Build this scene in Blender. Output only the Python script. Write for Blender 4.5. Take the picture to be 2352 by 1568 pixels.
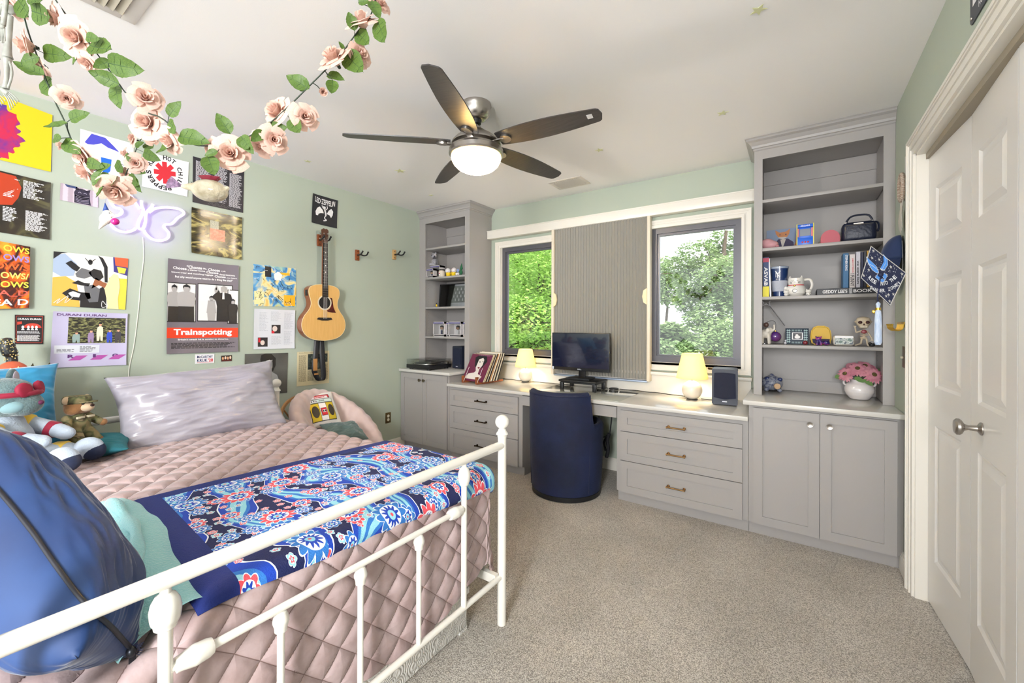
import bpy, bmesh, math, random
from mathutils import Vector, Matrix, Euler, noise
from bpy_extras import mesh_utils
random.seed(7)
PI = math.pi
C = bpy.context.scene.collection
for _o in list(bpy.data.objects): bpy.data.objects.remove(_o)
# ------------------------------------------------------------------ room measures (metres)
H, XR, XL, YB, ZC = 1.393, .506, -3.73, 3.86, 2.74
YN = -2.6                      # how far the floor and ceiling run on behind the camera
# ------------------------------------------------------------------ camera
_yaw, _roll, FPX, CX, CY = .60176, .00336, 951.1, 1176.0, 747.1
_f = Vector((-math.sin(_yaw), math.cos(_yaw), 0)); _r0 = Vector((math.cos(_yaw), math.sin(_yaw), 0)); _u0 = Vector((0, 0, 1))
_r = _r0*math.cos(_roll)+_u0*math.sin(_roll); _u = -_r0*math.sin(_roll)+_u0*math.cos(_roll)
cd = bpy.data.cameras.new('camera'); cam = bpy.data.objects.new('camera', cd); C.objects.link(cam)
cam.matrix_world = Matrix(((_r.x, _u.x, -_f.x, 0), (_r.y, _u.y, -_f.y, 0), (_r.z, _u.z, -_f.z, H), (0, 0, 0, 1)))
cd.sensor_width = 36; cd.lens = FPX/2352*36; cd.shift_y = -(784-CY)/2352; cd.clip_start = .02
S = bpy.context.scene; S.camera = cam
# ------------------------------------------------------------------ world, sun, exposure
S.view_settings.view_transform = 'Standard'; S.view_settings.look = 'None'; S.view_settings.gamma = 1; S.view_settings.use_curve_mapping = False
S.view_settings.exposure = 1.25
W_ = bpy.data.worlds.new('sky'); S.world = W_; W_.use_nodes = True
_bg = W_.node_tree.nodes['Background']; _bg.inputs[0].default_value = (.93, .96, 1.0, 1); _bg.inputs[1].default_value = 1.42
def lamp(name, kind, loc, energy, color=(1, 1, 1), size=.1, rot=(0, 0, 0), size_y=None, spread=None):
    l = bpy.data.lights.new(name, kind); l.energy = energy; l.color = color
    if kind == 'SUN': l.angle = size
    elif kind == 'AREA':
        l.size = size
        if size_y: l.shape = 'RECTANGLE'; l.size_y = size_y
        if spread: l.spread = spread
    else: l.shadow_soft_size = size
    o = bpy.data.objects.new(name, l); o.location = loc; o.rotation_euler = rot; C.objects.link(o); return o
lamp('sun', 'SUN', (0, -6, 12), 3.2, (1, .95, .85), .03, (math.radians(38), 0, math.radians(25)))
lamp('rear_fill_light', 'AREA', (.44, -2.4, 1.9), 85, (1, .995, 1), 1.2, (math.radians(76), 0, math.radians(40)), 1.2, math.radians(124))  # added fill light behind the camera, no window is built there
# ------------------------------------------------------------------ measuring helpers: a sight line met with a known plane of the room
def ray(x, y): return _f+_r*((x-CX)/FPX)-_u*((y-CY)/FPX)
def onx(x, y, X): d = ray(x, y); return d*(X/d.x)+Vector((0, 0, H))
def ony(x, y, Y): d = ray(x, y); return d*(Y/d.y)+Vector((0, 0, H))
def onz(x, y, Z): d = ray(x, y); return d*((Z-H)/d.z)+Vector((0, 0, H))
def atk(x, y, k): return ray(x, y)*k+Vector((0, 0, H))
# ------------------------------------------------------------------ materials
def lin(c):
    if isinstance(c, str): c = [int(c[i:i+2], 16) for i in (0, 2, 4)]
    v = [x/255 for x in c]
    return tuple([(a/12.92 if a <= .04045 else ((a+.055)/1.055)**2.4) for a in v])+(1,)
MT = {}
def mat(name, c, rough=.5, metal=0, var=None, scale=20, bump=0, bscale=60, coat=0, sheen=0, emit=None, es=0, trans=0, spec=.5, alpha=1, tr=0, stretch=None, coord='Object', detail=4):
    if name in MT: return MT[name]
    m = bpy.data.materials.new(name); m.use_nodes = True; nt = m.node_tree; b = nt.nodes['Principled BSDF']
    b.inputs['Base Color'].default_value = lin(c); b.inputs['Roughness'].default_value = rough; b.inputs['Metallic'].default_value = metal
    b.inputs['Coat Weight'].default_value = coat; b.inputs['Sheen Weight'].default_value = sheen; b.inputs['Specular IOR Level'].default_value = spec
    b.inputs['Transmission Weight'].default_value = trans; b.inputs['Alpha'].default_value = alpha
    if sheen: b.inputs['Sheen Roughness'].default_value = .35
    if emit: b.inputs['Emission Color'].default_value = lin(emit); b.inputs['Emission Strength'].default_value = es
    vec = None
    if var or bump:
        tc = nt.nodes.new('ShaderNodeTexCoord'); vec = tc.outputs[coord]
        if stretch:
            mp = nt.nodes.new('ShaderNodeMapping'); mp.inputs['Scale'].default_value = stretch; nt.links.new(vec, mp.inputs[0]); vec = mp.outputs[0]
    if var:
        n = nt.nodes.new('ShaderNodeTexNoise'); n.inputs['Scale'].default_value = scale; n.inputs['Detail'].default_value = detail; nt.links.new(vec, n.inputs['Vector'])
        r = nt.nodes.new('ShaderNodeValToRGB'); r.color_ramp.elements[0].position = .32; r.color_ramp.elements[1].position = .68
        r.color_ramp.elements[0].color = lin(var); r.color_ramp.elements[1].color = lin(c)
        nt.links.new(n.outputs['Fac'], r.inputs[0]); nt.links.new(r.outputs[0], b.inputs['Base Color'])
    if bump:
        n = nt.nodes.new('ShaderNodeTexNoise'); n.inputs['Scale'].default_value = bscale; n.inputs['Detail'].default_value = 3; nt.links.new(vec, n.inputs['Vector'])
        bp = nt.nodes.new('ShaderNodeBump'); bp.inputs['Strength'].default_value = bump; bp.inputs['Distance'].default_value = .01
        nt.links.new(n.outputs['Fac'], bp.inputs['Height']); nt.links.new(bp.outputs[0], b.inputs['Normal'])
    if tr:      # light passes through a thin sheet (leaf, petal, lamp shade)
        t = nt.nodes.new('ShaderNodeBsdfTranslucent'); t.inputs[0].default_value = lin(c)
        if var: nt.links.new(r.outputs[0], t.inputs[0])
        mx = nt.nodes.new('ShaderNodeMixShader'); mx.inputs[0].default_value = tr
        out = nt.nodes['Material Output']; nt.links.new(b.outputs[0], mx.inputs[1]); nt.links.new(t.outputs[0], mx.inputs[2]); nt.links.new(mx.outputs[0], out.inputs[0])
    MT[name] = m; return m
def art(name, stops, scale=4, dist=1.5, detail=5, rough=.35, kind='noise', stretch=(1, 1, 1), off=(0, 0, 0), coord='UV'):
    """printed picture: noise or cells run through a ramp of inks, on the sheet's own UVs"""
    if name in MT: return MT[name]
    m = bpy.data.materials.new(name); m.use_nodes = True; nt = m.node_tree; b = nt.nodes['Principled BSDF']; b.inputs['Roughness'].default_value = rough
    tc = nt.nodes.new('ShaderNodeTexCoord'); mp = nt.nodes.new('ShaderNodeMapping'); mp.inputs['Scale'].default_value = stretch; mp.inputs['Location'].default_value = off
    nt.links.new(tc.outputs[coord], mp.inputs[0])
    if kind == 'noise':
        n = nt.nodes.new('ShaderNodeTexNoise'); n.inputs['Scale'].default_value = scale; n.inputs['Distortion'].default_value = dist; n.inputs['Detail'].default_value = detail; o = n.outputs['Fac']
    elif kind == 'cells':
        n = nt.nodes.new('ShaderNodeTexVoronoi'); n.inputs['Scale'].default_value = scale; sp = nt.nodes.new('ShaderNodeSeparateColor'); nt.links.new(n.outputs['Color'], sp.inputs[0]); o = sp.outputs[0]
    else:
        n = nt.nodes.new('ShaderNodeTexWave'); n.inputs['Scale'].default_value = scale; n.inputs['Distortion'].default_value = dist; n.inputs['Detail'].default_value = detail; o = n.outputs['Fac']
    nt.links.new(mp.outputs[0], n.inputs['Vector'])
    r = nt.nodes.new('ShaderNodeValToRGB'); e = r.color_ramp.elements
    e[0].position, e[0].color = stops[0][0], lin(stops[0][1]); e[1].position, e[1].color = stops[-1][0], lin(stops[-1][1])
    for p, c in stops[1:-1]: q = e.new(p); q.color = lin(c)
    if kind == 'cells': r.color_ramp.interpolation = 'CONSTANT'
    nt.links.new(o, r.inputs[0]); nt.links.new(r.outputs[0], b.inputs['Base Color']); MT[name] = m; return m
# ------------------------------------------------------------------ object helpers
WM = {}
def tag(o, label=None, cat=None, group=None, kind=None):
    if label: o['label'] = label
    if cat: o['category'] = cat
    if group: o['group'] = group
    if kind: o['kind'] = kind
    return o
def thing(name, label, cat, loc=(0, 0, 0), rz=0, group=None, M=None):
    o = bpy.data.objects.new(name, None); C.objects.link(o); o.empty_display_size = .1
    m = M if M is not None else Matrix.Translation(Vector(loc)) @ Matrix.Rotation(rz, 4, 'Z')
    o.matrix_world = m; WM[o.name] = m.copy(); return tag(o, label, cat, group)
class MB:
    """gathers shapes that become ONE mesh object"""
    def __init__(s): s.bm = bmesh.new(); s.mi = 0; s.M = Matrix(); s.uv = s.bm.loops.layers.uv.new('UVMap')
    def _v(s, p): return s.bm.verts.new(s.M @ Vector(p))
    def face(s, vs, uvs=None):
        try: f = s.bm.faces.new(vs)
        except ValueError: return None
        f.material_index = s.mi; f.smooth = True
        if uvs:
            for l, t in zip(f.loops, uvs): l[s.uv].uv = t
        return f
    def poly(s, pts, uvs=None): return s.face([s._v(p) for p in pts], uvs)
    def box(s, a, b, bev=0, seg=2):
        x0, y0, z0 = a; x1, y1, z1 = b
        if x0 > x1: x0, x1 = x1, x0
        if y0 > y1: y0, y1 = y1, y0
        if z0 > z1: z0, z1 = z1, z0
        if bev:
            t = bmesh.new(); bmesh.ops.create_cube(t, size=1)
            for v in t.verts: v.co = Vector(((x0+x1)/2+v.co.x*(x1-x0), (y0+y1)/2+v.co.y*(y1-y0), (z0+z1)/2+v.co.z*(z1-z0)))
            bmesh.ops.bevel(t, geom=t.edges[:], offset=min(bev, .49*min(x1-x0, y1-y0, z1-z0)), segments=seg, affect='EDGES', profile=.5)
            s.merge(t); return
        v = [s._v(p) for p in ((x0, y0, z0), (x1, y0, z0), (x1, y1, z0), (x0, y1, z0), (x0, y0, z1), (x1, y0, z1), (x1, y1, z1), (x0, y1, z1))]
        for q in ((3, 2, 1, 0), (4, 5, 6, 7), (0, 1, 5, 4), (1, 2, 6, 5), (2, 3, 7, 6), (3, 0, 4, 7)): s.face([v[i] for i in q], ((0, 0), (1, 0), (1, 1), (0, 1)))
    def merge(s, t, M=None):
        m = s.M if M is None else s.M @ M
        mp = {v: s.bm.verts.new(m @ v.co) for v in t.verts}
        for f in t.faces:
            try: n = s.bm.faces.new([mp[v] for v in f.verts]); n.material_index = s.mi; n.smooth = True
            except ValueError: pass
        t.free()
    def ring(s, c, x, y, r, n, e=1.0, ry=None):
        out = []
        for i in range(n):
            a = 2*PI*i/n; ca, sa = math.cos(a), math.sin(a)
            if e != 1: ca = math.copysign(abs(ca)**e, ca); sa = math.copysign(abs(sa)**e, sa)
            out.append(s._v(Vector(c)+x*(r*ca)+y*((r if ry is None else ry)*sa)))
        return out
    def skin(s, rings, close=False, cap0=True, cap1=True):
        n = len(rings[0]); k = len(rings)
        for j in range(k-1 if not close else k):
            A, B = rings[j], rings[(j+1) % k]
            for i in range(n): s.face([A[i], A[(i+1) % n], B[(i+1) % n], B[i]], ((i/n, j/k), ((i+1)/n, j/k), ((i+1)/n, (j+1)/k), (i/n, (j+1)/k)))
        if not close:
            if cap0: s.face(rings[0][::-1])
            if cap1: s.face(rings[-1])
    def tube(s, pts, r, n=8, close=False):
        P = [Vector(p) for p in pts]; k = len(P); rad = r if isinstance(r, (list, tuple)) else [r]*k
        up = None; rings = []
        for i, p in enumerate(P):
            a = P[i-1] if (i > 0 or close) else P[i]; b = P[(i+1) % k] if (i < k-1 or close) else P[i]
            t = (b-a); t = t.normalized() if t.length > 1e-9 else Vector((0, 0, 1))
            if up is None: up = Vector((0, 0, 1)) if abs(t.z) < .9 else Vector((1, 0, 0))
            x = up.cross(t)
            if x.length < 1e-6: x = t.orthogonal()
            x.normalize(); y = t.cross(x); up = y
            rings.append(s.ring(p, x, y, rad[i], n))
        s.skin(rings, close)
    def cyl(s, a, b, r, r1=None, n=20): s.tube([a, b], [r, r if r1 is None else r1], n)
    def lathe(s, prof, c=(0, 0, 0), n=32, axis=None, cap=True):
        z = Vector(axis).normalized() if axis is not None else Vector((0, 0, 1)); x = z.orthogonal().normalized() if axis is not None else Vector((1, 0, 0)); y = z.cross(x)
        s.skin([s.ring(Vector(c)+z*h, x, y, max(r, 1e-4), n) for r, h in prof], cap0=cap, cap1=cap)
    def ell(s, c, r, R=None, n=24, m=14, e=1.0):
        if not isinstance(r, (tuple, list, Vector)): r = (r, r, r)
        Mx = Matrix.Translation(Vector(c)) @ (R.to_4x4() if R is not None else Matrix())
        def sp(a): return math.copysign(abs(a)**e, a)
        old = s.M; s.M = s.M @ Mx; rings = []
        for j in range(1, m):
            t = PI*j/m-PI/2
            rings.append([s._v((r[0]*sp(math.cos(t))*sp(math.cos(2*PI*i/n)), r[1]*sp(math.cos(t))*sp(math.sin(2*PI*i/n)), r[2]*sp(math.sin(t)))) for i in range(n)])
        s.skin(rings, cap0=False, cap1=False)
        b = s._v((0, 0, -r[2])); t_ = s._v((0, 0, r[2]))
        for i in range(n): s.face([rings[0][(i+1) % n], rings[0][i], b]); s.face([rings[-1][i], rings[-1][(i+1) % n], t_])
        s.M = old
    def prism(s, pts, d, M=None):
        """outline in local xy pushed out along local z from 0 to d"""
        old = s.M
        if M is not None: s.M = s.M @ M
        a = [s._v((p[0], p[1], 0)) for p in pts]; b = [s._v((p[0], p[1], d)) for p in pts]; n = len(pts)
        s.face(a[::-1]); s.face(b)
        for i in range(n): s.face([a[i], a[(i+1) % n], b[(i+1) % n], b[i]])
        s.M = old
    def grid(s, fn, nu, nv, thick=0, cu=False):
        V = [[s._v(fn(i/nu, j/nv)) for j in range(nv+1)] for i in range(nu if cu else nu+1)]
        for i in range(nu):
            for j in range(nv):
                a, b = V[i], V[(i+1) % len(V)]
                s.face([a[j], b[j], b[j+1], a[j+1]], ((i/nu, j/nv), ((i+1)/nu, j/nv), ((i+1)/nu, (j+1)/nv), (i/nu, (j+1)/nv)))
    def text(s, txt, fn, u0, v0, u1, v1, bold=0, keep=True, res=3):
        """lettering fitted in the box u0,v0..u1,v1 and laid on the surface fn(u, v)"""
        cu = bpy.data.curves.new('t', 'FONT'); cu.body = txt; cu.offset = bold; cu.resolution_u = res; cu.align_x = 'LEFT'
        ob = bpy.data.objects.new('t', cu); C.objects.link(ob)
        me = bpy.data.meshes.new_from_object(ob.evaluated_get(bpy.context.evaluated_depsgraph_get()))
        bpy.data.objects.remove(ob); bpy.data.curves.remove(cu)
        if not me.vertices: return
        xs = [v.co.x for v in me.vertices]; ys = [v.co.y for v in me.vertices]
        ax, bx, ay, by = min(xs), max(xs), min(ys), max(ys)
        V = [s._v(fn(u0+(v.co.x-ax)/(bx-ax)*(u1-u0), v0+(v.co.y-ay)/max(by-ay, 1e-6)*(v1-v0))) for v in me.vertices]
        for p in me.polygons: s.face([V[i] for i in p.vertices])
        bpy.data.meshes.remove(me)
    def build(s, name, mats, parent=None, world=True, sharp=35, flat=False, origin=None, sub=0, solid=0, soff=0, doubles=False):
        bm = s.bm
        if doubles: bmesh.ops.remove_doubles(bm, verts=bm.verts[:], dist=1e-5)
        if not isinstance(mats, (list, tuple)): mats = [mats]
        me = bpy.data.meshes.new(name)
        if parent is None:
            if origin is None:
                xs = [v.co for v in bm.verts]; mn = Vector([min(c[i] for c in xs) for i in range(3)]); mx = Vector([max(c[i] for c in xs) for i in range(3)])
                origin = Vector(((mn.x+mx.x)/2, (mn.y+mx.y)/2, mn.z))
            T = Matrix.Translation(Vector(origin))
        else: T = WM[parent.name]
        if world: bm.transform(T.inverted())
        bm.normal_update(); bm.to_mesh(me); bm.free()
        for m in mats: me.materials.append(m)
        if flat: me.shade_flat()
        else: me.set_sharp_from_angle(angle=math.radians(sharp))
        o = bpy.data.objects.new(name, me); C.objects.link(o)
        if parent is None: o.matrix_world = T if world else Matrix(); WM[o.name] = (T if world else Matrix()).copy()
        else: o.parent = parent; WM[o.name] = T.copy()
        if solid: q = o.modifiers.new('thickness', 'SOLIDIFY'); q.thickness = solid; q.offset = soff
        if sub: q = o.modifiers.new('smooth', 'SUBSURF'); q.levels = sub; q.render_levels = sub
        return o
def sc(t, s): t.scale = (s, s, s)
def st(o): o['kind'] = 'structure'; return o
def copy_tree(o, parent=None, M=None):
    c = o.copy(); C.objects.link(c)
    if parent is not None: c.parent = parent; c.matrix_parent_inverse = o.matrix_parent_inverse
    if M is not None: c.matrix_world = M
    WM[c.name] = (M if M is not None else (WM[parent.name] if parent is not None else WM[o.name])).copy()
    for ch in [q for q in bpy.data.objects if q.parent == o]: copy_tree(ch, c)
    return c
def blob(shapes, voxel=.006, it=6, s=None):
    """one continuous soft body grown from balls and limbs: ('e', centre, radii[, R]) or ('c', a, b, ra, rb)"""
    t = MB()
    for q in shapes:
        if q[0] == 'e': t.ell(q[1], q[2], q[3] if len(q) > 3 else None, 20, 12)
        else:
            a, b = Vector(q[1]), Vector(q[2]); k = 6
            t.tube([a+(b-a)*(i/k) for i in range(k+1)], [q[3]+(q[4]-q[3])*i/k for i in range(k+1)], 14); t.ell(a, q[3], None, 14, 8); t.ell(b, q[4], None, 14, 8)
    me = bpy.data.meshes.new('b'); t.bm.normal_update(); t.bm.to_mesh(me); t.bm.free(); ob = bpy.data.objects.new('b', me); C.objects.link(ob)
    m = ob.modifiers.new('r', 'REMESH'); m.mode = 'VOXEL'; m.voxel_size = voxel
    m = ob.modifiers.new('s', 'SMOOTH'); m.iterations = it; m.factor = .6
    me2 = bpy.data.meshes.new_from_object(ob.evaluated_get(bpy.context.evaluated_depsgraph_get()))
    bpy.data.objects.remove(ob); bpy.data.meshes.remove(me)
    out = s or MB(); V = [out._v(v.co) for v in me2.vertices]
    for p in me2.polygons: out.face([V[i] for i in p.vertices])
    bpy.data.meshes.remove(me2); return out
def fr(o, x, y, z=None):
    """frame matrix from origin and x, y axes"""
    x = Vector(x).normalized(); z = Vector(z).normalized() if z is not None else x.cross(Vector(y)).normalized(); y = z.cross(x)
    return Matrix(((x.x, y.x, z.x, o[0]), (x.y, y.y, z.y, o[1]), (x.z, y.z, z.z, o[2]), (0, 0, 0, 1)))
def spline(P, n=8, close=False):
    P = [Vector(p) for p in P]; k = len(P); out = []
    for i in range(k if close else k-1):
        p0 = P[i-1] if (i or close) else P[0]*2-P[1]; p1 = P[i]; p2 = P[(i+1) % k]; p3 = P[(i+2) % k] if (i+2 < k or close) else P[-1]*2-P[-2]
        for j in range(n):
            t = j/n; out.append(.5*((2*p1)+(p2-p0)*t+(2*p0-5*p1+4*p2-p3)*t*t+(3*p1-p0-3*p2+p3)*t**3))
    if not close: out.append(P[-1])
    return out
# ------------------------------------------------------------------ shared finishes
M_wall = mat('sage wall paint', (174, 183, 168), .75, var=(171, 181, 166), scale=2, bump=.05, bscale=200)
M_ceil = mat('white ceiling paint', (243, 241, 240), .9, bump=.04, bscale=180)
M_trim = mat('cream gloss trim paint', (226, 222, 212), .32)
M_cab = mat('pale grey cabinet paint', (160, 156, 153), .42)
M_door = mat('white door paint', (222, 219, 214), .3)
M_black = mat('black plastic', (18, 19, 22), .42)
M_wiron = mat('white enamelled steel', (232, 229, 220), .22, coat=.4)
M_brass = mat('aged brass', (150, 118, 78), .35, 1)
M_bronze = mat('dark bronze', (72, 58, 44), .4, 1)
M_nickel = mat('brushed nickel', (178, 172, 165), .3, 1)
M_navy = mat('navy velvet', (10, 27, 66), .85, var=(5, 17, 46), scale=5, sheen=.04, bump=.15, bscale=90)
M_white = mat('white card', (232, 230, 232), .6)
M_ink = mat('black ink', (22, 21, 26), .5)
M_red = mat('red ink', (206, 32, 48), .5)
M_wood = mat('reddish wood', (150, 82, 44), .4, var=(120, 60, 30), scale=14, stretch=(1, 1, 8))
M_cream = mat('cream glaze', (226, 218, 202), .3, coat=.3)
# ================================================================== THE SETTING
def carpet_mat():
    m = bpy.data.materials.new('cut pile carpet'); m.use_nodes = True; nt = m.node_tree; b = nt.nodes['Principled BSDF']; b.inputs['Roughness'].default_value = .95; b.inputs['Sheen Weight'].default_value = .2
    tc = nt.nodes.new('ShaderNodeTexCoord')
    def nz(s, d): n = nt.nodes.new('ShaderNodeTexNoise'); n.inputs['Scale'].default_value = s; n.inputs['Detail'].default_value = d; nt.links.new(tc.outputs['Object'], n.inputs['Vector']); return n
    a = nz(230, 3); c = nz(2.4, 3)
    r = nt.nodes.new('ShaderNodeValToRGB'); e = r.color_ramp.elements; e[0].position = .36; e[0].color = lin((136, 127, 117)); e[1].position = .62; e[1].color = lin((222, 215, 204)); q = e.new(.5); q.color = lin((188, 180, 167))
    nt.links.new(a.outputs['Fac'], r.inputs[0])
    r2 = nt.nodes.new('ShaderNodeValToRGB'); r2.color_ramp.elements[0].position = .35; r2.color_ramp.elements[0].color = (.8, .8, .79, 1); r2.color_ramp.elements[1].position = .65; r2.color_ramp.elements[1].color = (1, 1, 1, 1)
    nt.links.new(c.outputs['Fac'], r2.inputs[0])
    mx = nt.nodes.new('ShaderNodeMix'); mx.data_type = 'RGBA'; mx.blend_type = 'MULTIPLY'; mx.inputs[0].default_value = 1
    nt.links.new(r.outputs[0], mx.inputs[6]); nt.links.new(r2.outputs[0], mx.inputs[7]); nt.links.new(mx.outputs[2], b.inputs['Base Color'])
    bp = nt.nodes.new('ShaderNodeBump'); bp.inputs['Strength'].default_value = .9; bp.inputs['Distance'].default_value = .008; nt.links.new(a.outputs['Fac'], bp.inputs['Height']); nt.links.new(bp.outputs[0], b.inputs['Normal'])
    return m
b = MB(); b.box((XL-.1, YN, -.12), (XR+.9, YB+.1, 0)); st(b.build('floor', carpet_mat()))
b = MB(); b.box((XL-.1, YN, ZC), (XR+.9, YB+.1, ZC+.12)); st(b.build('ceiling', M_ceil))
b = MB(); b.box((XL-.12, YN, 0), (XL, YB+.1, ZC)); st(b.build('wall_left', M_wall))
# window wall with two openings
W1 = (-2.80, -2.02, 1.065, 2.278); W2 = (-1.10, -.370, 1.065, 2.278)
b = MB()
for x0, x1, z0, z1 in ((XL, W1[0], 0, ZC), (W1[1], W2[0], 0, ZC), (W2[1], XR+.1, 0, ZC), (W1[0], W1[1], 0, W1[2]), (W1[0], W1[1], W1[3], ZC), (W2[0], W2[1], 0, W2[2]), (W2[0], W2[1], W2[3], ZC)):
    b.box((x0, YB, z0), (x1, YB+.12, z1))
st(b.build('wall_back', M_wall))
# closet wall: opening from y=-1.2 to 2.94
OY, OZ = 2.94, 2.285
b = MB(); b.box((XR, OY, 0), (XR+.12, YB+.1, ZC)); b.box((XR, YN, OZ), (XR+.12, OY, ZC)); b.box((XR, YN, 0), (XR+.12, -.55, OZ)); st(b.build('wall_right', M_wall))
b = MB(); b.box((XR+.75, YN, 0), (XR+.8, OY+.1, ZC)); st(b.build('wall_closet', M_door))
# casing round the closet opening: stepped mouldings, near jamb and head
def casing(b, rect, plane, n, prof, sides='LTRB', ax='y'):
    """rect=(u0,u1,z0,z1) inner edge; prof=[(o0,o1,thick)]; rings of moulding built outwards"""
    u0, u1, z0, z1 = rect
    def bx(ua, ub, za, zb, t):
        if ax == 'y': b.box((plane, ua, za), (plane+n*t, ub, zb))
        else: b.box((ua, plane, za), (ub, plane+n*t, zb))
    for a, o, t in prof:
        lo = z0 if 'B' not in sides else z0-o
        if 'L' in sides: bx(u0-o, u0-a, lo, z1+o, t)
        if 'R' in sides: bx(u1+a, u1+o, lo, z1+o, t)
        if 'T' in sides: bx(u0-(a if 'L' in sides else 0), u1+(a if 'R' in sides else 0), z1+a, z1+o, t)
        if 'B' in sides: bx(u0-a, u1+a, z0-o, z0-a, t)
PROF = [(0, .030, .012), (.030, .040, .018), (.040, .062, .016), (.062, .070, .022), (.070, .084, .026), (.084, .090, .022)]
b = MB(); casing(b, (-.55, OY, 0, OZ), XR, -1, PROF, 'TR'); 
b.box((XR, OY-.012, 0), (XR+.12, OY, OZ)); b.box((XR, -.55, OZ-.012), (XR+.12, OY, OZ)); st(b.build('trim_1', M_trim))
# baseboards
def skirt(name, pts):
    b = MB()
    for (x0, y0, x1, y1) in pts:
        dx, dy = x1-x0, y1-y0; L = math.hypot(dx, dy); nx, ny = -dy/L, dx/L
        for h0, h1, t in ((0, .09, .015), (.09, .105, .011), (.105, .115, .006)):
            b.prism([(0, 0), (L, 0), (L, t), (0, t)], h1-h0, Matrix.Translation((x0, y0, h0)) @ Matrix.Rotation(math.atan2(dy, dx), 4, 'Z'))
    st(b.build(name, M_trim))
skirt('baseboard_left', [(XL, 3.235, XL, YN)]); skirt('baseboard_right', [(XR, OY+.09, XR, 3.235)]); skirt('baseboard_back', [(-1.19, YB, -2.07, YB)])
# ------------------------------------------------------------------ windows
M_frame = mat('bronze grey window frame', (92, 92, 98), .35, .3); M_glass = mat('window glass', (255, 255, 255), .0, trans=1, spec=.4)
def glass_mat():
    m = bpy.data.materials.new('clear pane'); m.use_nodes = True; nt = m.node_tree
    g = nt.nodes.new('ShaderNodeBsdfGlossy'); g.inputs['Roughness'].default_value = .01; t = nt.nodes.new('ShaderNodeBsdfTransparent'); t.inputs[0].default_value = (.97, .985, .98, 1)
    f = nt.nodes.new('ShaderNodeFresnel'); f.inputs[0].default_value = 1.45; mx = nt.nodes.new('ShaderNodeMixShader')
    nt.links.new(f.outputs[0], mx.inputs[0]); nt.links.new(t.outputs[0], mx.inputs[1]); nt.links.new(g.outputs[0], mx.inputs[2]); nt.links.new(mx.outputs[0], nt.nodes['Material Output'].inputs[0]); return m
M_pane = glass_mat()
def window(name, w):
    x0, x1, z0, z1 = w
    b = MB(); t = .045
    for a, c in (((x0, z0), (x1, z0+t+.01)), ((x0, z1-t), (x1, z1)), ((x0, z0+t+.01), (x0+t, z1-t)), ((x1-t, z0+t+.01), (x1, z1-t))): b.box((a[0], YB+.012, a[1]), (c[0], YB+.075, c[1]))
    for a, c in (((x0+t, z0+t), (x1-t, z0+t+.022)), ((x0+t, z1-t-.022), (x1-t, z1-t)), ((x0+t, z0+t+.022), (x0+t+.02, z1-t-.022)), ((x1-t-.02, z0+t+.022), (x1-t, z1-t-.022))): b.box((a[0], YB+.03, a[1]), (c[0], YB+.06, c[1]))
    o = st(b.build(name, M_frame)); g = MB(); g.box((x0+t+.015, YB+.043, z0+t+.015), (x1-t-.015, YB+.047, z1-t-.015)); g.build('pane', M_pane, o)
    return o
w1 = window('window_1', W1); w2 = window('window_2', W2)
b = MB(); b.box((-.62, YB-.02, 1.02), (-.55, YB-.005, 1.045), .004); b.build('latch', M_bronze, w2)
# casing round both windows and the flat board between them
b = MB(); casing(b, (W1[0], W2[1], W1[2], W1[3]), YB, -1, [(0, .022, .03), (.022, .034, .014), (.034, .05, .02), (.05, .058, .026), (.058, .07, .03)], 'LTRB', 'x')
b.box((W1[1], YB-.018, W1[2]), (W2[0], YB, W1[3])); b.box((W1[0]-.08, YB-.05, W1[2]-.115), (W2[1]+.08, YB, W1[2]-.085), .006); b.box((W1[0]-.07, YB-.02, .79), (W2[1]+.07, YB, .955)); st(b.build('trim_2', M_trim))
for i, w in enumerate((W1, W2)):
    b = MB(); b.box((w[0]-.001, YB, w[2]), (w[0]+.004, YB+.012, w[3])); b.box((w[1]-.004, YB, w[2]), (w[1]+.001, YB+.012, w[3])); b.box((w[0], YB-.03, w[2]-.02), (w[1], YB+.012, w[2]+.002)); st(b.build('trim_%d' % (3+i), M_trim))
# head board that carries the sliding shade
b = MB(); b.box((-2.945, YB-.085, 2.385), (-.255, YB, 2.475), .004); b.box((-2.945, YB-.092, 2.468), (-.255, YB, 2.478), .003); st(b.build('trim_5', M_trim))
sh = thing('vertical_cellular_shade', 'grey pleated sliding shade hanging between the two windows', 'shade', (-1.6, 3.80, .90))
SH0, SH1 = -2.075, -1.115
b = MB(); n = 66; pts = []
for i in range(n+1):
    x = SH0+(SH1-SH0)*i/n; pts.append((x, 3.792 if i % 2 else 3.812))
for i in range(n):
    (xa, ya), (xb, yb) = pts[i], pts[i+1]; b.poly([(xa, ya, .905), (xb, yb, .905), (xb, yb, 2.39), (xa, ya, 2.39)]); b.poly([(xb, yb+.03, .905), (xa, ya+.03, .905), (xa, ya+.03, 2.39), (xb, yb+.03, 2.39)])
b.build('pleats', mat('grey pleated cloth', (158, 155, 146), .8), sh, flat=True)
for x, nm in ((SH0-.012, 'a'), (SH1+.012, 'b')):
    b = MB(); b.box((x-.014, 3.778, .89), (x+.014, 3.845, 2.40), .003); r = b.build('end_rail', mat('ivory rail', (222, 212, 192), .4), sh)
    s = -1 if nm == 'b' else 1
    b = MB(); b.prism([(0, -.075), (s*.03, -.055), (s*.042, 0), (s*.03, .055), (0, .075)], .02, fr((x+s*.012, 3.79, 1.66), (1, 0, 0), (0, 0, 1))); b.build('handle', mat('ivory handle', (236, 218, 176), .4), r)
b = MB(); b.box((SH0, 3.785, .878), (SH1, 3.84, .893), .003); b.build('bottom_rail', mat('pale blue grey rail', (150, 164, 184), .35, .3), sh)
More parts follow.
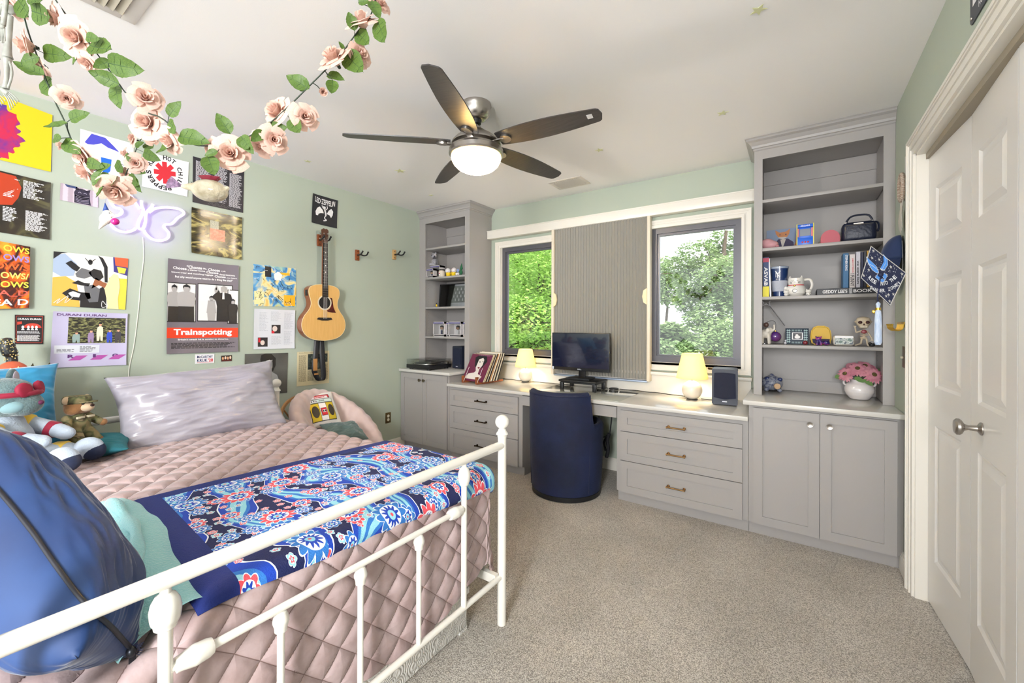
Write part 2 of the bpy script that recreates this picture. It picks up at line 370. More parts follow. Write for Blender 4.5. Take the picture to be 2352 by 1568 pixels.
# ------------------------------------------------------------------ built-in cabinets
YF, YD, YK, YBK = 3.156, 3.181, 3.236, 3.465      # counter edge, door faces, toe kick, bookcase fronts
def shaker(b, x0, x1, z0, z1, y=YD, rail=.055):
    """one framed door or drawer front, front face at y"""
    d = .020
    b.box((x0, y, z0), (x0+rail, y+d, z1)); b.box((x1-rail, y, z0), (x1, y+d, z1)); b.box((x0+rail, y, z0), (x1-rail, y+d, z0+rail)); b.box((x0+rail, y, z1-rail), (x1-rail, y+d, z1)); b.box((x0+rail, y+.009, z0+rail), (x1-rail, y+d, z1-rail))
def knob(root, x, z, m, y=YD):
    b = MB(); b.lathe([(.007, 0), (.006, .012), (.012, .016), (.0165, .022), (.0165, .027), (.012, .0265), (.010, .0255), (.0, .0255)], (x, y, z), 20, (0, -1, 0)); b.build('knob', m, root)
def pull(root, x, z, m, y=YD):
    b = MB(); b.cyl((x-.062, y-.03, z), (x+.062, y-.03, z), .0055, n=12)
    for s in (-1, 1): b.cyl((x+s*.055, y, z), (x+s*.055, y-.03, z), .006, n=12); b.cyl((x+s*.055, y-.003, z), (x+s*.055, y, z), .011, n=14); b.cyl((x+s*.058, y-.03, z), (x+s*.066, y-.03, z), .0075, n=12)
    b.build('handle', m, root)
def base_unit(name, label, x0, x1, top, fronts, kind, kl=None, kr=None):
    t = thing(name, label, 'cabinet', ((x0+x1)/2, YD+.02, 0))
    b = MB(); b.box((x0, YD+.0205, .085), (x1, YB-.02, top)); b.box((x0+(kl or 0), YK, 0), (x1-(kr or 0), YB-.02, .085)); b.build('body', M_cab, t)
    for q in fronts:
        b = MB(); shaker(b, *q[:4])
        if kind == 'door':
            d = b.build('door', M_cab, t); knob(d, q[4], q[5], q[6])
        else:
            d = b.build('drawer', M_cab, t); pull(d, (q[0]+q[1])/2, (q[2]+q[3])/2, q[4])
    return t
base_unit('base_cabinet', 'low grey cabinet with two doors and pewter knobs under the turntable', XL+.001, -2.99, .869, [(-3.722, -3.372, .087, .857, -3.402, .79, mat('pewter', (128, 116, 100), .35, 1)), (-3.368, -3.009, .087, .857, -3.338, .79, mat('pewter', (128, 116, 100), .35, 1))], 'door')
base_unit('base_cabinet', 'low grey cabinet with two doors and round nickel knobs beside the closet', -.262, XR-.001, .869, [(-.236, .119, .085, .853, .072, .785, M_nickel), (.123, .476, .085, .853, .168, .785, M_nickel)], 'door')
for x0, x1, a, c, lab, mm in ((-2.988, -2.0765, -2.966, -2.117, 'grey three drawer unit with dark bronze pulls below the record rack', M_bronze), (-1.178, -.264, -1.145, -.299, 'grey three drawer unit with brass pulls below the black speaker and lamp', M_brass)):
    base_unit('drawer_unit', lab, x0, x1, .759, [(a, c, .085, .332, mm), (a, c, .337, .562, mm), (a, c, .567, .729, mm)], 'drawer', .0, .0)
ap = thing('desk_apron', 'shallow grey drawer front above the knee space of the desk', 'drawer', (-1.63, YD, .66)); b = MB(); b.box((-2.0755, YD+.004, .662), (-1.179, YD+.022, .748)); b.box((-2.0755, YD+.022, .70), (-1.179, YB-.3, .748)); b.build('drawer_front', M_cab, ap)
b = MB(); b.box((-2.988, YF, .76), (-.264, YB-.001, .79), .004); tag(b.build('desk_top', mat('pale grey worktop', (206, 203, 196), .22, coat=.2)), 'long pale grey desk top running under both windows', 'desk top')
for x0, x1, lab, hl, hr in ((XL+.001, -2.948, 'pale grey raised counter under the turntable in the far left corner', 0, 1), (-.294, XR-.001, 'pale grey raised counter holding the pink flower vase', 1, 0)):
    b = MB(); b.box((x0, YF, .87), (x1, YB-.001, .90), .004); tag(b.build('counter_top', mat('pale grey worktop', (206, 203, 196), .22, coat=.2)), lab, 'counter')
# ------------------------------------------------------------------ bookcases
SHZ = [2.30, 1.953, 1.605, 1.262]
def crown(b, x0, x1, y, left, right):
    """stepped crown moulding on the front and the free side"""
    P = [(0, 2.655), (.006, 2.66), (.006, 2.672), (.014, 2.675), (.018, 2.69), (.034, 2.712), (.05, 2.722), (.05, 2.732), (.056, 2.739)]
    for i in range(len(P)-1):
        (o, z), (o2, z2) = P[i], P[i+1]
        L0, L1, R0, R1 = x0-(o if left else 0), x0-(o2 if left else 0), x1+(o if right else 0), x1+(o2 if right else 0)
        b.poly([(L0, y-o, z), (R0, y-o, z), (R1, y-o2, z2), (L1, y-o2, z2)])
        if right: b.poly([(R0, y-o, z), (R0, YB, z), (R1, YB, z2), (R1, y-o2, z2)])
        if left: b.poly([(L0, YB, z), (L0, y-o, z), (L1, y-o2, z2), (L1, YB, z2)])
def bookcase(label, x0, x1, i0, i1, left, right):
    t = thing('bookcase', label, 'bookcase', ((x0+x1)/2, YBK, .90))
    M_in = M_cab
    b = MB(); zt = 2.592; y1 = YB-.001
    b.box((x0, YBK, .901), (i0, YBK+.02, ZC-.001)); b.box((i1, YBK, .901), (x1, YBK+.02, ZC-.001)); b.box((i0, YBK, zt), (i1, YBK+.02, ZC-.001))
    b.box((x0 if not left else x0, YBK+.02, .901), (i0-.012, y1, ZC-.001)); b.box((i1+.012, YBK+.02, .901), (x1, y1, ZC-.001)); b.box((i0-.012, YBK+.02, zt+.02), (i1+.012, y1, zt+.04))
    b.box((i0-.012, y1-.012, .901), (i1+.012, y1, zt+.02)); b.box((i0-.012, y1-.022, .901), (i1+.012, y1-.012, .985)); b.box((i0-.012, y1-.022, 2.50), (i1+.012, y1-.012, 2.61)); crown(b, x0, x1, YBK, left, right)
    b.build('carcass', M_cab, t)
    for z in SHZ: b = MB(); b.box((i0-.010, YBK+.004, z-.022), (i1+.010, y1-.024, z), .002); b.build('shelf', M_cab, t)
    b = MB()
    for xx, s in ((i0-.0118, 1), (i1+.0118, -1)):
        for yy in (YBK+.07, y1-.08):
            for zz in range(46): b.cyl((xx, yy, 1.0+zz*.032), (xx+s*.0008, yy, 1.0+zz*.032), .0022, n=6)
    b.build('pin_holes', mat('dark holes', (70, 66, 62), .8), t)['kind'] = 'stuff'
    return t
bookcase('tall narrow grey built-in bookcase in the corner behind the turntable', XL+.001, -2.945, -3.632, -3.013, 0, 1)
bookcase('tall wide grey built-in bookcase beside the closet door', -.255, XR-.001, -.203, .449, 1, 0)
b = MB(); P0 = -.262
# ------------------------------------------------------------------ closet bifold doors
def leaf(root, a, c, name='panel_leaf'):
    """a, c = xy of the two stiles' faces seen from the room"""
    a, c = Vector((*a, 0)), Vector((*c, 0)); L = (c-a).length; M = fr((a.x, a.y, .012), (c-a), None, (c-a).cross(Vector((0, 0, 1)))*-1)
    # local x along the leaf, local y up, local z into the closet or room
    M = Matrix(((M[0][0], 0, 0, a.x), (M[1][0], 0, 0, a.y), (0, 1, 0, .012), (0, 0, 0, 1)))
    n = Vector((-(c-a).y, (c-a).x, 0)).normalized(); n = -n if n.x > 0 else n
    M[0][2], M[1][2] = n.x, n.y
    b = MB(); b.M = M; D = .034; HH = 2.262; s0, s1 = .095, L-.095
    rows = [(.235, .90), (1.085, 1.62), (1.80, 2.06)]
    def bx(x0, x1, z0, z1, d0, d1): b.box((x0, z0, d0), (x1, z1, d1))
    bx(0, s0, 0, HH, -D, 0); bx(s1, L, 0, HH, -D, 0); zs = [0]+[q for r in rows for q in r]+[HH]
    for i in range(0, len(zs), 2): bx(s0, s1, zs[i], zs[i+1], -D, 0)
    for z0, z1 in rows:
        def rect(o, d): return [b._v(p) for p in ((s0+o, z0+o, d), (s1-o, z0+o, d), (s1-o, z1-o, d), (s0+o, z1-o, d))]
        R = [rect(0, 0), rect(.012, -.008), rect(.024, -.009), rect(.052, -.001)]
        for A, B_ in zip(R, R[1:]):
            for i in range(4): b.face([A[i], A[(i+1) % 4], B_[(i+1) % 4], B_[i]])
        b.face(R[-1])
    bmesh.ops.recalc_face_normals(b.bm, faces=b.bm.faces[:])
    return b.build(name, M_door, root, sharp=12), M
d1 = st(thing('door_1', None, None, (.56, 2.43, 0)))
leaf(d1, (.553, 2.925), (.580, 2.422)); l2, M2 = leaf(d1, (.580, 2.418), (.556, 1.915))
kp = onx(2255, 985, .572); b = MB(); b.lathe([(.024, 0), (.024, .004), (.011, .012), (.009, .035), (.013, .045), (.026, .052), (.031, .058), (.031, .066), (.024, .072), (0, .074)], (kp.x, kp.y, kp.z), 28, (-1, .04, 0)); b.build('knob', M_nickel, l2)
d2 = st(thing('door_2', None, None, (.56, 1.4, 0)))
leaf(d2, (.556, 1.908), (.580, 1.405)); leaf(d2, (.580, 1.401), (.556, .90))
d3 = st(thing('door_3', None, None, (.56, .3, 0)))
leaf(d3, (.556, .893), (.570, .39)); leaf(d3, (.570, .386), (.556, -.115))
b = MB(); b.box((XR+.035, -.55, OZ-.04), (XR+.075, OY-.012, OZ-.012)); b.build('trim_6', mat('dark cream track', (150, 140, 122), .5)); st(bpy.data.objects['trim_6'])  # closet track in a darker cream than the trim
# ------------------------------------------------------------------ outdoors
def leaves(b, c, r, n, size, rnd, flat=.75):
    for _ in range(n):
        v = Vector((rnd.gauss(0, 1), rnd.gauss(0, 1), rnd.gauss(0, 1))).normalized(); k = rnd.uniform(.45, 1)**.5
        p = Vector(c)+Vector((v.x*r[0], v.y*r[1], v.z*r[2]))*k
        a = rnd.uniform(0, 2*PI); x = Vector((math.cos(a), math.sin(a), rnd.uniform(-.6, .3))).normalized(); y = x.cross(Vector((rnd.gauss(0, .5), rnd.gauss(0, .5), 1))).normalized(); s = size*rnd.uniform(.6, 1.2)
        z = x.cross(y)*(.15*s)
        vs = [b._v(p), b._v(p+x*s*.45+y*s*.38+z), b._v(p+x*s), b._v(p+x*s*.45-y*s*.38+z)]
        b.face([vs[0], vs[1], vs[2]]); b.face([vs[0], vs[2], vs[3]])
def tree(label, base, top, clumps, n, size, m, seed, tr=.16, group=None):
    rnd = random.Random(seed); t = thing('tree', label, 'tree', base, group=group)
    b = MB(); ax = [Vector(base)+(Vector(top)-Vector(base))*k+Vector((rnd.uniform(-.12, .12), rnd.uniform(-.12, .12), 0)) for k in (0, .25, .5, .75, 1)]
    b.tube(ax, [tr, tr*.85, tr*.7, tr*.5, tr*.25], 10)
    for c, r in clumps:
        s = ax[2] if c[2] < ax[3].z else ax[3]; mid = (s+Vector(c))/2+Vector((rnd.uniform(-.2, .2), rnd.uniform(-.2, .2), .15)); b.tube([s, mid, Vector(c)], [tr*.3, tr*.2, tr*.06], 6)
        for _ in range(5): e = Vector(c)+Vector((rnd.uniform(-1, 1)*r[0], rnd.uniform(-1, 1)*r[1], rnd.uniform(-.8, .8)*r[2])); b.tube([mid, (mid+e)/2+Vector((0, 0, .08)), e], [tr*.12, tr*.08, .006], 5)
    b.build('trunk', mat('bark', (92, 78, 66), .9, var=(60, 50, 42), scale=9, bump=.5, bscale=20), t)
    b = MB(); tot = sum(r[0]*r[1]+r[0]*r[2] for _, r in clumps)
    for c, r in clumps: leaves(b, c, r, int(n*(r[0]*r[1]+r[0]*r[2])/tot), size, rnd)
    b.build('foliage', m, t); return t
GR = -3.2
M_lf1 = mat('sunlit maple leaves', (190, 220, 120), .6, var=(120, 165, 72), scale=.9, tr=.35); M_lf2 = mat('grey green oak leaves', (150, 172, 116), .6, var=(98, 126, 80), scale=.8, tr=.3); M_lf3 = mat('pale distant leaves', (150, 170, 120), .7, var=(110, 136, 88), scale=.5, tr=.3)
b = MB(); b.box((-60, YB+.3, GR-.1), (40, 80, GR)); st(b.build('ground', mat('lawn', (110, 130, 80), .95, var=(80, 96, 60), scale=2)))
rnd = random.Random(3)
cl = []
for i in range(22): q = atk(rnd.uniform(1140, 1300), rnd.uniform(560, 850), rnd.uniform(7.5, 10.5)); cl.append(((q.x, q.y, q.z), (rnd.uniform(.5, .9), rnd.uniform(.5, .9), rnd.uniform(.45, .8))))
q = atk(1235, 640, 9); tree('bright green leafy tree filling the left window', (q.x, q.y+.6, GR), (q.x-.1, q.y+.6, 5.0), cl, 62000, .078, M_lf1, 11, .2)
cl = []
for (x, y, k, r) in ((1660, 555, 10, .4), (1600, 590, 10, .55), (1672, 590, 10, .5), (1560, 615, 10.5, .45), (1620, 640, 10, .75), (1665, 655, 9.5, .75), (1585, 690, 10, .4), (1625, 700, 10, .7), (1670, 720, 9, .7), (1660, 770, 8.5, .55), (1610, 760, 9, .4), (1690, 640, 9, .8), (1600, 735, 9, .3), (1640, 800, 8, .45), (1590, 815, 8, .4), (1530, 815, 8, .45), (1680, 820, 8, .5), (1700, 780, 8, .6)):
    q = atk(x, y, k); cl.append(((q.x, q.y, q.z), (r, r, r*.75)))
q = atk(1655, 760, 9.6); tree('grey green spreading tree outside the right window', (q.x+.3, q.y, GR), (q.x, q.y, 3.6), cl, 20000, .085, M_lf2, 5, .13)
for i, (x, y, k, rr, lab) in enumerate(((1530, 650, 36, 3.0, 'pale distant tree seen at the left of the right window, above the grey roof'), (1720, 670, 38, 3.6, 'pale distant tree at the right edge of the right window'), (1510, 800, 12.5, .8, 'low bushy tree in front of the white house'))):
    q = atk(x, y, k); cl = [((q.x+rnd.uniform(-rr, rr)*.6, q.y+rnd.uniform(-rr, rr)*.5, q.z+rnd.uniform(-rr, rr)*.6), (rr*.55, rr*.55, rr*.5)) for _ in range(9)]
    tree(lab, (q.x, q.y, GR), (q.x, q.y, q.z), cl, 6000, .28, M_lf3, 20+i, .2)
q = atk(1170, 700, 25); cl = [((q.x+rnd.uniform(-4, 4), q.y+rnd.uniform(-2, 2), q.z+rnd.uniform(-3, 3)), (1.7, 1.7, 1.5)) for _ in range(16)]
tree('darker tree far behind the bright tree of the left window', (q.x, q.y, GR), (q.x, q.y, q.z+2), cl, 9000, .3, M_lf2, 31, .25)
# neighbour's house
hs = thing('house', 'white house with grey shingle roof beyond the right window', 'house', (-4, 19, GR))
b = MB(); b.box((-8.2, 18, GR), (2, 26, 1.15)); b.build('wall', mat('white siding', (222, 224, 226), .7, bump=.2, bscale=3), hs)
b = MB(); b.prism([(-.5, 0), (9.0, 0), (4.2, 1.75)], 11.2, fr((2.5, 17.5, 1.1), (0, 1, 0), (0, 0, 1), (-1, 0, 0))); b.build('roof', mat('grey shingles', (150, 148, 150), .9, var=(120, 118, 120), scale=6, bump=.4, bscale=8), hs)
b = MB(); b.prism([(-2.6, 0), (2.6, 0), (0, 2.1)], 3, fr((-6.0, 15.2, -.6), (1, 0, 0), (0, 0, 1), (0, 1, 0))); b.box((-8.4, 15.6, GR), (-3.6, 18, -.55)); b.build('gable', mat('white siding', (222, 224, 226), .7, bump=.2, bscale=3), hs)
b = MB()
for s in (-1, 1): b.prism([(0, 2.1), (s*2.9, -.24), (s*2.9, -.12), (0, 2.25)] if s > 0 else [(0, 2.25), (-2.9, -.12), (-2.9, -.24), (0, 2.1)], 3.2, fr((-6.0, 15.0, -.6), (1, 0, 0), (0, 0, 1), (0, 1, 0)))
b.build('gable_roof', mat('grey shingles', (150, 148, 150), .9, var=(120, 118, 120), scale=6, bump=.4, bscale=8), hs)
# eave of this house over the windows
b = MB(); b.box((-6, YB+.13, 2.50), (3, YB+.85, 2.56)); b.box((-6, YB+.83, 2.44), (3, YB+.87, 2.62)); st(b.build('trim_7', mat('grey soffit', (190, 190, 186), .8)))
# ================================================================== CEILING
FX, FY = -1.614, 1.958
fan = thing('ceiling_fan', 'five blade ceiling fan with dark grey blades, nickel motor and lit bowl lamp', 'ceiling fan', (FX, FY, ZC))
def lat(name, prof, m, parent, n=48, c=(FX, FY)): b = MB(); b.lathe([(r, z) for r, z in prof], (c[0], c[1], 0), n); return b.build(name, m, parent, sharp=30)
lat('canopy', [(.09, 2.739), (.092, 2.725), (.088, 2.715), (.086, 2.70), (.078, 2.675), (.06, 2.652), (.045, 2.645), (.03, 2.645)], M_nickel, fan)
lat('ball_joint', [(.03, 2.66), (.032, 2.64), (.028, 2.62), (.014, 2.615)], M_black, fan)
lat('downrod', [(.013, 2.65), (.013, 2.56)], M_nickel, fan)
lat('motor_housing', [(.02, 2.605), (.03, 2.60), (.034, 2.585), (.055, 2.578), (.07, 2.56), (.105, 2.545), (.135, 2.52), (.15, 2.50), (.15, 2.492), (.12, 2.488), (.12, 2.47), (.158, 2.468), (.166, 2.455), (.166, 2.432), (.158, 2.422), (.15, 2.42)], M_nickel, fan)
def bowl_mat():
    m = bpy.data.materials.new('lit frosted glass bowl'); m.use_nodes = True; nt = m.node_tree; b = nt.nodes['Principled BSDF']
    b.inputs['Base Color'].default_value = lin((255, 240, 205)); b.inputs['Roughness'].default_value = .3; b.inputs['Emission Color'].default_value = lin((255, 232, 160))
    lw = nt.nodes.new('ShaderNodeLayerWeight'); lw.inputs[0].default_value = .35; mp = nt.nodes.new('ShaderNodeMapRange'); mp.inputs[3].default_value = .62; mp.inputs[4].default_value = 1.0
    nt.links.new(lw.outputs['Facing'], mp.inputs[0]); nt.links.new(mp.outputs[0], b.inputs['Emission Strength']); return m
lat('lamp_bowl', [(.150, 2.425), (.152, 2.415), (.148, 2.398), (.136, 2.375), (.112, 2.352), (.08, 2.336), (.04, 2.329), (0.001, 2.327)], mat('lit frosted glass bowl', (255, 218, 140), .3, emit=(255, 224, 140), es=.2, tr=.55), fan)
M_blade = mat('charcoal wood blade', (66, 63, 62), .38, var=(50, 48, 48), scale=9, stretch=(1, 14, 1), coord='Object')
bl0 = None
def blade(parent):
    b = MB(); N = 60; a = []; c = []
    for i in range(N+1):
        t = i/N; x = .155+t*.625
        w = .056+.026*math.sin(PI*(t**.85))-.008*t
        if t > .94: w *= max(0, 1-((t-.94)/.06)**3)**.45*.95+.05
        a.append((x, w)); c.append((x, -w*.92))
    pts = a+c[::-1]; b.prism(pts, .006, Matrix.Translation((0, 0, 0)) @ Matrix.Rotation(math.radians(-12), 4, 'X'))
    return b
for k in range(5):
    a = math.radians(-137.6+72*k); M = Matrix.Translation((FX, FY, 2.497)) @ Matrix.Rotation(a, 4, 'Z')
    b = blade(fan); b.bm.transform(M); o = b.build('blade', M_blade, fan)
    b = MB(); b.M = M; b.box((.12, -.018, -.012), (.2, .018, -.002), .003); b.M = M @ Matrix.Rotation(math.radians(-12), 4, 'X')
    b.prism([(.175+.045*math.cos(t)*(1 if math.cos(t) > 0 else .5), .034*math.sin(t)) for t in [2*PI*i/20 for i in range(20)]], .012, Matrix.Translation((.02, 0, -.013)))
    b.build('blade_arm', M_nickel, o)
    if k == 2:
        b = MB(); b.M = M @ Matrix.Rotation(math.radians(-12), 4, 'X'); b.box((.70, -.02, -.0012), (.73, .012, -.0002)); b.build('sticker', mat('silver sticker', (190, 190, 190), .4), o)
lamp('fan_lamp', 'POINT', (FX, FY, 2.38), 130, (1, .97, .95), .08)
for (a, c, nm, lab) in (((-1.765, 3.525), (.165, .125), 8, 'small white ceiling vent near the window wall'), ((-2.40, .45), (.20, .12), 9, 'large white ceiling vent behind the rose garland')):
    t = thing('ceiling_vent', lab, 'vent', (a[0], a[1], ZC)); w, d = c
    if nm == 9: x0, x1, y0, y1 = -2.452, -1.95, .02, .572
    else: x0, x1, y0, y1 = -1.935, -1.605, 3.405, 3.645
    b = MB(); f = .035 if nm == 8 else .05
    b.box((x0, y0, ZC-.006), (x1, y0+f, ZC-.0005), .002); b.box((x0, y1-f, ZC-.006), (x1, y1, ZC-.0005), .002); b.box((x0, y0+f, ZC-.006), (x0+f, y1-f, ZC-.0005), .002); b.box((x1-f, y0+f, ZC-.006), (x1, y1-f, ZC-.0005), .002)
    b.build('frame', mat('white vent paint', (214, 208, 200), .5), t)
    n = 14 if nm == 8 else 16
    for i in range(n):
        b = MB(); x = x0+f+(x1-x0-2*f)*(i+.5)/n
        if nm == 8: b.prism([(-.008, -.004), (-.006, -.006), (.006, .006), (.004, .008)], y1-y0-2*f, fr((x, y1-f, ZC-.007), (1, 0, 0), None, (0, -1, 0)))
        else: y = y0+f+(y1-y0-2*f)*(i+.5)/n; b.prism([(-.012, -.002), (.010, -.012), (.012, -.010), (-.010, .001)], x1-x0-2*f, fr((x0+f, y, ZC-.004), (0, 1, 0), None, (1, 0, 0)))
        b.build('slat', mat('white vent paint', (214, 208, 200), .5) if nm == 8 else mat('grey slat', (176, 168, 152), .5), t)
    b = MB(); b.box((x0+f, y0+f, ZC-.0015), (x1-f, y1-f, ZC-.0005)); b.build('duct', mat('dark duct', (70, 62, 54), .8), t)
def star(b, r, r2, n=5, d=.002, M=None, rot=0): b.prism([((r if i % 2 == 0 else r2)*math.cos(rot+PI*i/n), (r if i % 2 == 0 else r2)*math.sin(rot+PI*i/n)) for i in range(2*n)], d, M)
for (x, y, lab, s) in ((919, 392, 'pale green glow star on the ceiling left of the fan bowl', .05), (707, 370, 'pale green glow star on the ceiling nearest the left wall', .03), (1377, 344, 'small pale glow star on the ceiling right of the fan', .035), (1660, 259, 'pale glow star on the ceiling in front of the tall bookcase', .035), (1742, 22, 'yellow glow star on the ceiling nearest the camera', .035), (990, 448, 'faint glow star on the ceiling above the narrow bookcase', .028)):
    p = onz(x, y, ZC); b = MB(); star(b, s, s*.42, M=Matrix.Translation((p.x, p.y, ZC-.003)), rot=x); tag(b.build('glow_star', mat('glow plastic', (214, 216, 172), .5)), lab, 'star sticker', 'glow stars on the ceiling')
# ================================================================== ON THE DESK
M_shade = mat('lit linen shade', (250, 236, 190), .8, emit=(255, 226, 130), es=.30, tr=.35)
def table_lamp(x, y, s, label, r=.075):
    t = thing('table_lamp', label, 'table lamp', (x, y, .79))
    b = MB(); b.lathe([(.045*s, .7905), (.045*s, .7935)], (x, y, 0), 28); b.build('foot', mat('dark base ring', (60, 56, 54), .5), t)
    b = MB(); R = .078*s; zc = .795+R*.93; b.lathe([(R*math.cos(a), zc+R*math.sin(a)) for a in [(-1.2+2.66*i/18) for i in range(19)]], (x, y, 0), 36); b.build('ball_base', mat('ivory ceramic', (232, 224, 208), .3, var=(222, 214, 200), scale=8, coat=.3), t)
    b = MB(); b.cyl((x, y, zc+R*.97), (x, y, zc+R+.12*s), .006); b.lathe([(.012, zc+R+.008), (.012, zc+R+.03)], (x, y, 0), 12); b.build('stem', M_brass, t)
    z0, z1 = zc+R+.018*s, zc+R+.222*s
    b = MB(); b.grid(lambda u, v: (x+(.122-.045*v)*s*math.cos(2*PI*u), y+(.122-.045*v)*s*math.sin(2*PI*u), z0+(z1-z0)*v), 40, 6, cu=True); b.build('lamp_shade', M_shade, t, solid=.0015)
    b = MB(); b.ell((x, y, z0+.10*s), (.024, .024, .032), None, 16, 10); b.build('bulb', mat('lit bulb', (255, 240, 200), .3, emit=(255, 236, 190), es=6), t)
    lamp('table_lamp_bulb', 'POINT', (x, y, z0+.10*s), 10, (1, .86, .66), .03)
    return t
table_lamp(-2.388, 3.735, .93, 'smaller looking ball lamp with lit shade beside the record rack')
table_lamp(-.708, 3.655, 1.0, 'ball lamp with lit shade beside the black speaker at right')
# monitor and its riser
mo = thing('monitor_riser', 'low black plastic stand under the monitor', 'stand', (-1.64, 3.62, .79))
r0, r1, q0 = onz(1294.5, 897, .79), onz(1358.8, 903, .79), onz(1381.5, 896.6, .79)
RX0, RX1, RY0, RY1 = -1.855, -1.475, 3.475, 3.745
b = MB(); b.box((RX0, RY0, .868), (RX1, RY1, .888), .008, 3); b.box((RX0+.015, RY0+.015, .855), (RX1-.015, RY1-.015, .869), .003); b.build('platform', M_black, mo)
for x in (RX0+.025, RX1-.025):
    for y in (RY0+.03, RY1-.03): b = MB(); b.box((x-.017, y-.017, .7938), (x+.017, y+.017, .862), .005); b.build('leg', M_black, mo)
mn = thing('monitor', 'black flat screen monitor on the riser, switched off', 'monitor', (-1.665, 3.61, .888))
ya = 3.60; c0, c1 = ony(1268, 864, ya), ony(1401, 766, ya)
X0, X1, Z0, Z1 = ony(1269, 860, ya).x, ony(1401, 865, ya).x, .965, 1.325
b = MB(); b.box((X0, ya-.012, Z0), (X1, ya+.018, Z1), .005); b.box((X0+.08, ya+.015, Z0+.06), (X1-.08, ya+.04, Z1-.06), .008); hous = b.build('housing', M_black, mn)
b = MB(); b.box((X0+.008, ya-.0135, Z0+.03), (X1-.008, ya-.0115, Z1-.008)); b.build('screen', mat('dark glossy screen', (14, 20, 44), .12, coat=.6), mn)
b = MB(); b.text('DELL', lambda u, v: (u, ya-.0128, v), (X0+X1)/2-.02, Z0+.010, (X0+X1)/2+.02, Z0+.020, .02); b.box((X0+.004, ya-.0132, Z0+.004), (X0+.022, ya-.0122, Z0+.03)); b.build('logo', mat('silver print', (200, 205, 215), .4), mn)
b = MB(); b.box(((X0+X1)/2-.035, ya+.04, .90), ((X0+X1)/2+.035, ya+.055, 1.15), .004); b.build('neck', M_black, mn)
b = MB(); b.prism([(-.12, -.08), (.12, -.08), (.10, .10), (-.10, .10)], .012, Matrix.Translation(((X0+X1)/2, ya+.02, .8885))); b.build('base', M_black, mn)
b = MB(); b.box((-1.99, 3.175, .7903), (-1.155, 3.70, .7935), .001); gm = mat('glass mat', (232, 240, 236), .05, trans=.0, coat=1, spec=.8); tag(b.build('desk_mat', mat('glass desk mat', (190, 192, 182), .06, coat=.8)), 'clear glass mat lying on the desk under the monitor riser', 'desk mat')
b = MB(); b.lathe([(.045, .791), (.045, .798), (.03, .803), (0, .804)], (-1.432, 3.80, 0), 28); tag(b.build('cable_puck', M_black), 'flat black round cable puck behind the desk mat', 'cable hub')
def cord(label, pts, r=.0035, m=M_black, name='power_cord', cat='cord', grp=None):
    b = MB(); b.tube(spline(pts, 6), r, 6); return tag(b.build(name, m), label, cat, grp)
z = .7945
cord('black cord wandering along the desk between the record rack and left lamp', [(-2.72, 3.79, z), (-2.66, 3.77, z), (-2.60, 3.79, z), (-2.53, 3.765, z), (-2.46, 3.775, z)])
cord('black cord running from the left lamp toward the monitor riser', [(-2.315, 3.76, z), (-2.25, 3.775, z), (-2.18, 3.76, z), (-2.10, 3.785, z), (-2.02, 3.76, z), (-1.93, 3.78, z), (-1.87, 3.77, z)])
cord('black cord from the monitor riser to the round cable puck', [(-1.60, 3.71, .797), (-1.56, 3.74, .797), (-1.52, 3.775, .797), (-1.486, 3.79, .797)])
cord('black cord from the cable puck along the wall to the right lamp', [(-1.375, 3.81, z), (-1.30, 3.80, z), (-1.22, 3.82, z), (-1.12, 3.79, z), (-1.02, 3.80, z), (-.92, 3.765, z), (-.82, 3.755, z), (-.765, 3.735, z)])
cord('black cord lying between the right lamp and the speaker', [(-.645, 3.70, z), (-.60, 3.68, z), (-.555, 3.69, z), (-.52, 3.70, z)])
def speaker(label, x0, x1, y0, y1, z0, z1, ang, wedge=.03):
    cx, cy = (x0+x1)/2, y0; w = (x1-x0)/2; d = y1-y0; t = thing('speaker', label, 'speaker', (cx, cy+d/2, z0)); M = Matrix.Translation((cx, cy+d/2, z0)) @ Matrix.Rotation(ang, 4, 'Z'); h = z1-z0
    b = MB(); b.M = M; P = [(-w, -d/2), (w, -d/2), (w, d/2-wedge), (w*.7, d/2), (-w*.7, d/2), (-w, d/2-wedge)]; b.prism(P, h-.006, Matrix.Translation((0, 0, .006)))
    bmesh.ops.bevel(b.bm, geom=b.bm.edges[:], offset=.005, segments=2, affect='EDGES'); bd = b.build('cabinet', mat('dark blue black vinyl', (30, 36, 52), .42), t)
    b = MB(); b.M = M; g = []
    for i in range(13): a = PI*i/12; g.append((w*.82*math.cos(a), h*.88+.03*math.sin(a)*h*.9))
    g += [(-w*.86, h*.22), (0, h*.17), (w*.86, h*.22)]
    b.prism(g, .006, fr((0, -d/2, 0), (1, 0, 0), (0, 0, 1), (0, -1, 0))); b.build('grille', mat('navy grille cloth', (16, 24, 48), .8, bump=.3, bscale=400), t)
    b = MB(); b.M = M; b.box((-.016, -d/2-.0015, h*.10), (.016, -d/2, h*.125)); b.build('badge', mat('silver badge', (210, 212, 220), .3), t)
    for sx in (-1, 1): b = MB(); b.M = M; b.cyl((sx*w*.7, -d*.35, .0005), (sx*w*.7, -d*.35, .008), .008, n=10); b.cyl((sx*w*.6, d*.3, .0005), (sx*w*.6, d*.3, .008), .008, n=10); b.build('foot', M_black, t)
speaker('black bookshelf speaker on the desk right of the lamp', -.545, -.370, 3.50, 3.715, .79, 1.065, .10)
speaker('black speaker inside the narrow bookcase beside the turntable', -3.225, -3.065, 3.50, 3.72, .90, 1.155, -.12)
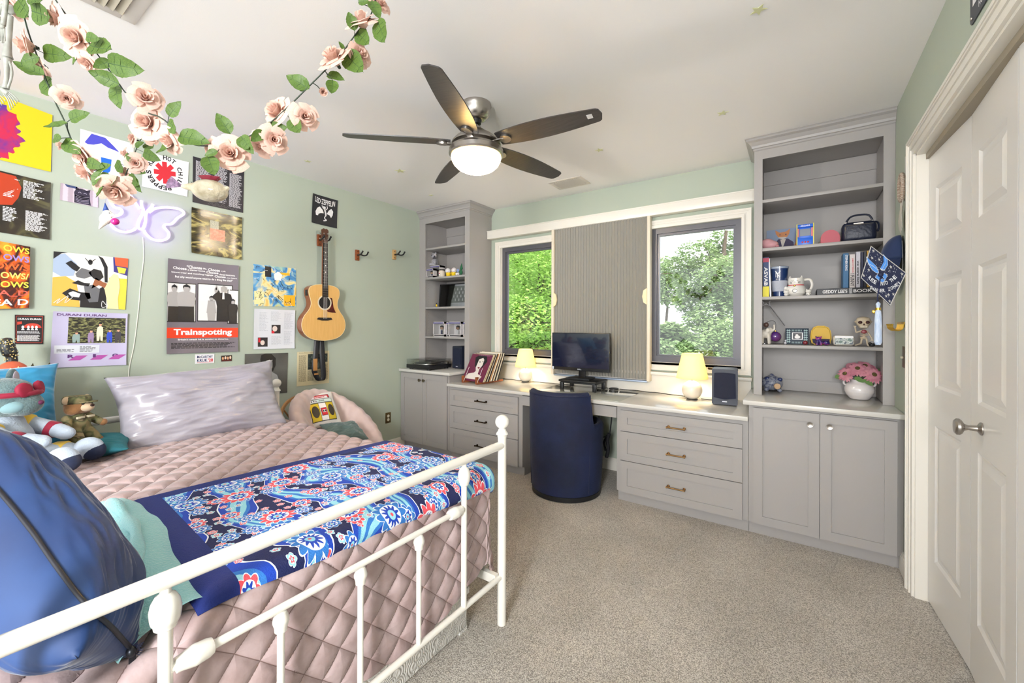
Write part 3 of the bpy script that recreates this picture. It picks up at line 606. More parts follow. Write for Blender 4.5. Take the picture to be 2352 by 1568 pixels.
# turntable
tt = thing('turntable', 'black record turntable with clear dust cover on the left counter', 'turntable', (-3.52, 3.44, .90))
TX0, TX1, TY0, TY1 = -3.625, -3.265, 3.175, 3.53
b = MB(); b.box((TX0, TY0, .912), (TX1, TY1, .955), .006); b.text('audio-technica', lambda u, v: (u, TY0-.0006, v), -3.49, .928, -3.41, .936); b.build('plinth', mat('satin black', (20, 21, 25), .35), tt)
for x in (TX0+.04, TX1-.04):
    for y in (TY0+.04, TY1-.04): b = MB(); b.lathe([(.022, .9005), (.02, .913)], (x, y, 0), 16); b.build('foot', M_black, tt)
b = MB(); b.lathe([(.148, .956), (.148, .966), (.145, .968), (0, .968)], (-3.462, 3.35, 0), 48); b.lathe([(.15, .9555), (.15, .959)], (-3.462, 3.35, 0), 48); b.build('platter', mat('black rubber platter', (26, 26, 28), .5), tt)
b = MB(); b.lathe([(.153, .9553), (.153, .963), (.149, .963)], (-3.462, 3.35, 0), 48, cap=False); b.build('platter_rim', M_nickel, tt)
b = MB(); b.tube([(-3.295, 3.48, .985), (-3.298, 3.38, .983), (-3.32, 3.29, .98), (-3.35, 3.25, .975)], .004, 8); b.lathe([(.026, .956), (.024, .98), (.012, .985)], (-3.295, 3.48, 0), 20); b.box((-3.362, 3.23, .968), (-3.342, 3.26, .977)); b.build('tonearm', M_nickel, tt)
def clear():
    m = bpy.data.materials.new('clear acrylic'); m.use_nodes = True; nt = m.node_tree; g = nt.nodes.new('ShaderNodeBsdfGlossy'); g.inputs['Roughness'].default_value = .03; t = nt.nodes.new('ShaderNodeBsdfTransparent'); t.inputs[0].default_value = (.93, .94, .94, 1)
    f = nt.nodes.new('ShaderNodeFresnel'); f.inputs[0].default_value = 1.3; mx = nt.nodes.new('ShaderNodeMixShader'); nt.links.new(f.outputs[0], mx.inputs[0]); nt.links.new(t.outputs[0], mx.inputs[1]); nt.links.new(g.outputs[0], mx.inputs[2]); nt.links.new(mx.outputs[0], nt.nodes['Material Output'].inputs[0]); return m
M_clear = clear()
b = MB(); x0, x1, y0, y1, z0, z1 = TX0+.004, TX1-.004, TY0+.004, TY1-.004, .957, 1.01
for q in (((x0, y0, z0), (x1, y0+.003, z1)), ((x0, y1-.003, z0), (x1, y1, z1)), ((x0, y0, z0), (x0+.003, y1, z1)), ((x1-.003, y0, z0), (x1, y1, z1)), ((x0, y0, z1), (x1, y1, z1+.003))): b.box(*q)
b.build('dust_cover', M_clear, tt)
# record rack and records
rk = thing('record_rack', 'small reddish wood record rack with clear front rods on the desk', 'record rack', (-2.76, 3.45, .79))
RM = Matrix.Translation((-2.78, 3.30, .79)) @ Matrix.Rotation(math.radians(-8), 4, 'Z')
for x in (-.105, .105):
    b = MB(); b.M = RM; b.box((x-.012, -.01, .001), (x+.012, .36, .022), .003); b.box((x-.014, -.028, .001), (x+.014, .002, .075), .004); b.build('rail', M_wood, rk)
for x in (-.075, .13):
    b = MB(); b.M = RM; b.tube([(x, -.035, .02), (x-.02, .06, .16)], .0022, 6); b.build('rod', mat('clear rod', (225, 222, 225), .1, coat=1), rk)
SL = [('e2d8c0', 'cream'), ('c9b48e', 'tan'), ('3a2f2c', 'dark brown'), ('e8e0cc', 'ivory'), ('2a2a2e', 'black'), ('d8a26a', 'orange tan'), ('efe8d8', 'off white'), ('55402e', 'brown'), ('d9cdb0', 'beige'), ('1f1d20', 'black'), ('e6dcc4', 'cream'), ('232227', 'black')]
M_rio = mat('plum sleeve', (104, 34, 66), .4)
for i in range(13):
    lean = math.radians(30); y = .010+i*.0185; R = RM @ Matrix.Translation((0, y, .024)) @ Matrix.Rotation(-(lean-.012*i), 4, 'X')
    b = MB(); b.M = R
    lab = 'plum record sleeve with a pale face drawing at the front of the record rack' if i == 0 else 'thin %s record sleeve leaning in the rack, %s' % (SL[i-1][1], ('just behind the plum sleeve' if i == 1 else 'rearmost of the row' if i == 12 else 'in the row behind the plum sleeve'))
    w = .157; h = .31
    if i == 0:
        b.box((-w, 0, 0), (w, .004, h)); b.mi = 1
        def P(pts, d=-.0006): b.poly([(u*w, d, (v+1)*h/2) for u, v in pts])
        P([(-.30, .1), (-.55, .75), (-.2, .93), (.5, .88), (.72, .5), (.5, .1), (.1, -.2)])                       # dark hair
        b.mi = 2; P([(-.12, .62), (.22, .74), (.38, .6), (.42, .2), (.20, -.22), (.02, -.30), (-.14, .0)], -.0012); P([(.02, -.22), (.28, -.1), (.30, -.45), (.75, -.62), (.62, -.86), (-.85, -.86), (-.62, -.5), (-.1, -.38)], -.0012)
        b.mi = 1; P([(-.03, .42), (.06, .47), (.15, .41), (.06, .38)], -.0018); P([(.24, .44), (.33, .5), (.38, .42)], -.0018)
        b.mi = 3; P([(.02, .0), (.15, .05), (.28, .01), (.15, -.08)], -.0018)
        b.mi = 4; b.text('DURAN DURAN', lambda u, v: (u, -.001, v), -w*.3, h*.945, w*.75, h*.975)
        b.build('record_sleeve', [M_rio, M_ink, mat('pale skin ink', (222, 214, 205), .4), mat('dark red ink', (120, 20, 40), .4), mat('lilac ink', (196, 150, 180), .4)]); o = bpy.data.objects[-1] if False else None
        o = [q for q in bpy.data.objects if q.name.startswith('record_sleeve')][0]; tag(o, lab, 'record', 'records in the rack')
    else:
        dx = random.uniform(-.004, .004); b.box((-w+dx, 0, 0), (w+dx, .0045, h+random.uniform(-.003, .006))); tag(b.build('record_sleeve', mat('sleeve '+SL[i-1][1], SL[i-1][0], .6)), lab, 'record', 'records in the rack')
# under the desk: hanging black strap and a wire loop
b = MB(); p = lambda x, y, Y=3.5: tuple(ony(x, y, Y)); b.tube(spline([p(1404, 912), p(1405, 955), p(1402, 985), p(1399, 1000)], 5), .006, 8); b.tube(spline([p(1399, 995), p(1395, 1010), p(1397, 1030), p(1393, 1050)], 5), [.016]*16, 8)
b.tube(spline([p(1394, 1000), p(1388, 1015), p(1391, 1035)], 4), .009, 6); tag(b.build('bag_strap', mat('black webbing', (22, 22, 28), .8)), 'black strap bundle hanging under the desk right of the chair', 'strap')
cord('thin black wire loop hanging under the desk near the velvet chair', [p(1374, 930), p(1376, 955), p(1380, 975), p(1385, 990), p(1380, 1002), p(1390, 1003), p(1400, 998)], .0045)
cord('grey wire loop hanging behind the black wire under the desk', [p(1380, 906, 3.6), p(1378, 985, 3.6), p(1386, 970, 3.6), p(1386, 962, 3.6), p(1379, 965, 3.6), p(1376, 985, 3.6), p(1386, 1000, 3.6)], .003, mat('grey wire', (150, 150, 155), .4))
# ================================================================== VELVET CHAIR
vc = thing('barrel_chair', 'navy blue velvet barrel chair pushed up to the desk', 'chair', (-1.614, 3.17, 0), math.radians(-84))
CM = WM[vc.name]; RO = .302
def shell_h(a): a = abs(a); return .865 if a < 1.02 else (.865-.265*min(1, (a-1.02)/.12))
b = MB(); b.M = CM; prof = []
def shl(u, v):
    a = (u*2-1)*2.5; h = shell_h(a); ro = RO+.006*math.sin(2.2*v)+.012*v; ri = ro-.062
    # v: 0..1 goes up outside, over the top, down inside
    if v < .45: k = v/.45; r = ro-.012*(1-k)**3; z = .045+(h-.03-.045)*k
    elif v < .55: k = (v-.45)/.1; r = (ro+ri)/2+(ro-ri)/2*math.cos(PI*k); z = h-.03+.03*math.sin(PI*k)
    else: k = (v-.55)/.45; r = ri; z = h-.03-(h-.03-.40)*k
    return (r*math.cos(a), r*math.sin(a), z)
b.grid(shl, 90, 44); b.build('backrest', M_navy, vc, sharp=60)
b = MB(); b.M = CM; b.lathe([(.05, .045), (RO-.03, .045), (RO-.012, .07), (RO-.02, .34), (RO-.03, .36)], n=48); b.lathe([(.01, .36), (RO-.055, .36), (RO-.05, .40), (RO-.06, .45), (RO-.1, .465), (0.001, .47)], n=48); b.build('seat', M_navy, vc, sharp=60)
b = MB(); b.M = CM; b.lathe([(RO-.02, .001), (RO-.012, .006), (RO-.012, .04), (RO-.02, .046)], n=60); b.build('plinth', M_black, vc)
b = MB(); b.M = CM; b.tube([((RO+.012)*math.cos(a), (RO+.012)*math.sin(a), .838) for a in [(-1.0+2.0*i/40) for i in range(41)]], .004, 6)
for s in (-1, 1): b.tube([((RO-.006+.016*k/12)*math.cos(s*1.02), (RO-.006+.016*k/12)*math.sin(s*1.02), .06+.79*k/12) for k in range(13)], .003, 6)
b.build('piping', mat('dark navy piping', (12, 24, 58), .6), vc)
# ================================================================== BED
BX0, BX1, BY0, BY1 = -3.23, -1.131, .050, 1.569
bed = thing('bed_frame', 'white iron bed frame with ball finials and barred footboard', 'bed', ((BX0+BX1)/2, (BY0+BY1)/2, 0))
BALL = [(.0205, 0), (.0205, .868), (.0225, .874), (.0225, .880), (.029, .885), (.026, .893), (.020, .900), (.018, .908)]+[(.033*math.cos(a), .942+.033*math.sin(a)) for a in [(-1.15+2.72*i/14) for i in range(15)]]
def endframe(x, dz):
    for y in (BY0, BY1):
        b = MB(); b.lathe([(r, z+(dz if z > .5 else 0)) for r, z in BALL], (x, y, .001), 28); b.build('post', M_wiron, bed, sharp=28)
    b = MB(); b.cyl((x, BY0, .836+dz), (x, BY1, .836+dz), .0188, n=24); b.build('top_rail', M_wiron, bed)
    b = MB(); b.cyl((x, .325, .638+dz), (x, BY1-.27, .638+dz), .0105, n=16); b.build('middle_rail', M_wiron, bed)
    b = MB(); b.cyl((x, BY0, .225), (x, BY1, .225), .0125, n=16); b.build('low_rail', M_wiron, bed)
    for i, y in enumerate((.3175, 1.3015)):
        b = MB(); R = .0135; pf = [(R, .225), (R, .730+dz), (.021, .735+dz), (.0225, .743+dz), (.026, .748+dz), (.0275, .755+dz), (.0285, .765+dz), (.029, .775+dz), (.026, .790+dz), (.019, .803+dz), (.011, .809+dz), (.010, .83+dz)]
        b.lathe([(r if i == 0 else r*.9, z) for r, z in pf], (x, y, 0), 24); b.build('tall_spindle', M_wiron, bed, sharp=25)
        s = 1 if i == 0 else -1; b = MB(); b.lathe([(.008, .014), (.0165, .018), (.0175, .028), (.023, .05), (.0235, .056), (.0225, .062), (.0215, .078), (.018, .088), (.0105, .092)], (x, y, .638+dz), 20, (0, s, 0)); b.build('rail_collar', M_wiron, bed, sharp=25)
    for y in (.563, .808, 1.053):
        b = MB(); b.lathe([(.0095, .225), (.0095, .575+dz), (.0155, .578+dz), (.0165, .59+dz), (.0205, .602+dz), (.0205, .608+dz), (.017, .620+dz), (.0135, .627+dz), (.007, .630+dz), (.007, .638+dz)], (x, y, 0), 20); b.build('short_spindle', M_wiron, bed, sharp=25)
endframe(BX1, 0); endframe(BX0, .009)
for y in (BY0+.03, BY1-.05): b = MB(); b.box((BX0, y-.002, .21), (BX1, y+.022, .25)); b.build('side_rail', M_wiron, bed)
ub = thing('underbed_box', 'white embossed storage box on the carpet under the bed foot', 'storage box', (-1.6, .85, 0))
def shell_relief():
    m = bpy.data.materials.new('white embossed plastic'); m.use_nodes = True; nt = m.node_tree; b = nt.nodes['Principled BSDF']; b.inputs['Base Color'].default_value = lin((226, 224, 218)); b.inputs['Roughness'].default_value = .4
    tc = nt.nodes.new('ShaderNodeTexCoord'); v = nt.nodes.new('ShaderNodeTexVoronoi'); v.inputs['Scale'].default_value = 17; nt.links.new(tc.outputs['Object'], v.inputs['Vector'])
    mt = nt.nodes.new('ShaderNodeMath'); mt.operation = 'MULTIPLY'; mt.inputs[1].default_value = 42; sn = nt.nodes.new('ShaderNodeMath'); sn.operation = 'SINE'; nt.links.new(v.outputs['Distance'], mt.inputs[0]); nt.links.new(mt.outputs[0], sn.inputs[0])
    bp = nt.nodes.new('ShaderNodeBump'); bp.inputs['Strength'].default_value = .55; bp.inputs['Distance'].default_value = .006; nt.links.new(sn.outputs[0], bp.inputs['Height']); nt.links.new(bp.outputs[0], b.inputs['Normal']); return m
ME = shell_relief()
b = MB(); b.box((-2.1, .30, .012), (-1.24, 1.45, .19), .006); b.box((-2.11, .29, .165), (-1.232, 1.46, .195), .006); b.build('box_body', ME, ub)
for y in (.34, 1.40): b = MB(); b.box((-1.30, y, .0005), (-1.24, y+.05, .02)); b.build('foot', ME, ub)
M_sheet = mat('white sheet', (214, 210, 210), .8)
b = MB(); b.box((-3.19, .085, .255), (-1.25, 1.49, .60), .05, 4); tag(b.build('mattress', M_sheet), 'thick mattress on the white bed, hidden under the pink quilt', 'mattress')
# ---- quilt: lies on the mattress and drapes over the foot and both sides
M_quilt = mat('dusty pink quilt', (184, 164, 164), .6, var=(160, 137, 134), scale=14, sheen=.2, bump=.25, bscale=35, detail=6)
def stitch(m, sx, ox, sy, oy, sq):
    """crease shade of the stitching painted along the diagonals, measured on the cloth"""
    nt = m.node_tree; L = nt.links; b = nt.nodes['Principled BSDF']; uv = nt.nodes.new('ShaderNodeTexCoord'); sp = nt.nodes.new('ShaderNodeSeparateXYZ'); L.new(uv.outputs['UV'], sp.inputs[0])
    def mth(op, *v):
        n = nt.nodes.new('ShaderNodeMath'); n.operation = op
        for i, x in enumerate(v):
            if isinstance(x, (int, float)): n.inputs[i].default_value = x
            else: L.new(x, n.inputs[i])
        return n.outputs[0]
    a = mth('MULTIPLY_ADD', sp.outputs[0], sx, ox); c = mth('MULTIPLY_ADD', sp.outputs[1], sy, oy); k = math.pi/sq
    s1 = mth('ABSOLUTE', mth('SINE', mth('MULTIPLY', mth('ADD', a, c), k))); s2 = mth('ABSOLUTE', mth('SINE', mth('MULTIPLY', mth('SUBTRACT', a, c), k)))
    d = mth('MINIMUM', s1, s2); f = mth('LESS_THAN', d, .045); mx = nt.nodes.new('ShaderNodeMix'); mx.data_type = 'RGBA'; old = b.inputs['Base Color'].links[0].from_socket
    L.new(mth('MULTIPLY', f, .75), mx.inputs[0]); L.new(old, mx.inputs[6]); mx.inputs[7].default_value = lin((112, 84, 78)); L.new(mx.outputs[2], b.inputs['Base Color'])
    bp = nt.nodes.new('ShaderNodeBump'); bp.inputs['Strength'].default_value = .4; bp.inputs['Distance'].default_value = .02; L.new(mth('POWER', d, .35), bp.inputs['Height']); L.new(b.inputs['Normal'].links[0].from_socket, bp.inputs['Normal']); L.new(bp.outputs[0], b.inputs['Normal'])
QT, QA, QB0, QB1, RB = .712, -1.225, .07, 1.505, .045
def qsurf(a, bb, off=0.0, hem=True):
    """a, bb measured over the cloth; a past QA hangs at the foot, bb past QB0/QB1 hangs at the sides"""
    ea = max(0, a-QA); eb = max(0, bb-QB1) if bb > QB1 else min(0, bb-QB0)
    r = math.hypot(ea, eb)
    top = QT+.010*math.sin(a*2.1+.5)*math.sin(bb*2.3)-.008*max(0, (a+1.7))-.075*math.exp(-((min(a, QA)+1.25)**2+(bb-.22)**2)/.030)
    if r < 1e-9: return Vector((a, bb, top+off)), Vector((0, 0, 1))
    dx, dy = ea/r, eb/r; th = min(r/RB, PI/2); out = RB*math.sin(th); down = RB*(1-math.cos(th))+max(0, r-RB*PI/2)
    hang = max(0, r-RB*PI/2)
    flare = .05*hang*dy*dy+.012*math.sin(bb*9+a*4)*min(1, hang*4)*(.5+.5*dy*dy)+.004*hang
    n = Vector((dx*math.sin(th), dy*math.sin(th), math.cos(th)))
    cx, cy = min(a, QA), min(max(bb, QB0), QB1)
    return Vector((cx+dx*(out+flare), cy+dy*(out+flare), top-down))+n*off, n
SQ = .118
def puff(a, bb): return .0135*(abs(math.sin(PI*(a+bb)/SQ)*math.sin(PI*(a-bb)/SQ))**.36)
A0, A1, Bq0, Bq1 = -3.17, QA+.56, QB0-.42, QB1+.46
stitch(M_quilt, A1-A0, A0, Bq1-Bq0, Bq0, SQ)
def qf(u, v):
    a = A0+(A1-A0)*u; bb = Bq0+(Bq1-Bq0)*v
    ea = max(0, a-QA); eb = max(0, bb-QB1)
    # rounded quilt corner and the shorter hem toward the window side
    lim = .50+.035*math.sin(bb*5.0+2.2)-.05*min(1, max(0, (bb-1.05)*3))
    if ea > lim: a = QA+lim; 
    r = math.hypot(ea if ea < lim else lim, eb)
    if eb > 0 and ea > 0 and r > .50: k = .50/r; a = QA+(a-QA)*k; bb = QB1+eb*k
    p, n = qsurf(a, bb); w = .004*noise.noise(Vector((a*7, bb*7, 0)))+.006*noise.noise(Vector((a*2.2, bb*2.2, 3)))
    return p+n*(puff(a, bb)+w)
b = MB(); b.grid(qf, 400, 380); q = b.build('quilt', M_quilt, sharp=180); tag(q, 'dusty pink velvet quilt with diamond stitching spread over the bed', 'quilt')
# ---- patterned throw across the foot of the bed
def throw_mat():
    m = bpy.data.materials.new('blue floral fleece'); m.use_nodes = True; nt = m.node_tree; L = nt.links; b = nt.nodes['Principled BSDF']; b.inputs['Roughness'].default_value = .85; b.inputs['Sheen Weight'].default_value = 0
    def mth(op, a, c=None, d=None):
        n = nt.nodes.new('ShaderNodeMath'); n.operation = op
        for i, x in enumerate((a, c, d)):
            if x is None: continue
            if isinstance(x, (int, float)): n.inputs[i].default_value = x
            else: L.new(x, n.inputs[i])
        return n.outputs[0]
    def mix(f, a, c):
        n = nt.nodes.new('ShaderNodeMix'); n.data_type = 'RGBA'
        if isinstance(f, (int, float)): n.inputs[0].default_value = f
        else: L.new(f, n.inputs[0])
        for i, x in ((6, a), (7, c)):
            if isinstance(x, tuple): n.inputs[i].default_value = x
            else: L.new(x, n.inputs[i])
        return n.outputs[2]
    tc = nt.nodes.new('ShaderNodeTexCoord'); nz = nt.nodes.new('ShaderNodeTexNoise'); nz.inputs['Scale'].default_value = 5; L.new(tc.outputs['UV'], nz.inputs['Vector'])
    mp = nt.nodes.new('ShaderNodeMapping'); mp.inputs['Scale'].default_value = (1.28, .95, 1); L.new(tc.outputs['UV'], mp.inputs[0])
    va = nt.nodes.new('ShaderNodeVectorMath'); va.operation = 'MULTIPLY_ADD'; L.new(nz.outputs['Color'], va.inputs[0]); va.inputs[1].default_value = (.05, .05, 0); L.new(mp.outputs[0], va.inputs[2]); co = va.outputs[0]
    navy, blue, mid, aqua, white, coral = [lin(c) for c in ((14, 26, 80), (20, 66, 180), (48, 120, 200), (150, 212, 226), (236, 240, 246), (232, 84, 96))]
    w = nt.nodes.new('ShaderNodeTexWave'); w.inputs['Scale'].default_value = 1.6; w.inputs['Distortion'].default_value = 9; w.inputs['Detail'].default_value = 2; w.inputs['Detail Scale'].default_value = 1.2; L.new(co, w.inputs['Vector'])
    f = w.outputs['Fac']; col = mix(mth('GREATER_THAN', f, .38), navy, blue); col = mix(mth('GREATER_THAN', f, .74), col, mid)
    col = mix(mth('LESS_THAN', mth('ABSOLUTE', mth('SUBTRACT', f, .38)), .03), col, white); col = mix(mth('LESS_THAN', mth('ABSOLUTE', mth('SUBTRACT', f, .93)), .06), col, aqua)
    for sc, seed, k, rad in ((19, .3, 5, .24), (10.5, 3.7, 8, .32), (6.2, 9.1, 12, .36)):
        v = nt.nodes.new('ShaderNodeTexVoronoi'); v.voronoi_dimensions = '2D'; v.inputs['Scale'].default_value = sc; v.inputs['Randomness'].default_value = .75
        ad = nt.nodes.new('ShaderNodeVectorMath'); ad.operation = 'ADD'; L.new(co, ad.inputs[0]); ad.inputs[1].default_value = (seed, seed*.7, 0); L.new(ad.outputs[0], v.inputs['Vector'])
        sb = nt.nodes.new('ShaderNodeVectorMath'); sb.operation = 'SUBTRACT'; L.new(ad.outputs[0], sb.inputs[0]); L.new(v.outputs['Position'], sb.inputs[1])
        sp = nt.nodes.new('ShaderNodeSeparateXYZ'); L.new(sb.outputs[0], sp.inputs[0]); an = mth('ARCTAN2', sp.outputs[1], sp.outputs[0]); d = v.outputs['Distance']
        sc_ = nt.nodes.new('ShaderNodeSeparateColor'); L.new(v.outputs['Color'], sc_.inputs[0]); rnd = sc_.outputs[0]
        pet = mth('ABSOLUTE', mth('COSINE', mth('MULTIPLY', an, k/2))); e = mth('SUBTRACT', mth('MULTIPLY_ADD', pet, rad*.35, rad*.75), d); has = mth('GREATER_THAN', rnd, .35)
        ins = lambda t: mth('MULTIPLY', mth('GREATER_THAN', e, t), has)
        col = mix(ins(-.02), col, white); pc = mix(mth('GREATER_THAN', sc_.outputs[1], .6), aqua if k == 5 else mid, coral); col = mix(ins(.008), col, pc)
        col = mix(mth('MULTIPLY', mth('LESS_THAN', d, rad*.66), has), col, white); p2 = mth('SUBTRACT', mth('MULTIPLY_ADD', mth('COSINE', mth('MULTIPLY_ADD', an, k, 1.5)), rad*.12, rad*.48), d)
        col = mix(mth('MULTIPLY', mth('GREATER_THAN', p2, 0), has), col, blue if k != 5 else coral); col = mix(mth('MULTIPLY', mth('LESS_THAN', d, rad*.26), has), col, aqua); col = mix(mth('MULTIPLY', mth('LESS_THAN', d, rad*.10), has), col, coral)
    # plain navy border
    su = nt.nodes.new('ShaderNodeSeparateXYZ'); L.new(tc.outputs['UV'], su.inputs[0])
    bo = mth('MAXIMUM', mth('LESS_THAN', su.outputs[0], .075), mth('MAXIMUM', mth('LESS_THAN', su.outputs[1], .10), mth('GREATER_THAN', su.outputs[0], .985)))
    col = mix(bo, col, lin((18, 38, 110)))
    n2 = nt.nodes.new('ShaderNodeTexNoise'); n2.inputs['Scale'].default_value = 260; L.new(tc.outputs['Object'], n2.inputs['Vector']); bp = nt.nodes.new('ShaderNodeBump'); bp.inputs['Strength'].default_value = .5; bp.inputs['Distance'].default_value = .004; L.new(n2.outputs['Fac'], bp.inputs['Height']); L.new(bp.outputs[0], b.inputs['Normal'])
    L.new(col, b.inputs['Base Color']); return m
M_throw = throw_mat(); M_aqua = mat('aqua fleece', (150, 204, 206), .9, sheen=.5, bump=.6, bscale=160)
tb = thing('throw_blanket', 'navy and blue floral fleece throw folded across the foot of the bed', 'blanket', (-1.6, 1.0, .73))
def tf(off):
    def f(u, v):
        # u along the bed width, v from the head side over the foot edge
        bb = .45+1.14*u; a0 = -2.02+.10*u; a1 = QA+.02+.085*u+.006*math.sin(u*9); a = a0+(a1-a0)*v
        if u < .1: a0 = -2.02; 
        bb += -.05*v*(1-u)+.0*v
        p, n = qsurf(a, bb); e = min(u, 1-u, v, 1-v); th = .024*min(1, (e/.03))**.5 if e >= 0 else 0
        return p+n*(.011+off*th+.004*noise.noise(Vector((a*4, bb*4, 7)))*(off > 0))
    return f
b = MB(); b.grid(tf(1), 110, 90); b.grid(tf(0), 30, 30); b.build('top_layer', M_throw, tb, sharp=180)
def tf2(u, v):
    bb = .30+.17*u+.03*math.sin(v*5); a = -2.04+.815*v; bb += .02*v
    if v < .3: bb += .05*(1-v/.3)*(1-u)
    p, n = qsurf(a, bb-.03*v); return p+n*(.013+.034*math.sin(PI*min(1, max(0, u)))**.6+.003*math.sin(v*14+u*8)*math.sin(PI*u)+.006*noise.noise(Vector((a*9, bb*9, 0))))
b = MB(); b.grid(tf2, 26, 90); b.build('turned_back_edge', M_aqua, tb, sharp=180)
b = MB(); P = []
for i in range(30): v = i/29; p, n = qsurf(-1.98+.74*v, .40-.09*v+.03*math.sin(v*4)); P.append(p+n*(.052+.006*math.sin(v*17)))
b.tube(P, [.016+.004*math.sin(i*.8) for i in range(30)], 12); b.build('rolled_hem', M_aqua, tb, sharp=180)
# ---- pillows
def pillow(M, w, h, t, m, name, label, cat='pillow', wr=.012, seed=0, ear=.10, grp=None, parent=None, N=70, fl=2.6, pw=.5, piping=None, rad=0):
    """w, h half sizes in the local xy plane, t half thickness"""
    b = MB(); b.M = M
    for s in (1, -1):
        def f(u, v, s=s):
            u, v = u*2-1, v*2-1
            x = w*u*(1-ear*(1-v*v)*.9*abs(u)); y = h*v*(1-ear*(1-u*u)*.9*abs(v))
            if rad: k = (abs(u)**4+abs(v)**4)**.25; m_ = max(abs(u), abs(v)); x *= 1-rad*(1-(m_/k if k else 1)); y *= 1-rad*(1-(m_/k if k else 1))
            d = max(0, (1-abs(u)**fl)*(1-abs(v)**fl))**pw
            n1 = noise.noise(Vector((u*2.2+seed, v*2.2, s*3))); n2 = abs(noise.noise(Vector((u*3+seed*2+1.5*v, v*8, s*5))))
            return (x, y, s*(t*d+wr*(n1*1.2-n2*.9)*min(1, d*2)))
        b.grid(f, N, N)
    bmesh.ops.remove_doubles(b.bm, verts=b.bm.verts[:], dist=1e-4); bmesh.ops.recalc_face_normals(b.bm, faces=b.bm.faces[:])
    o = b.build(name, m, parent, sharp=180)
    if label: tag(o, label, cat, grp)
    return o
M_satin = mat('silver satin', (164, 160, 168), .24, var=(150, 145, 156), scale=3, sheen=.3, coat=.15); M_blue = mat('royal blue velvet', (16, 58, 112), .62, var=(10, 38, 84), scale=4, sheen=.4)
o = pillow(fr((-3.02, 1.045, .905), (.06, 1, .05), None, (.93, -.04, .42)), .435, .235, .125, M_satin, 'pillow', 'silver satin pillow standing against the headboard', wr=.026, seed=3, ear=.10)
# large blue reading pillow on the near corner of the bed foot, its zip edge toward the footboard
s_ = Vector((-.948, -.311, .688)).normalized(); n_ = Vector((.007, .471, .412)); n_ = (n_-s_*n_.dot(s_)).normalized(); cM = fr((-1.447, .144, .906), s_, None, n_)
bp_ = thing('reading_pillow', 'big royal blue velvet pillow with black zip at the foot corner', 'pillow', M=cM)
o = pillow(cM, .355, .106, .130, M_blue, 'cover', None, wr=.014, seed=8, ear=.05, parent=bp_, fl=3.2, pw=.55)
from mathutils.bvhtree import BVHTree
_bv = BVHTree.FromPolygons([cM @ v.co for v in o.data.vertices], [tuple(p.vertices) for p in o.data.polygons])
zp = []
for x_, y_ in [(q.x, q.y) for q in spline([(-60, 1075, 0), (0, 1130, 0), (70, 1215, 0), (130, 1300, 0), (200, 1390, 0), (262, 1448, 0), (300, 1490, 0)], 8)]:
    h_ = _bv.ray_cast(Vector((0, 0, H)), ray(x_, y_).normalized())
    if h_[0] is not None: zp.append(h_[0]+h_[1]*.002*(1 if h_[1].dot(ray(x_, y_)) < 0 else -1))
b = MB(); b.tube(zp, .0045, 8); b.bm.verts.ensure_lookup_table(); zz = b.build('zip', mat('black zip tape', (14, 18, 30), .6), bp_, sharp=180)
ze = zp[-1]; b = MB(); b.ell(ze+Vector((.006, -.002, -.002)), (.011, .009, .012)); b.box((ze.x+.004, ze.y-.006, ze.z-.032), (ze.x+.008, ze.y+.006, ze.z-.008), .001); b.build('slider', mat('dark zip metal', (50, 52, 58), .35, .8), zz)
b = MB()
for i in range(9): b.tube([ze, ze+Vector((.010, .006+.002*(i % 3), .004*(i-4)*.6)), ze+Vector((.014, .012+.002*(i % 4), .006*(i-4)*.6))], .0007, 4)
b.build('loose_threads', M_navy, bp_)
o = pillow(fr((-3.09, .16, .955), (0, 1, .0), None, (.86, .12, .50)), .29, .27, .10, mat('sky blue velvet', (52, 150, 190), .7, var=(36, 124, 168), scale=3, sheen=.7), 'pillow', 'sky blue velvet cushion behind the plush mouse', 'cushion', wr=.02, seed=5, ear=.12)
o = pillow(fr((-3.0, .43, .775), (.35, 1, 0), None, (0, 0, 1)), .27, .20, .045, mat('teal cotton', (22, 104, 116), .8, var=(18, 92, 104), scale=3), 'pillow', 'flat teal pillow lying under the camouflage teddy bear', 'pillow', wr=.01, seed=6)
# ---- plush mouse in a space suit
def MX(o, fwd, up=(0, 0, 1)):       # local x forward, z up
    x = Vector(fwd).normalized(); z = Vector(up); y = z.cross(x).normalized(); z = x.cross(y)
    return Matrix(((x.x, y.x, z.x, o[0]), (x.y, y.y, z.y, o[1]), (x.z, y.z, z.z, o[2]), (0, 0, 0, 1)))
pm = MX((-2.86, .24, .742), (.62, .80, 0)); pl = thing('plush_mouse', 'plush grey mouse in a pale space suit with red goggles', 'plush toy', M=pm)
M_plg = mat('grey green plush', (104, 126, 128), .95, var=(84, 106, 110), scale=30, sheen=.6, bump=.5, bscale=140); M_suit = mat('pale blue grey fleece', (172, 184, 198), .95, sheen=.5, bump=.3, bscale=160); M_yel = mat('yellow fleece', (232, 196, 82), .9, sheen=.4); M_mar = mat('maroon fabric', (140, 22, 52), .8, sheen=.3)
def part(b, name, m, parent, M): b.bm.transform(M); return b.build(name, m, parent, sharp=180)
part(blob([('e', (.0, 0, .12), (.088, .10, .115)), ('e', (-.01, 0, .205), (.066, .082, .06)), ('c', (.05, .06, .05), (.17, .075, .055), .052, .042), ('c', (.05, -.06, .05), (.16, -.085, .05), .052, .042)], .007), 'body', M_suit, pl, pm)
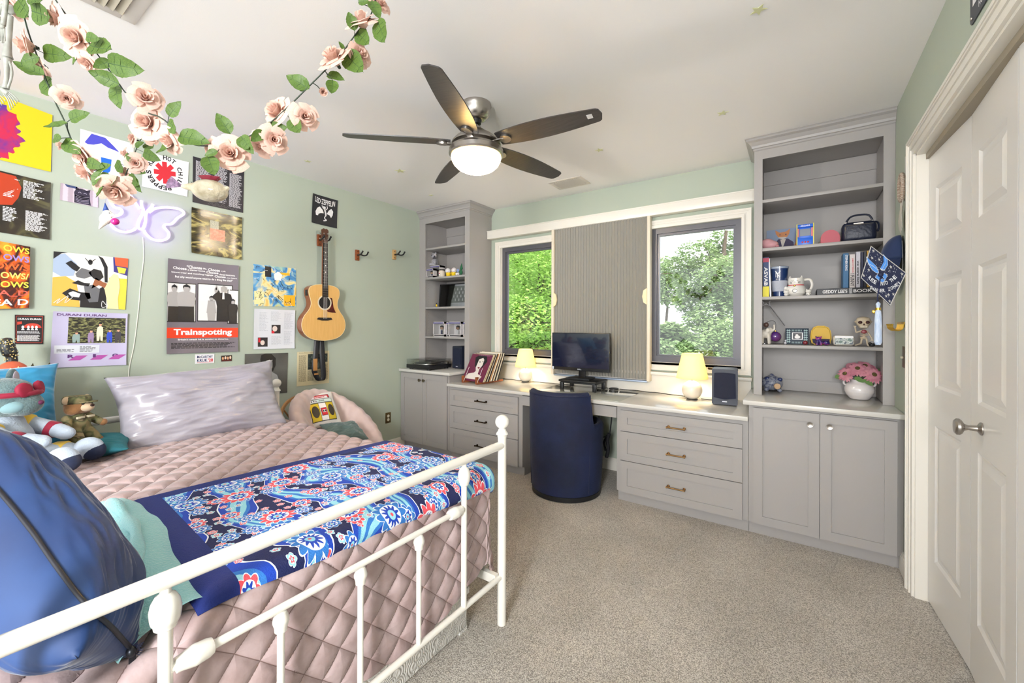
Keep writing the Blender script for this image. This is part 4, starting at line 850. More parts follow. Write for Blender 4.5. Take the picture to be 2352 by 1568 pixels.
for s, q in ((1, 0), (-1, 0)):
    part(blob([('c', (-.01, s*.085, .205), (.07, s*.115, .165), .038, .036), ('c', (.07, s*.115, .165), (.15, s*.085, .145), .036, .032), ('e', (.165, s*.075, .14), (.036, .03, .03))], .006), 'arm', M_suit, pl, pm)
    for nm, c, r, m_ in (('shoulder_band', (.012, s*.093, .195), .0405, M_yel), ('wrist_band', (.10, s*.102, .157), .0375, M_mar)):
        b = MB(); b.lathe([(r*.93, -.02), (r, -.016), (r*1.015, 0), (r, .016), (r*.93, .02)], c, 24, (.85, s*-.1+.25*s, -.3)); part(b, nm, m_, pl, pm)
    b = blob([('e', (.245, s*.085, .062), (.058, .042, .05)), ('e', (.225, s*.085, .042), (.045, .036, .032))], .006); ft = part(b, 'boot', M_suit, pl, pm)
    b = MB(); b.ell((.262, s*.086, .048), (.047, .0405, .045)); part(b, 'sole', mat('dark navy felt', (28, 38, 66), .9), ft, pm)
    b = MB(); b.lathe([(.042, -.026), (.046, -.02), (.0465, .02), (.042, .026)], (.145, s*.08, .055), 24, (1, 0, 0)); part(b, 'knee_band', M_yel, pl, pm)
hd = part(blob([('e', (.0, 0, .325), (.10, .098, .088)), ('e', (.06, 0, .295), (.062, .07, .052)), ('e', (-.05, 0, .30), (.06, .07, .07))], .006), 'head', M_plg, pl, pm)
for s in (1, -1):
    b = MB(); b.ell((-.03, s*.082, .405), (.016, .046, .042), Euler((s*-.4, 0, .3)).to_matrix()); e = part(b, 'ear', M_plg, hd, pm); b = MB(); b.ell((-.018, s*.083, .405), (.008, .032, .03), Euler((s*-.4, 0, .3)).to_matrix()); part(b, 'inner_ear', mat('pinkish grey felt', (176, 166, 178), .9), hd, pm)
    b = MB(); b.ell((.052, s*.052, .293), (.045, .032, .03)); part(b, 'cheek', mat('pale teal plush', (120, 152, 158), .95, sheen=.5), hd, pm)
    b = MB(); b.lathe([(.001, -.010), (.028, -.010), (.033, 0), (.028, .010), (.020, .012), (.001, .012)], (.088, s*.042, .362), 26, (1, s*.25, .15)); part(b, 'goggle_lens', [mat('raspberry felt', (140, 16, 50), .7)], hd, pm)
b = MB(); b.tube([(.1015*math.cos(a), .0995*math.sin(a), .345) for a in [2*PI*i/36 for i in range(36)]], .012, 8, True); part(b, 'goggle_strap', M_mar, hd, pm)
b = MB(); b.ell((.118, 0, .30), (.012, .014, .010)); part(b, 'nose', mat('plum felt', (92, 30, 70), .7), hd, pm)
b = MB(); b.box((.082, -.055, .10), (.0945, .04, .128), .004); b.mi = 1
for i in range(3): b.box((.094, -.048+.03*i, .104), (.0965, -.027+.03*i, .124))
part(b, 'chest_badge', [mat('purple felt', (148, 74, 140), .9), mat('pale pink felt', (226, 200, 220), .9)], pl, pm)
# ---- camouflage teddy bear
bm_ = MX((-2.965, .475, .83), (.80, .60, 0), (-.12, -.05, 1)); tbx = thing('teddy_bear', 'brown teddy bear in camouflage uniform leaning on the teal pillow', 'plush toy', M=bm_)
M_camo = art('camouflage cloth', [(.0, (84, 76, 52)), (.42, (128, 116, 82)), (.52, (92, 96, 62)), (.60, (62, 52, 38)), (.68, (140, 126, 94))], 26, .4, 2, .9, coord='Object'); M_brn = mat('brown plush', (146, 104, 66), .95, sheen=.5, bump=.4, bscale=160); M_tan = mat('cream plush', (206, 180, 150), .95, sheen=.4)
part(blob([('e', (0, 0, .065), (.046, .055, .06)), ('c', (.015, .03, .03), (.06, .045, -.03), .030, .026), ('c', (.015, -.03, .03), (.06, -.045, -.03), .030, .026), ('c', (0, .05, .095), (.035, .085, .06), .021, .018), ('c', (0, -.05, .095), (.035, -.085, .06), .021, .018)], .004), 'uniform', M_camo, tbx, bm_)
h2 = part(blob([('e', (.0, 0, .155), (.050, .054, .046)), ('e', (.005, .03, .14), (.034, .03, .03)), ('e', (.005, -.03, .14), (.034, .03, .03))], .004), 'head', M_brn, tbx, bm_)
b = MB(); b.ell((.046, 0, .148), (.026, .028, .022)); part(b, 'muzzle', M_tan, h2, bm_)
b = MB(); b.ell((.072, 0, .157), (.007, .010, .007)); part(b, 'nose', mat('dark brown nose', (48, 26, 20), .4), h2, bm_)
for s in (1, -1):
    b = MB(); b.ell((-.005, s*.05, .185), (.010, .020, .020)); part(b, 'ear', M_tan, h2, bm_); b = MB(); b.ell((.046, s*.022, .166), .005); part(b, 'eye', M_black, h2, bm_)
    b = MB(); b.ell((.042, s*.092, .055), (.018, .018, .018)); part(b, 'paw', M_brn, tbx, bm_)
    b = blob([('e', (.082, s*.05, -.045), (.032, .022, .020)), ('e', (.066, s*.048, -.03), (.022, .022, .024))], .004); part(b, 'boot', mat('tan suede', (128, 84, 50), .85, bump=.2), tbx, bm_)
b = MB(); b.lathe([(.052, .165), (.055, .180), (.052, .197), (.046, .203), (0.001, .206)], (-.004, 0, 0), 28); b.prism([(.035+.04*math.cos(a), .042*math.sin(a)) for a in [-1.5+3.0*i/14 for i in range(15)]], .005, Matrix.Translation((.008, 0, .172))); part(b, 'cap', M_camo, tbx, bm_)
for s in (1, -1): b = MB(); b.box((.036, s*.026-.018, .094), (.046, s*.026+.018, .104), .001); part(b, 'name_tape', mat('pale stitched tape', (196, 186, 160), .8), tbx, bm_)
# ================================================================== CARVED FIGURES BEHIND THE HEADBOARD
b = MB(); b.box((-3.725, -.35, .001), (-3.32, .425, 1.09), .006); ch = tag(b.build('side_chest', mat('dark walnut', (70, 48, 36), .5, var=(56, 38, 28), scale=8)), 'dark chest behind the headboard holding the painted figures', 'chest')
M_blk = mat('black lacquer', (34, 34, 32), .3, coat=.5); M_gold = mat('gold dots', (214, 190, 120), .4)
cf = thing('carved_bird', 'painted carved bird with a long black dotted curved neck', 'figurine', (-3.52, .31, 1.09))
def sp(x, y, X=-3.5): return onx(x, y, X)
pts = [sp(28, 845), sp(27, 820), sp(18, 800), sp(17, 785), sp(27, 777)]
b = MB(); b.tube(spline(pts, 6), [.022]*8+[.030]*8+[.026]*4+[.022, .018, .014, .010, .006], 16); nk = b.build('neck', M_blk, cf, sharp=180)
b = MB(); rr = random.Random(2)
for i in range(60):
    q = spline(pts, 6)[rr.randrange(2, 22)]; a = rr.uniform(-1.4, 1.2); b.ell(q+Vector((.028*math.cos(a), .028*math.sin(a), rr.uniform(-.01, .01))), .003, None, 6, 4)
dt = b.build('painted_dots', M_gold, nk); dt['kind'] = 'stuff'
b = blob([('e', sp(30, 862), (.04, .06, .035)), ('c', sp(26, 850), sp(70, 858), .03, .02)], .006); b.build('body', art('dotted ochre paint', [(.4, (150, 96, 60)), (.5, (212, 180, 130)), (.6, (90, 60, 44))], 40, 0, 2, coord='Object'), cf, sharp=180)
cf2 = thing('carved_figure', 'orange painted carved dome with a yellow and blue sun', 'figurine', (-3.45, .335, 1.09))
p = sp(28, 868, -3.42); b = MB(); b.ell((p.x, p.y, 1.105), (.05, .07, .09), None, 28, 16); b.build('dome', mat('orange lacquer', (206, 104, 70), .4, var=(190, 86, 56), scale=20), cf2, sharp=180)
b = MB(); Ms = fr((p.x+.052, p.y+.012, 1.125), (-.25, 1, 0), None, (1, .25, .28)); star(b, .046, .024, 9, .003, Ms); sn = b.build('sun_rays', mat('pale yellow paint', (228, 214, 150), .5), cf2); b = MB(); b.lathe([(.02, .003), (.018, .006), (0, .006)], tuple(Ms.translation), 20, Ms.col[2].xyz); b.build('sun_centre', mat('blue paint', (120, 150, 190), .5), sn)
cf3 = thing('carved_cat', 'dark speckled carved animal with two pointed ears', 'figurine', (-3.52, .42, 1.09))
M_spk = art('speckled dark paint', [(.44, (58, 56, 44)), (.5, (150, 140, 100)), (.56, (48, 50, 46))], 70, 0, 2, coord='Object')
p = sp(85, 862, -3.5); b = MB(); b.ell((p.x, p.y, 1.125), (.045, .05, .035)); b.build('head', M_spk, cf3, sharp=180)
for (x, y, dx) in ((71, 848, 0), (103, 846, .012)):
    e = sp(x, y); b = MB(); b.prism([(-.026, -.03), (.026, -.03), (.006+dx, .045)], .014, fr((e.x, e.y, e.z-.01), (0, 1, 0), (0, 0, 1))); b.build('ear', M_spk, cf3)
# ================================================================== PAPASAN CHAIR
PC = Vector((-3.225, 2.06, .43)); pn = Vector((.60, -.02, .80)).normalized()
PM = fr(PC, Vector((0, 1, -.42)), None, pn)
pp = thing('papasan_chair', 'pale pink papasan cushion chair in the corner by the left wall', 'chair', (-3.19, 2.10, 0))
M_pink = mat('blush corduroy', (226, 204, 200), .8, var=(216, 192, 188), scale=9, sheen=.5)
b = MB(); b.M = PM
def pc(u, v):
    a = 2*PI*u; rr_ = .46; tuf = 1+.004*math.sin(a*26)
    # v: underside rim to outer roll to inside dish
    t = v*PI*1.0
    if v < .5: k = v/.5; an = -PI/2+PI*1.15*k; r = rr_-.055+.065*math.cos(an); z = .10+.062*math.sin(an)
    else: k = (v-.5)/.5; an = -PI/2+PI*1.15; r0 = rr_-.055+.065*math.cos(an); r = r0*(1-k); z = -.06+(.10+.062*math.sin(an)+.06)*(1-k)**1.6
    return (r*math.cos(a)*.98*tuf, r*math.sin(a)*.98*tuf, z+.004*math.sin(a*26)*min(1, r*3))
b.grid(pc, 156, 40, cu=True); b.build('cushion', M_pink, pp, sharp=180)
b = MB(); b.M = PM; b.tube([(.5*math.cos(a), .5*math.sin(a), .015) for a in [2*PI*i/48 for i in range(48)]], .014, 8, True)
for i in range(8): a = PI*i/8; b.tube(spline([(.5*math.cos(a), .5*math.sin(a), .015), (.3*math.cos(a), .3*math.sin(a), -.10), (0, 0, -.14), (-.3*math.cos(a), -.3*math.sin(a), -.10), (-.5*math.cos(a), -.5*math.sin(a), .015)], 5), .008, 6)
b.build('rattan_bowl', mat('rattan', (170, 128, 84), .6), pp)
b = MB(); b.tube([(PC.x+.27*math.cos(a), PC.y+.27*math.sin(a), .015) for a in [2*PI*i/36 for i in range(36)]], .014, 8, True)
for i in range(6): a = 2*PI*i/6; b.tube([(PC.x+.27*math.cos(a), PC.y+.27*math.sin(a), .02), (PC.x+.2*math.cos(a+.6), PC.y+.2*math.sin(a+.6), .31)], .011, 6)
b.build('base', mat('rattan', (170, 128, 84), .6), pp)
# boombox pillow
bx = onx(745, 935, -3.30); bc_ = onx(733, 942, -3.33); BMx = fr(bc_, (.05, 1, .03), None, (.85, 0, .55))
bb_ = thing('boombox_pillow', 'white square pillow printed with a yellow boombox on the pink chair', 'pillow', M=BMx)
pillow(BMx, .158, .160, .06, mat('white fleece', (232, 226, 220), .9, sheen=.3), 'cushion', None, wr=.004, ear=.06, parent=bb_)
def onpil(u, v, d=.002): # u,v in -1..1
    dd = max(0, (1-abs(u)**2.6)*(1-abs(v)**2.6))**.5; x = .158*u*(1-.06*(1-v*v)*.9*abs(u)); y = .160*v*(1-.06*(1-u*u)*.9*abs(v)); return BMx @ Vector((x, y, .06*dd+d+.004))
def pgrid(b, u0, v0, u1, v1, d, n=10): b.grid(lambda p, q: onpil(u0+(u1-u0)*p, v0+(v1-v0)*q, d), n, n)
def pdisc(b, cu, cv, ru, rv, d): 
    c = b._v(onpil(cu, cv, d)); R1 = [b._v(onpil(cu+ru*.5*math.cos(a), cv+rv*.5*math.sin(a), d)) for a in [2*PI*i/28 for i in range(28)]]; R2 = [b._v(onpil(cu+ru*math.cos(a), cv+rv*math.sin(a), d)) for a in [2*PI*i/28 for i in range(28)]]
    for i in range(28): j = (i+1) % 28; b.face([c, R1[i], R1[j]]); b.face([R1[i], R2[i], R2[j], R1[j]])
IK = [M_ink, mat('mustard print', (206, 178, 40), .8), M_red, mat('mint print', (206, 222, 214), .8), mat('white print', (236, 230, 228), .8), mat('olive black print', (58, 50, 40), .8)]
b = MB(); b.mi = 0; pgrid(b, -.70, -.78, .66, .24, .001); pgrid(b, -.72, .25, .68, .47, .001)
b.mi = 1; pgrid(b, -.67, -.75, -.2, .22, .003); pgrid(b, .22, -.75, .63, .22, .003); b.mi = 4; pgrid(b, -.18, -.75, .20, .22, .003); b.mi = 3; pgrid(b, -.69, .27, .65, .45, .003)
b.mi = 5; pdisc(b, -.44, -.24, .19, .33, .006); pdisc(b, .43, -.24, .17, .33, .006); b.mi = 0; pgrid(b, -.15, -.50, .17, -.06, .005); b.mi = 2; pgrid(b, -.13, -.48, .15, -.08, .007); b.mi = 4; pgrid(b, -.08, -.33, .10, -.18, .009); b.mi = 0; pdisc(b, -.04, -.26, .035, .055, .011); pdisc(b, .07, -.26, .035, .055, .011)
pgrid(b, -.60, .52, .60, .76, .001); b.mi = 2; pgrid(b, -.57, .55, .57, .73, .003); b.mi = 4; pgrid(b, -.47, .50, .47, .66, .005); b.mi = 2; b.text('BOOMBOX', lambda u, v: onpil(u, v, .008), -.3, .54, .3, .63, .03)
b.mi = 4; pgrid(b, -.6, .30, -.2, .42, .005)
b.mi = 0
for i in range(3): pdisc(b, -.5+.12*i, .36, .03, .035, .008)
for i in range(7): pgrid(b, -.1+.045*i, .33, -.08+.045*i, .40, .005, 2)
b.build('print', IK, bb_, sharp=180)
pillow(fr(onx(792, 992, -3.12), (-.1, 1, -.12), None, (.55, .1, .85)), .18, .12, .055, mat('grey green velvet', (106, 128, 126), .7, var=(88, 110, 110), scale=4, sheen=.6), 'cushion', 'grey green velvet lumbar cushion in the pink chair', 'cushion', wr=.014, seed=12, ear=.10)
# ================================================================== POSTERS AND SLEEVES ON THE LEFT WALL
def sheet(name, label, cat, Q, m, under=None, curl=.0, gap=.004, group=None, thick=.0012, back=None, curls=None):
    """Q: sight-line corners TL TR BR BL met with the wall plane; returns thing and surface function s(u, v, lift)"""
    P = [onx(x, y, XL) for x, y in Q]
    def s(u, v, lift=0):
        p = (P[3]*(1-u)+P[2]*u)*(1-v)+(P[0]*(1-u)+P[1]*u)*v
        e = max(0, abs(u*2-1)-.6)/.4; f = max(0, abs(v*2-1)-.6)/.4
        return Vector((XL+gap+lift+curl*(e*e+.5*f*f)*(1 if not curls else curls(u, v)), p.y, p.z))
    c = s(.5, .5); t = thing(name, label, cat, (XL, c.y, min(P[2].z, P[3].z)), group=group)
    b = MB(); b.grid(lambda u, v: s(u, v, thick), 16, 16); b.grid(lambda u, v: s(1-u, v, 0), 16, 16)
    for k in range(16):
        for (ua, va, ub, vb) in ((k/16, 0, (k+1)/16, 0), (1-k/16, 1, 1-(k+1)/16, 1), (0, 1-k/16, 0, 1-(k+1)/16), (1, k/16, 1, (k+1)/16)):
            b.poly([s(ua, va, 0), s(ub, vb, 0), s(ub, vb, thick), s(ua, va, thick)])
    b.build('paper', m, t, sharp=50)
    return t, (lambda u, v, k=1: s(u, v, thick+.0009*k))
def shp(b, s, pts, k=1, n=1): b.poly([s(u, v, k) for u, v in pts])
def quad(b, s, u0, v0, u1, v1, k=1, n=6): b.grid(lambda p, q: s(u0+(u1-u0)*p, v0+(v1-v0)*q, k), n, n)
def disc(b, s, cu, cv, ru, rv, k=1, n=24): b.poly([s(cu+ru*math.cos(2*PI*i/n), cv+rv*math.sin(2*PI*i/n), k) for i in range(n)])
def lines(b, s, u0, v0, u1, v1, n, k=1, seed=0, ragged=.4, fill=.55, words=True):
    r = random.Random(seed)
    for i in range(n):
        v = v1-(v1-v0)*(i+.5)/n; h = (v1-v0)/n*fill/2; e = u1-(u1-u0)*r.random()*ragged; u = u0
        while u < e-.004:
            w = (r.uniform(.025, .07) if words else 1)*(1); q = min(e, u+w); b.poly([s(u, v-h, k), s(q, v-h, k), s(q, v+h, k), s(u, v+h, k)]); u = q+.010
def stroke(b, s, pts, w, k=1, n=4):
    P = spline([Vector((u, v, 0)) for u, v in pts], n); L = []; R_ = []
    for i, p in enumerate(P):
        t = (P[min(i+1, len(P)-1)]-P[max(i-1, 0)]); t.z = 0; t = t.normalized() if t.length > 0 else Vector((1, 0, 0)); q = Vector((-t.y, t.x, 0))*w/2; L.append(p+q); R_.append(p-q)
    for i in range(len(P)-1): b.poly([s(R_[i].x, R_[i].y, k), s(R_[i+1].x, R_[i+1].y, k), s(L[i+1].x, L[i+1].y, k), s(L[i].x, L[i].y, k)])
ink = lambda n, c, r=.5: mat(n, c, r)
I_w, I_k, I_r = ink('white ink', (232, 230, 230)), M_ink, M_red
# yellow sleeve at the frame edge
t, s = sheet('record_sleeve', 'bright yellow square sleeve with a ragged red and purple blot at the left edge', 'poster', [(-62, 196), (120, 265), (116, 395), (-66, 352)], ink('yellow card', (226, 194, 8)), gap=.006)
b = MB(); r = random.Random(4); P = []
for i in range(50):
    a = PI*(-.5+i/49); k = .62+.035*math.sin(i*1.7)+.03*math.sin(i*.6+1)+r.uniform(-.02, .02)
    P.append((.02+.80*k*1.15*math.cos(a), .46+.86*k*math.sin(a)))
P = [(u, min(.98, max(.02, v))) for u, v in P]; b.poly([s(u, v, .5) for u, v in P]+[s(.0, .98, .5), s(0, .02, .5)]); b.build('blot', art('red purple paint', [(.3, (74, 50, 150)), (.46, (120, 40, 130)), (.55, (196, 30, 70)), (.7, (150, 44, 110))], 4, 1.6, coord='Object'), t)
# dark sleeve with text
t, s = sheet('record_sleeve', 'dark sleeve with rust orange patch and small white text below the yellow one', 'poster', [(-60, 378), (116, 420.5), (112.7, 551), (-62, 524)], art('dark smoky print', [(.3, (20, 18, 14)), (.5, (44, 36, 26)), (.62, (84, 80, 50)), (.75, (30, 26, 20))], 2.5, 1.2), gap=.005, curl=.006)
b = MB(); b.poly([s(u, v) for u, v in ((.0, .98), (.52, .97), (.60, .80), (.56, .62), (.48, .48), (.28, .44), (.0, .44))]); b.build('orange_patch', art('rust print', [(.35, (150, 40, 16)), (.55, (206, 72, 30)), (.7, (110, 34, 18))], 5, 1), t)
b = MB()
for (u0, v0, u1, v1, n, sd) in ((.62, .64, .92, .94, 14, 1), (.36, .60, .58, .95, 14, 2), (.66, .10, .97, .44, 24, 3), (.36, .20, .56, .44, 10, 4)): lines(b, s, u0, v0, u1, v1, n, 2, sd, .5)
b.build('text_columns', I_w, t)['kind'] = 'stuff'
# stencilled lettering poster
t, s = sheet('record_sleeve', 'orange and black sleeve with stacked coloured letters at the left edge', 'poster', [(-68, 543), (67.6, 568), (64.4, 707), (-70, 712)], art('fiery print', [(.32, (24, 16, 18)), (.44, (70, 22, 14)), (.54, (206, 84, 20)), (.66, (244, 150, 40))], 3.2, 1.4), gap=.03, curl=.0, thick=.003)
b = MB()
for i, (tx, u0, c) in enumerate((('OWS', .53, 0), ('OWS', .53, 1), ('OW/S', .36, 2), ('OWS/', .49, 3), ('OWS', .49, 4), ('EA_D', .34, 5), ('EA D', .38, 6))):
    b.mi = c; v = .965-.137*i; b.text(tx, lambda u, v_: s(u, v_, 1), u0, v-.095, .985, v, .02)
b.build('lettering', [ink('yellow ink', (236, 214, 60)), ink('lavender ink', (150, 130, 200)), ink('orange ink', (222, 96, 34)), ink('lime ink', (222, 232, 110)), ink('bright yellow ink', (244, 224, 70)), ink('coral ink', (226, 96, 80)), I_w], t)
# small gig handbill
t, s = sheet('handbill', 'small dark red and black concert handbill left of the lilac sleeve', 'poster', [(33.6, 722.5), (101, 724), (98.6, 790), (33.6, 790)], ink('black card', (30, 24, 26)), gap=.004)
b = MB(); b.mi = 1
for a, c in (((.04, .95), (.96, .965)), ((.04, .04), (.96, .055)), ((.04, .04), (.055, .96)), ((.945, .04), (.96, .96))): quad(b, s, a[0], a[1], c[0], c[1], 1, 1)
b.mi = 0; b.text('DURAN DURAN', lambda u, v: s(u, v), .10, .83, .90, .89, .03); b.mi = 1; shp(b, s, [(.08, .66), (.24, .69), (.24, .78), (.08, .76)]); shp(b, s, [(.28+.32+.32*math.cos(a), .56+.16*math.sin(a)) for a in [PI*i/12 for i in range(13)]])
b.mi = 0
for q in (.27, .46, .60, .74): disc(b, s, q, .58, .045, .055, 2); shp(b, s, [(q-.06, .48), (q+.06, .48), (q+.03, .53), (q-.03, .53)], 2)
lines(b, s, .08, .36, .9, .44, 2, 1, 5, .1); lines(b, s, .08, .10, .9, .32, 7, 1, 8, .2); b.build('print', [I_w, ink('brick ink', (196, 62, 44))], t)
# white sheet with a blue paint shape (plain stand-in for the drawing there)
t, s = sheet('drawing', 'white drawing sheet with loose blue brush shapes behind the roses', 'poster', [(184, 296), (307, 330.5), (304, 424), (180, 398)], M_white, gap=.004)
b = MB(); b.poly([s(u, v) for u, v in ((.08, .72), (.20, .96), (.45, .95), (.62, .80), (.72, .70), (.5, .74), (.38, .80), (.24, .72), (.14, .70))]); b.mi = 1; b.poly([s(u, v) for u, v in ((.38, .48), (.58, .48), (.56, .20), (.44, .04), (.40, .25))]); b.build('brush_shapes', [ink('ultramarine wash', (72, 74, 196)), ink('cobalt paint', (20, 104, 214))], t)
# cat photo
t, s = sheet('photo_print', 'small photo of a tabby cat lying on floorboards', 'photo', [(139, 420), (225.5, 441), (225, 477), (137, 459)], art('grey floorboards', [(.3, (176, 160, 172)), (.7, (206, 194, 204))], 6, .5, 3, kind='wave', stretch=(.2, 1, 1)), gap=.003)
b = MB(); disc(b, s, .56, .60, .21, .34); b.poly([s(u, v) for u, v in ((.38, .80), (.40, 1.0), (.50, .88))]); b.poly([s(u, v) for u, v in ((.64, .86), (.78, .99), (.76, .76))]); b.poly([s(u, v) for u, v in ((.36, .5), (.76, .52), (.80, .03), (.36, .03))])
b.mi = 1
for i in range(5): stroke(b, s, [(.40, .50-.09*i), (.55, .44-.09*i), (.74, .50-.09*i)], .018, 2)
stroke(b, s, [(.46, .66), (.50, .72), (.54, .66)], .02, 2); stroke(b, s, [(.60, .66), (.64, .72), (.68, .66)], .02, 2); b.mi = 2; b.poly([s(u, v) for u, v in ((.16, .86), (.40, .86), (.44, .99), (.10, .99))]); b.build('cat_picture', [ink('dark tabby ink', (40, 34, 56)), ink('pale stripe ink', (176, 168, 190)), ink('denim ink', (48, 66, 110))], t)
# white sheet with the red star wheel logo
t, s = sheet('poster', 'white sheet with red asterisk logo inside ring of black stencil letters', 'poster', [(329, 347), (433, 373), (429.5, 452), (325, 428)], M_white, gap=.006)
b = MB(); cu, cv, a_ = .47, .53, .24; b.mi = 1
for i in range(4):
    a = PI*i/4+.1; dx, dy = math.cos(a), math.sin(a)*1.0; px, py = -math.sin(a), math.cos(a)
    b.poly([s(cu+a_*dx*s1+.052*px*s2, cv+1.28*(a_*dy*s1+.052*py*s2), 1+i*.2) for s1, s2 in ((-1, -1), (1, -1), (1, 1), (-1, 1))])
b.mi = 0; txt = 'RED HOT CHILI PEPPERS '
for i, chh in enumerate(txt):
    if chh == ' ': continue
    a = math.radians(158-360*i/len(txt)); R0 = .345
    def g(u, v, a=a): # u along the tangent, v outward
        r_ = R0+v; return s(cu+r_*math.cos(a)+u*math.sin(a), cv+1.22*(r_*math.sin(a)-u*math.cos(a)), 1)
    b.text(chh, g, -.042 if chh != 'I' else -.010, -.045, .042 if chh != 'I' else .010, .060, .03)
b.build('logo', [M_ink, M_red], t)
# black lyric sleeve
t, s = sheet('record_sleeve', 'black sleeve filled with three columns of tiny white text', 'poster', [(443, 359), (560, 392.7), (557.6, 489), (441.7, 464)], ink('charcoal card', (38, 36, 44)), gap=.004)
b = MB(); lines(b, s, .05, .40, .36, .93, 30, 1, 11, .35, .6); lines(b, s, .40, .30, .66, .95, 34, 1, 12, .35, .6); lines(b, s, .70, .08, .97, .86, 42, 1, 13, .35, .6); lines(b, s, .44, .12, .66, .28, 8, 1, 14, .4, .6); b.build('text_columns', ink('pale grey ink', (196, 194, 200)), t)['kind'] = 'stuff'
b = MB()
for i in range(5): stroke(b, s, [(.28+.12*i, .02), (.34+.12*i, .11), (.40+.12*i, .02)], .006, 1, 1); stroke(b, s, [(.30+.12*i, .02), (.34+.12*i, .06), (.38+.12*i, .02)], .005, 1, 1)
b.build('line_drawing', ink('grey line ink', (110, 108, 112)), t)
# gold dark sleeve
t, s = sheet('record_sleeve', 'dark glossy sleeve with gold smoke and a small pinkish square', 'poster', [(438, 476), (554, 500), (552.7, 597), (437.6, 580.5)], art('gold smoke print', [(.36, (30, 26, 20)), (.5, (86, 78, 44)), (.58, (190, 176, 110)), (.66, (70, 62, 38)), (.8, (34, 30, 24))], 2.0, 2.6, 4, .25, stretch=(.8, 1.4, 1)), gap=.004, curl=.01)
b = MB(); quad(b, s, .36, .36, .66, .62, 1); b.mi = 1; quad(b, s, .36, .62, .53, .80, 1.5); b.build('inset_pictures', [art('pinkish print', [(.35, (196, 120, 90)), (.6, (226, 160, 130))], 4), art('grey eye print', [(.4, (150, 146, 120)), (.6, (206, 200, 176))], 9)], t)
# collage face poster
t, s = sheet('poster', 'collage poster of black white orange and blue shapes with a pale figure cut-out', 'poster', [(122.5, 577), (293.8, 594), (287, 711), (118, 701.5)], ink('off white print', (224, 222, 216)), gap=.005)
b = MB(); c1, c2 = art('orange collage print', [(.3, (206, 120, 30)), (.5, (240, 190, 90)), (.6, (160, 80, 30)), (.7, (236, 228, 204))], 9, 1), art('blue grey collage print', [(.3, (60, 90, 160)), (.45, (180, 196, 214)), (.55, (50, 50, 56)), (.65, (214, 190, 110))], 7, 2)
def F(mi, k, pts): b.mi = mi; b.poly([s(u, v, k) for u, v in pts])
F(2, 1, [(0, .62), (0, .92), (.14, .98), (.30, .80), (.26, .58), (.1, .55)]); F(1, 1, [(0, 0), (0, .52), (.16, .56), (.30, .46), (.34, .2), (.36, 0)]); F(0, 2, [(0, 1), (0, .86), (.10, .98), (.18, 1)])
F(0, 2, [(.57, 1), (.64, .96), (.71, .8), (.72, .5), (.68, .5), (.66, .78), (.6, .94)]); F(0, 2, [(.15, .80), (.22, .86), (.34, .74), (.30, .66), (.24, .70)]); F(0, 2, [(.45, .66), (.52, .74), (.62, .72), (.66, .60), (.60, .52), (.52, .56)]); F(0, 2, [(.24, .44), (.32, .50), (.40, .46), (.48, .46), (.46, .40), (.36, .41)])
F(0, 2, [(.12, .24), (.22, .34), (.36, .28), (.48, .28), (.50, .18), (.40, .12), (.24, .13)]); F(3, 3, [(.2, .25), (.26, .29), (.36, .25), (.34, .18), (.24, .19)]); F(4, 2, [(.28, .62), (.36, .74), (.48, .70), (.50, .60), (.40, .54), (.30, .56)])
F(0, 1, [(.36, 0), (.36, .14), (.50, .2), (.58, .34), (.66, .42), (.71, .3), (.72, 0)]); F(4, 2, [(.40, .40), (.52, .44), (.62, .36), (.6, .12), (.48, .1), (.42, .24)]); F(5, 1, [(.74, 0), (.74, .60), (1, .60), (1, 0)]); F(6, 1, [(.78, 1), (.80, .72), (1, .66), (1, 1)]); F(7, 2, [(.80, 1), (.82, .84), (1, .82), (1, 1)]); F(5, 3, [(.84, .82), (.87, .70), (.96, .70), (.98, .80)])
F(8, 3, [(.75, 0), (.68, .38), (.72, .50), (.76, .62), (.80, .68), (.86, .66), (.89, .54), (.90, .42), (.88, .2), (.90, 0)]); F(9, 2, [(.55, .58), (.66, .50), (.72, .48), (.70, .38), (.6, .44), (.5, .36)])
b.mi = 0; stroke(b, s, [(.40, .93), (.46, .86), (.54, .93)], .01, 2); disc(b, s, .47, .86, .03, .05, 2); b.mi = 3; stroke(b, s, [(.02, .05), (.10, .14), (.06, .04), (.2, .2), (.16, .06), (.26, .18)], .008, 4); stroke(b, s, [(.72, .06), (.66, .14), (.66, .02), (.74, .05)], .008, 4)
b.build('collage', [M_ink, c1, c2, I_w, art('grey halftone', [(.4, (90, 90, 94)), (.6, (190, 192, 196))], 8), ink('lemon ink', (224, 206, 70)), ink('indigo ink', (52, 46, 130)), ink('vermilion ink', (214, 90, 50)), ink('cream ink', (226, 212, 160)), ink('brown ink', (150, 90, 56))], t)
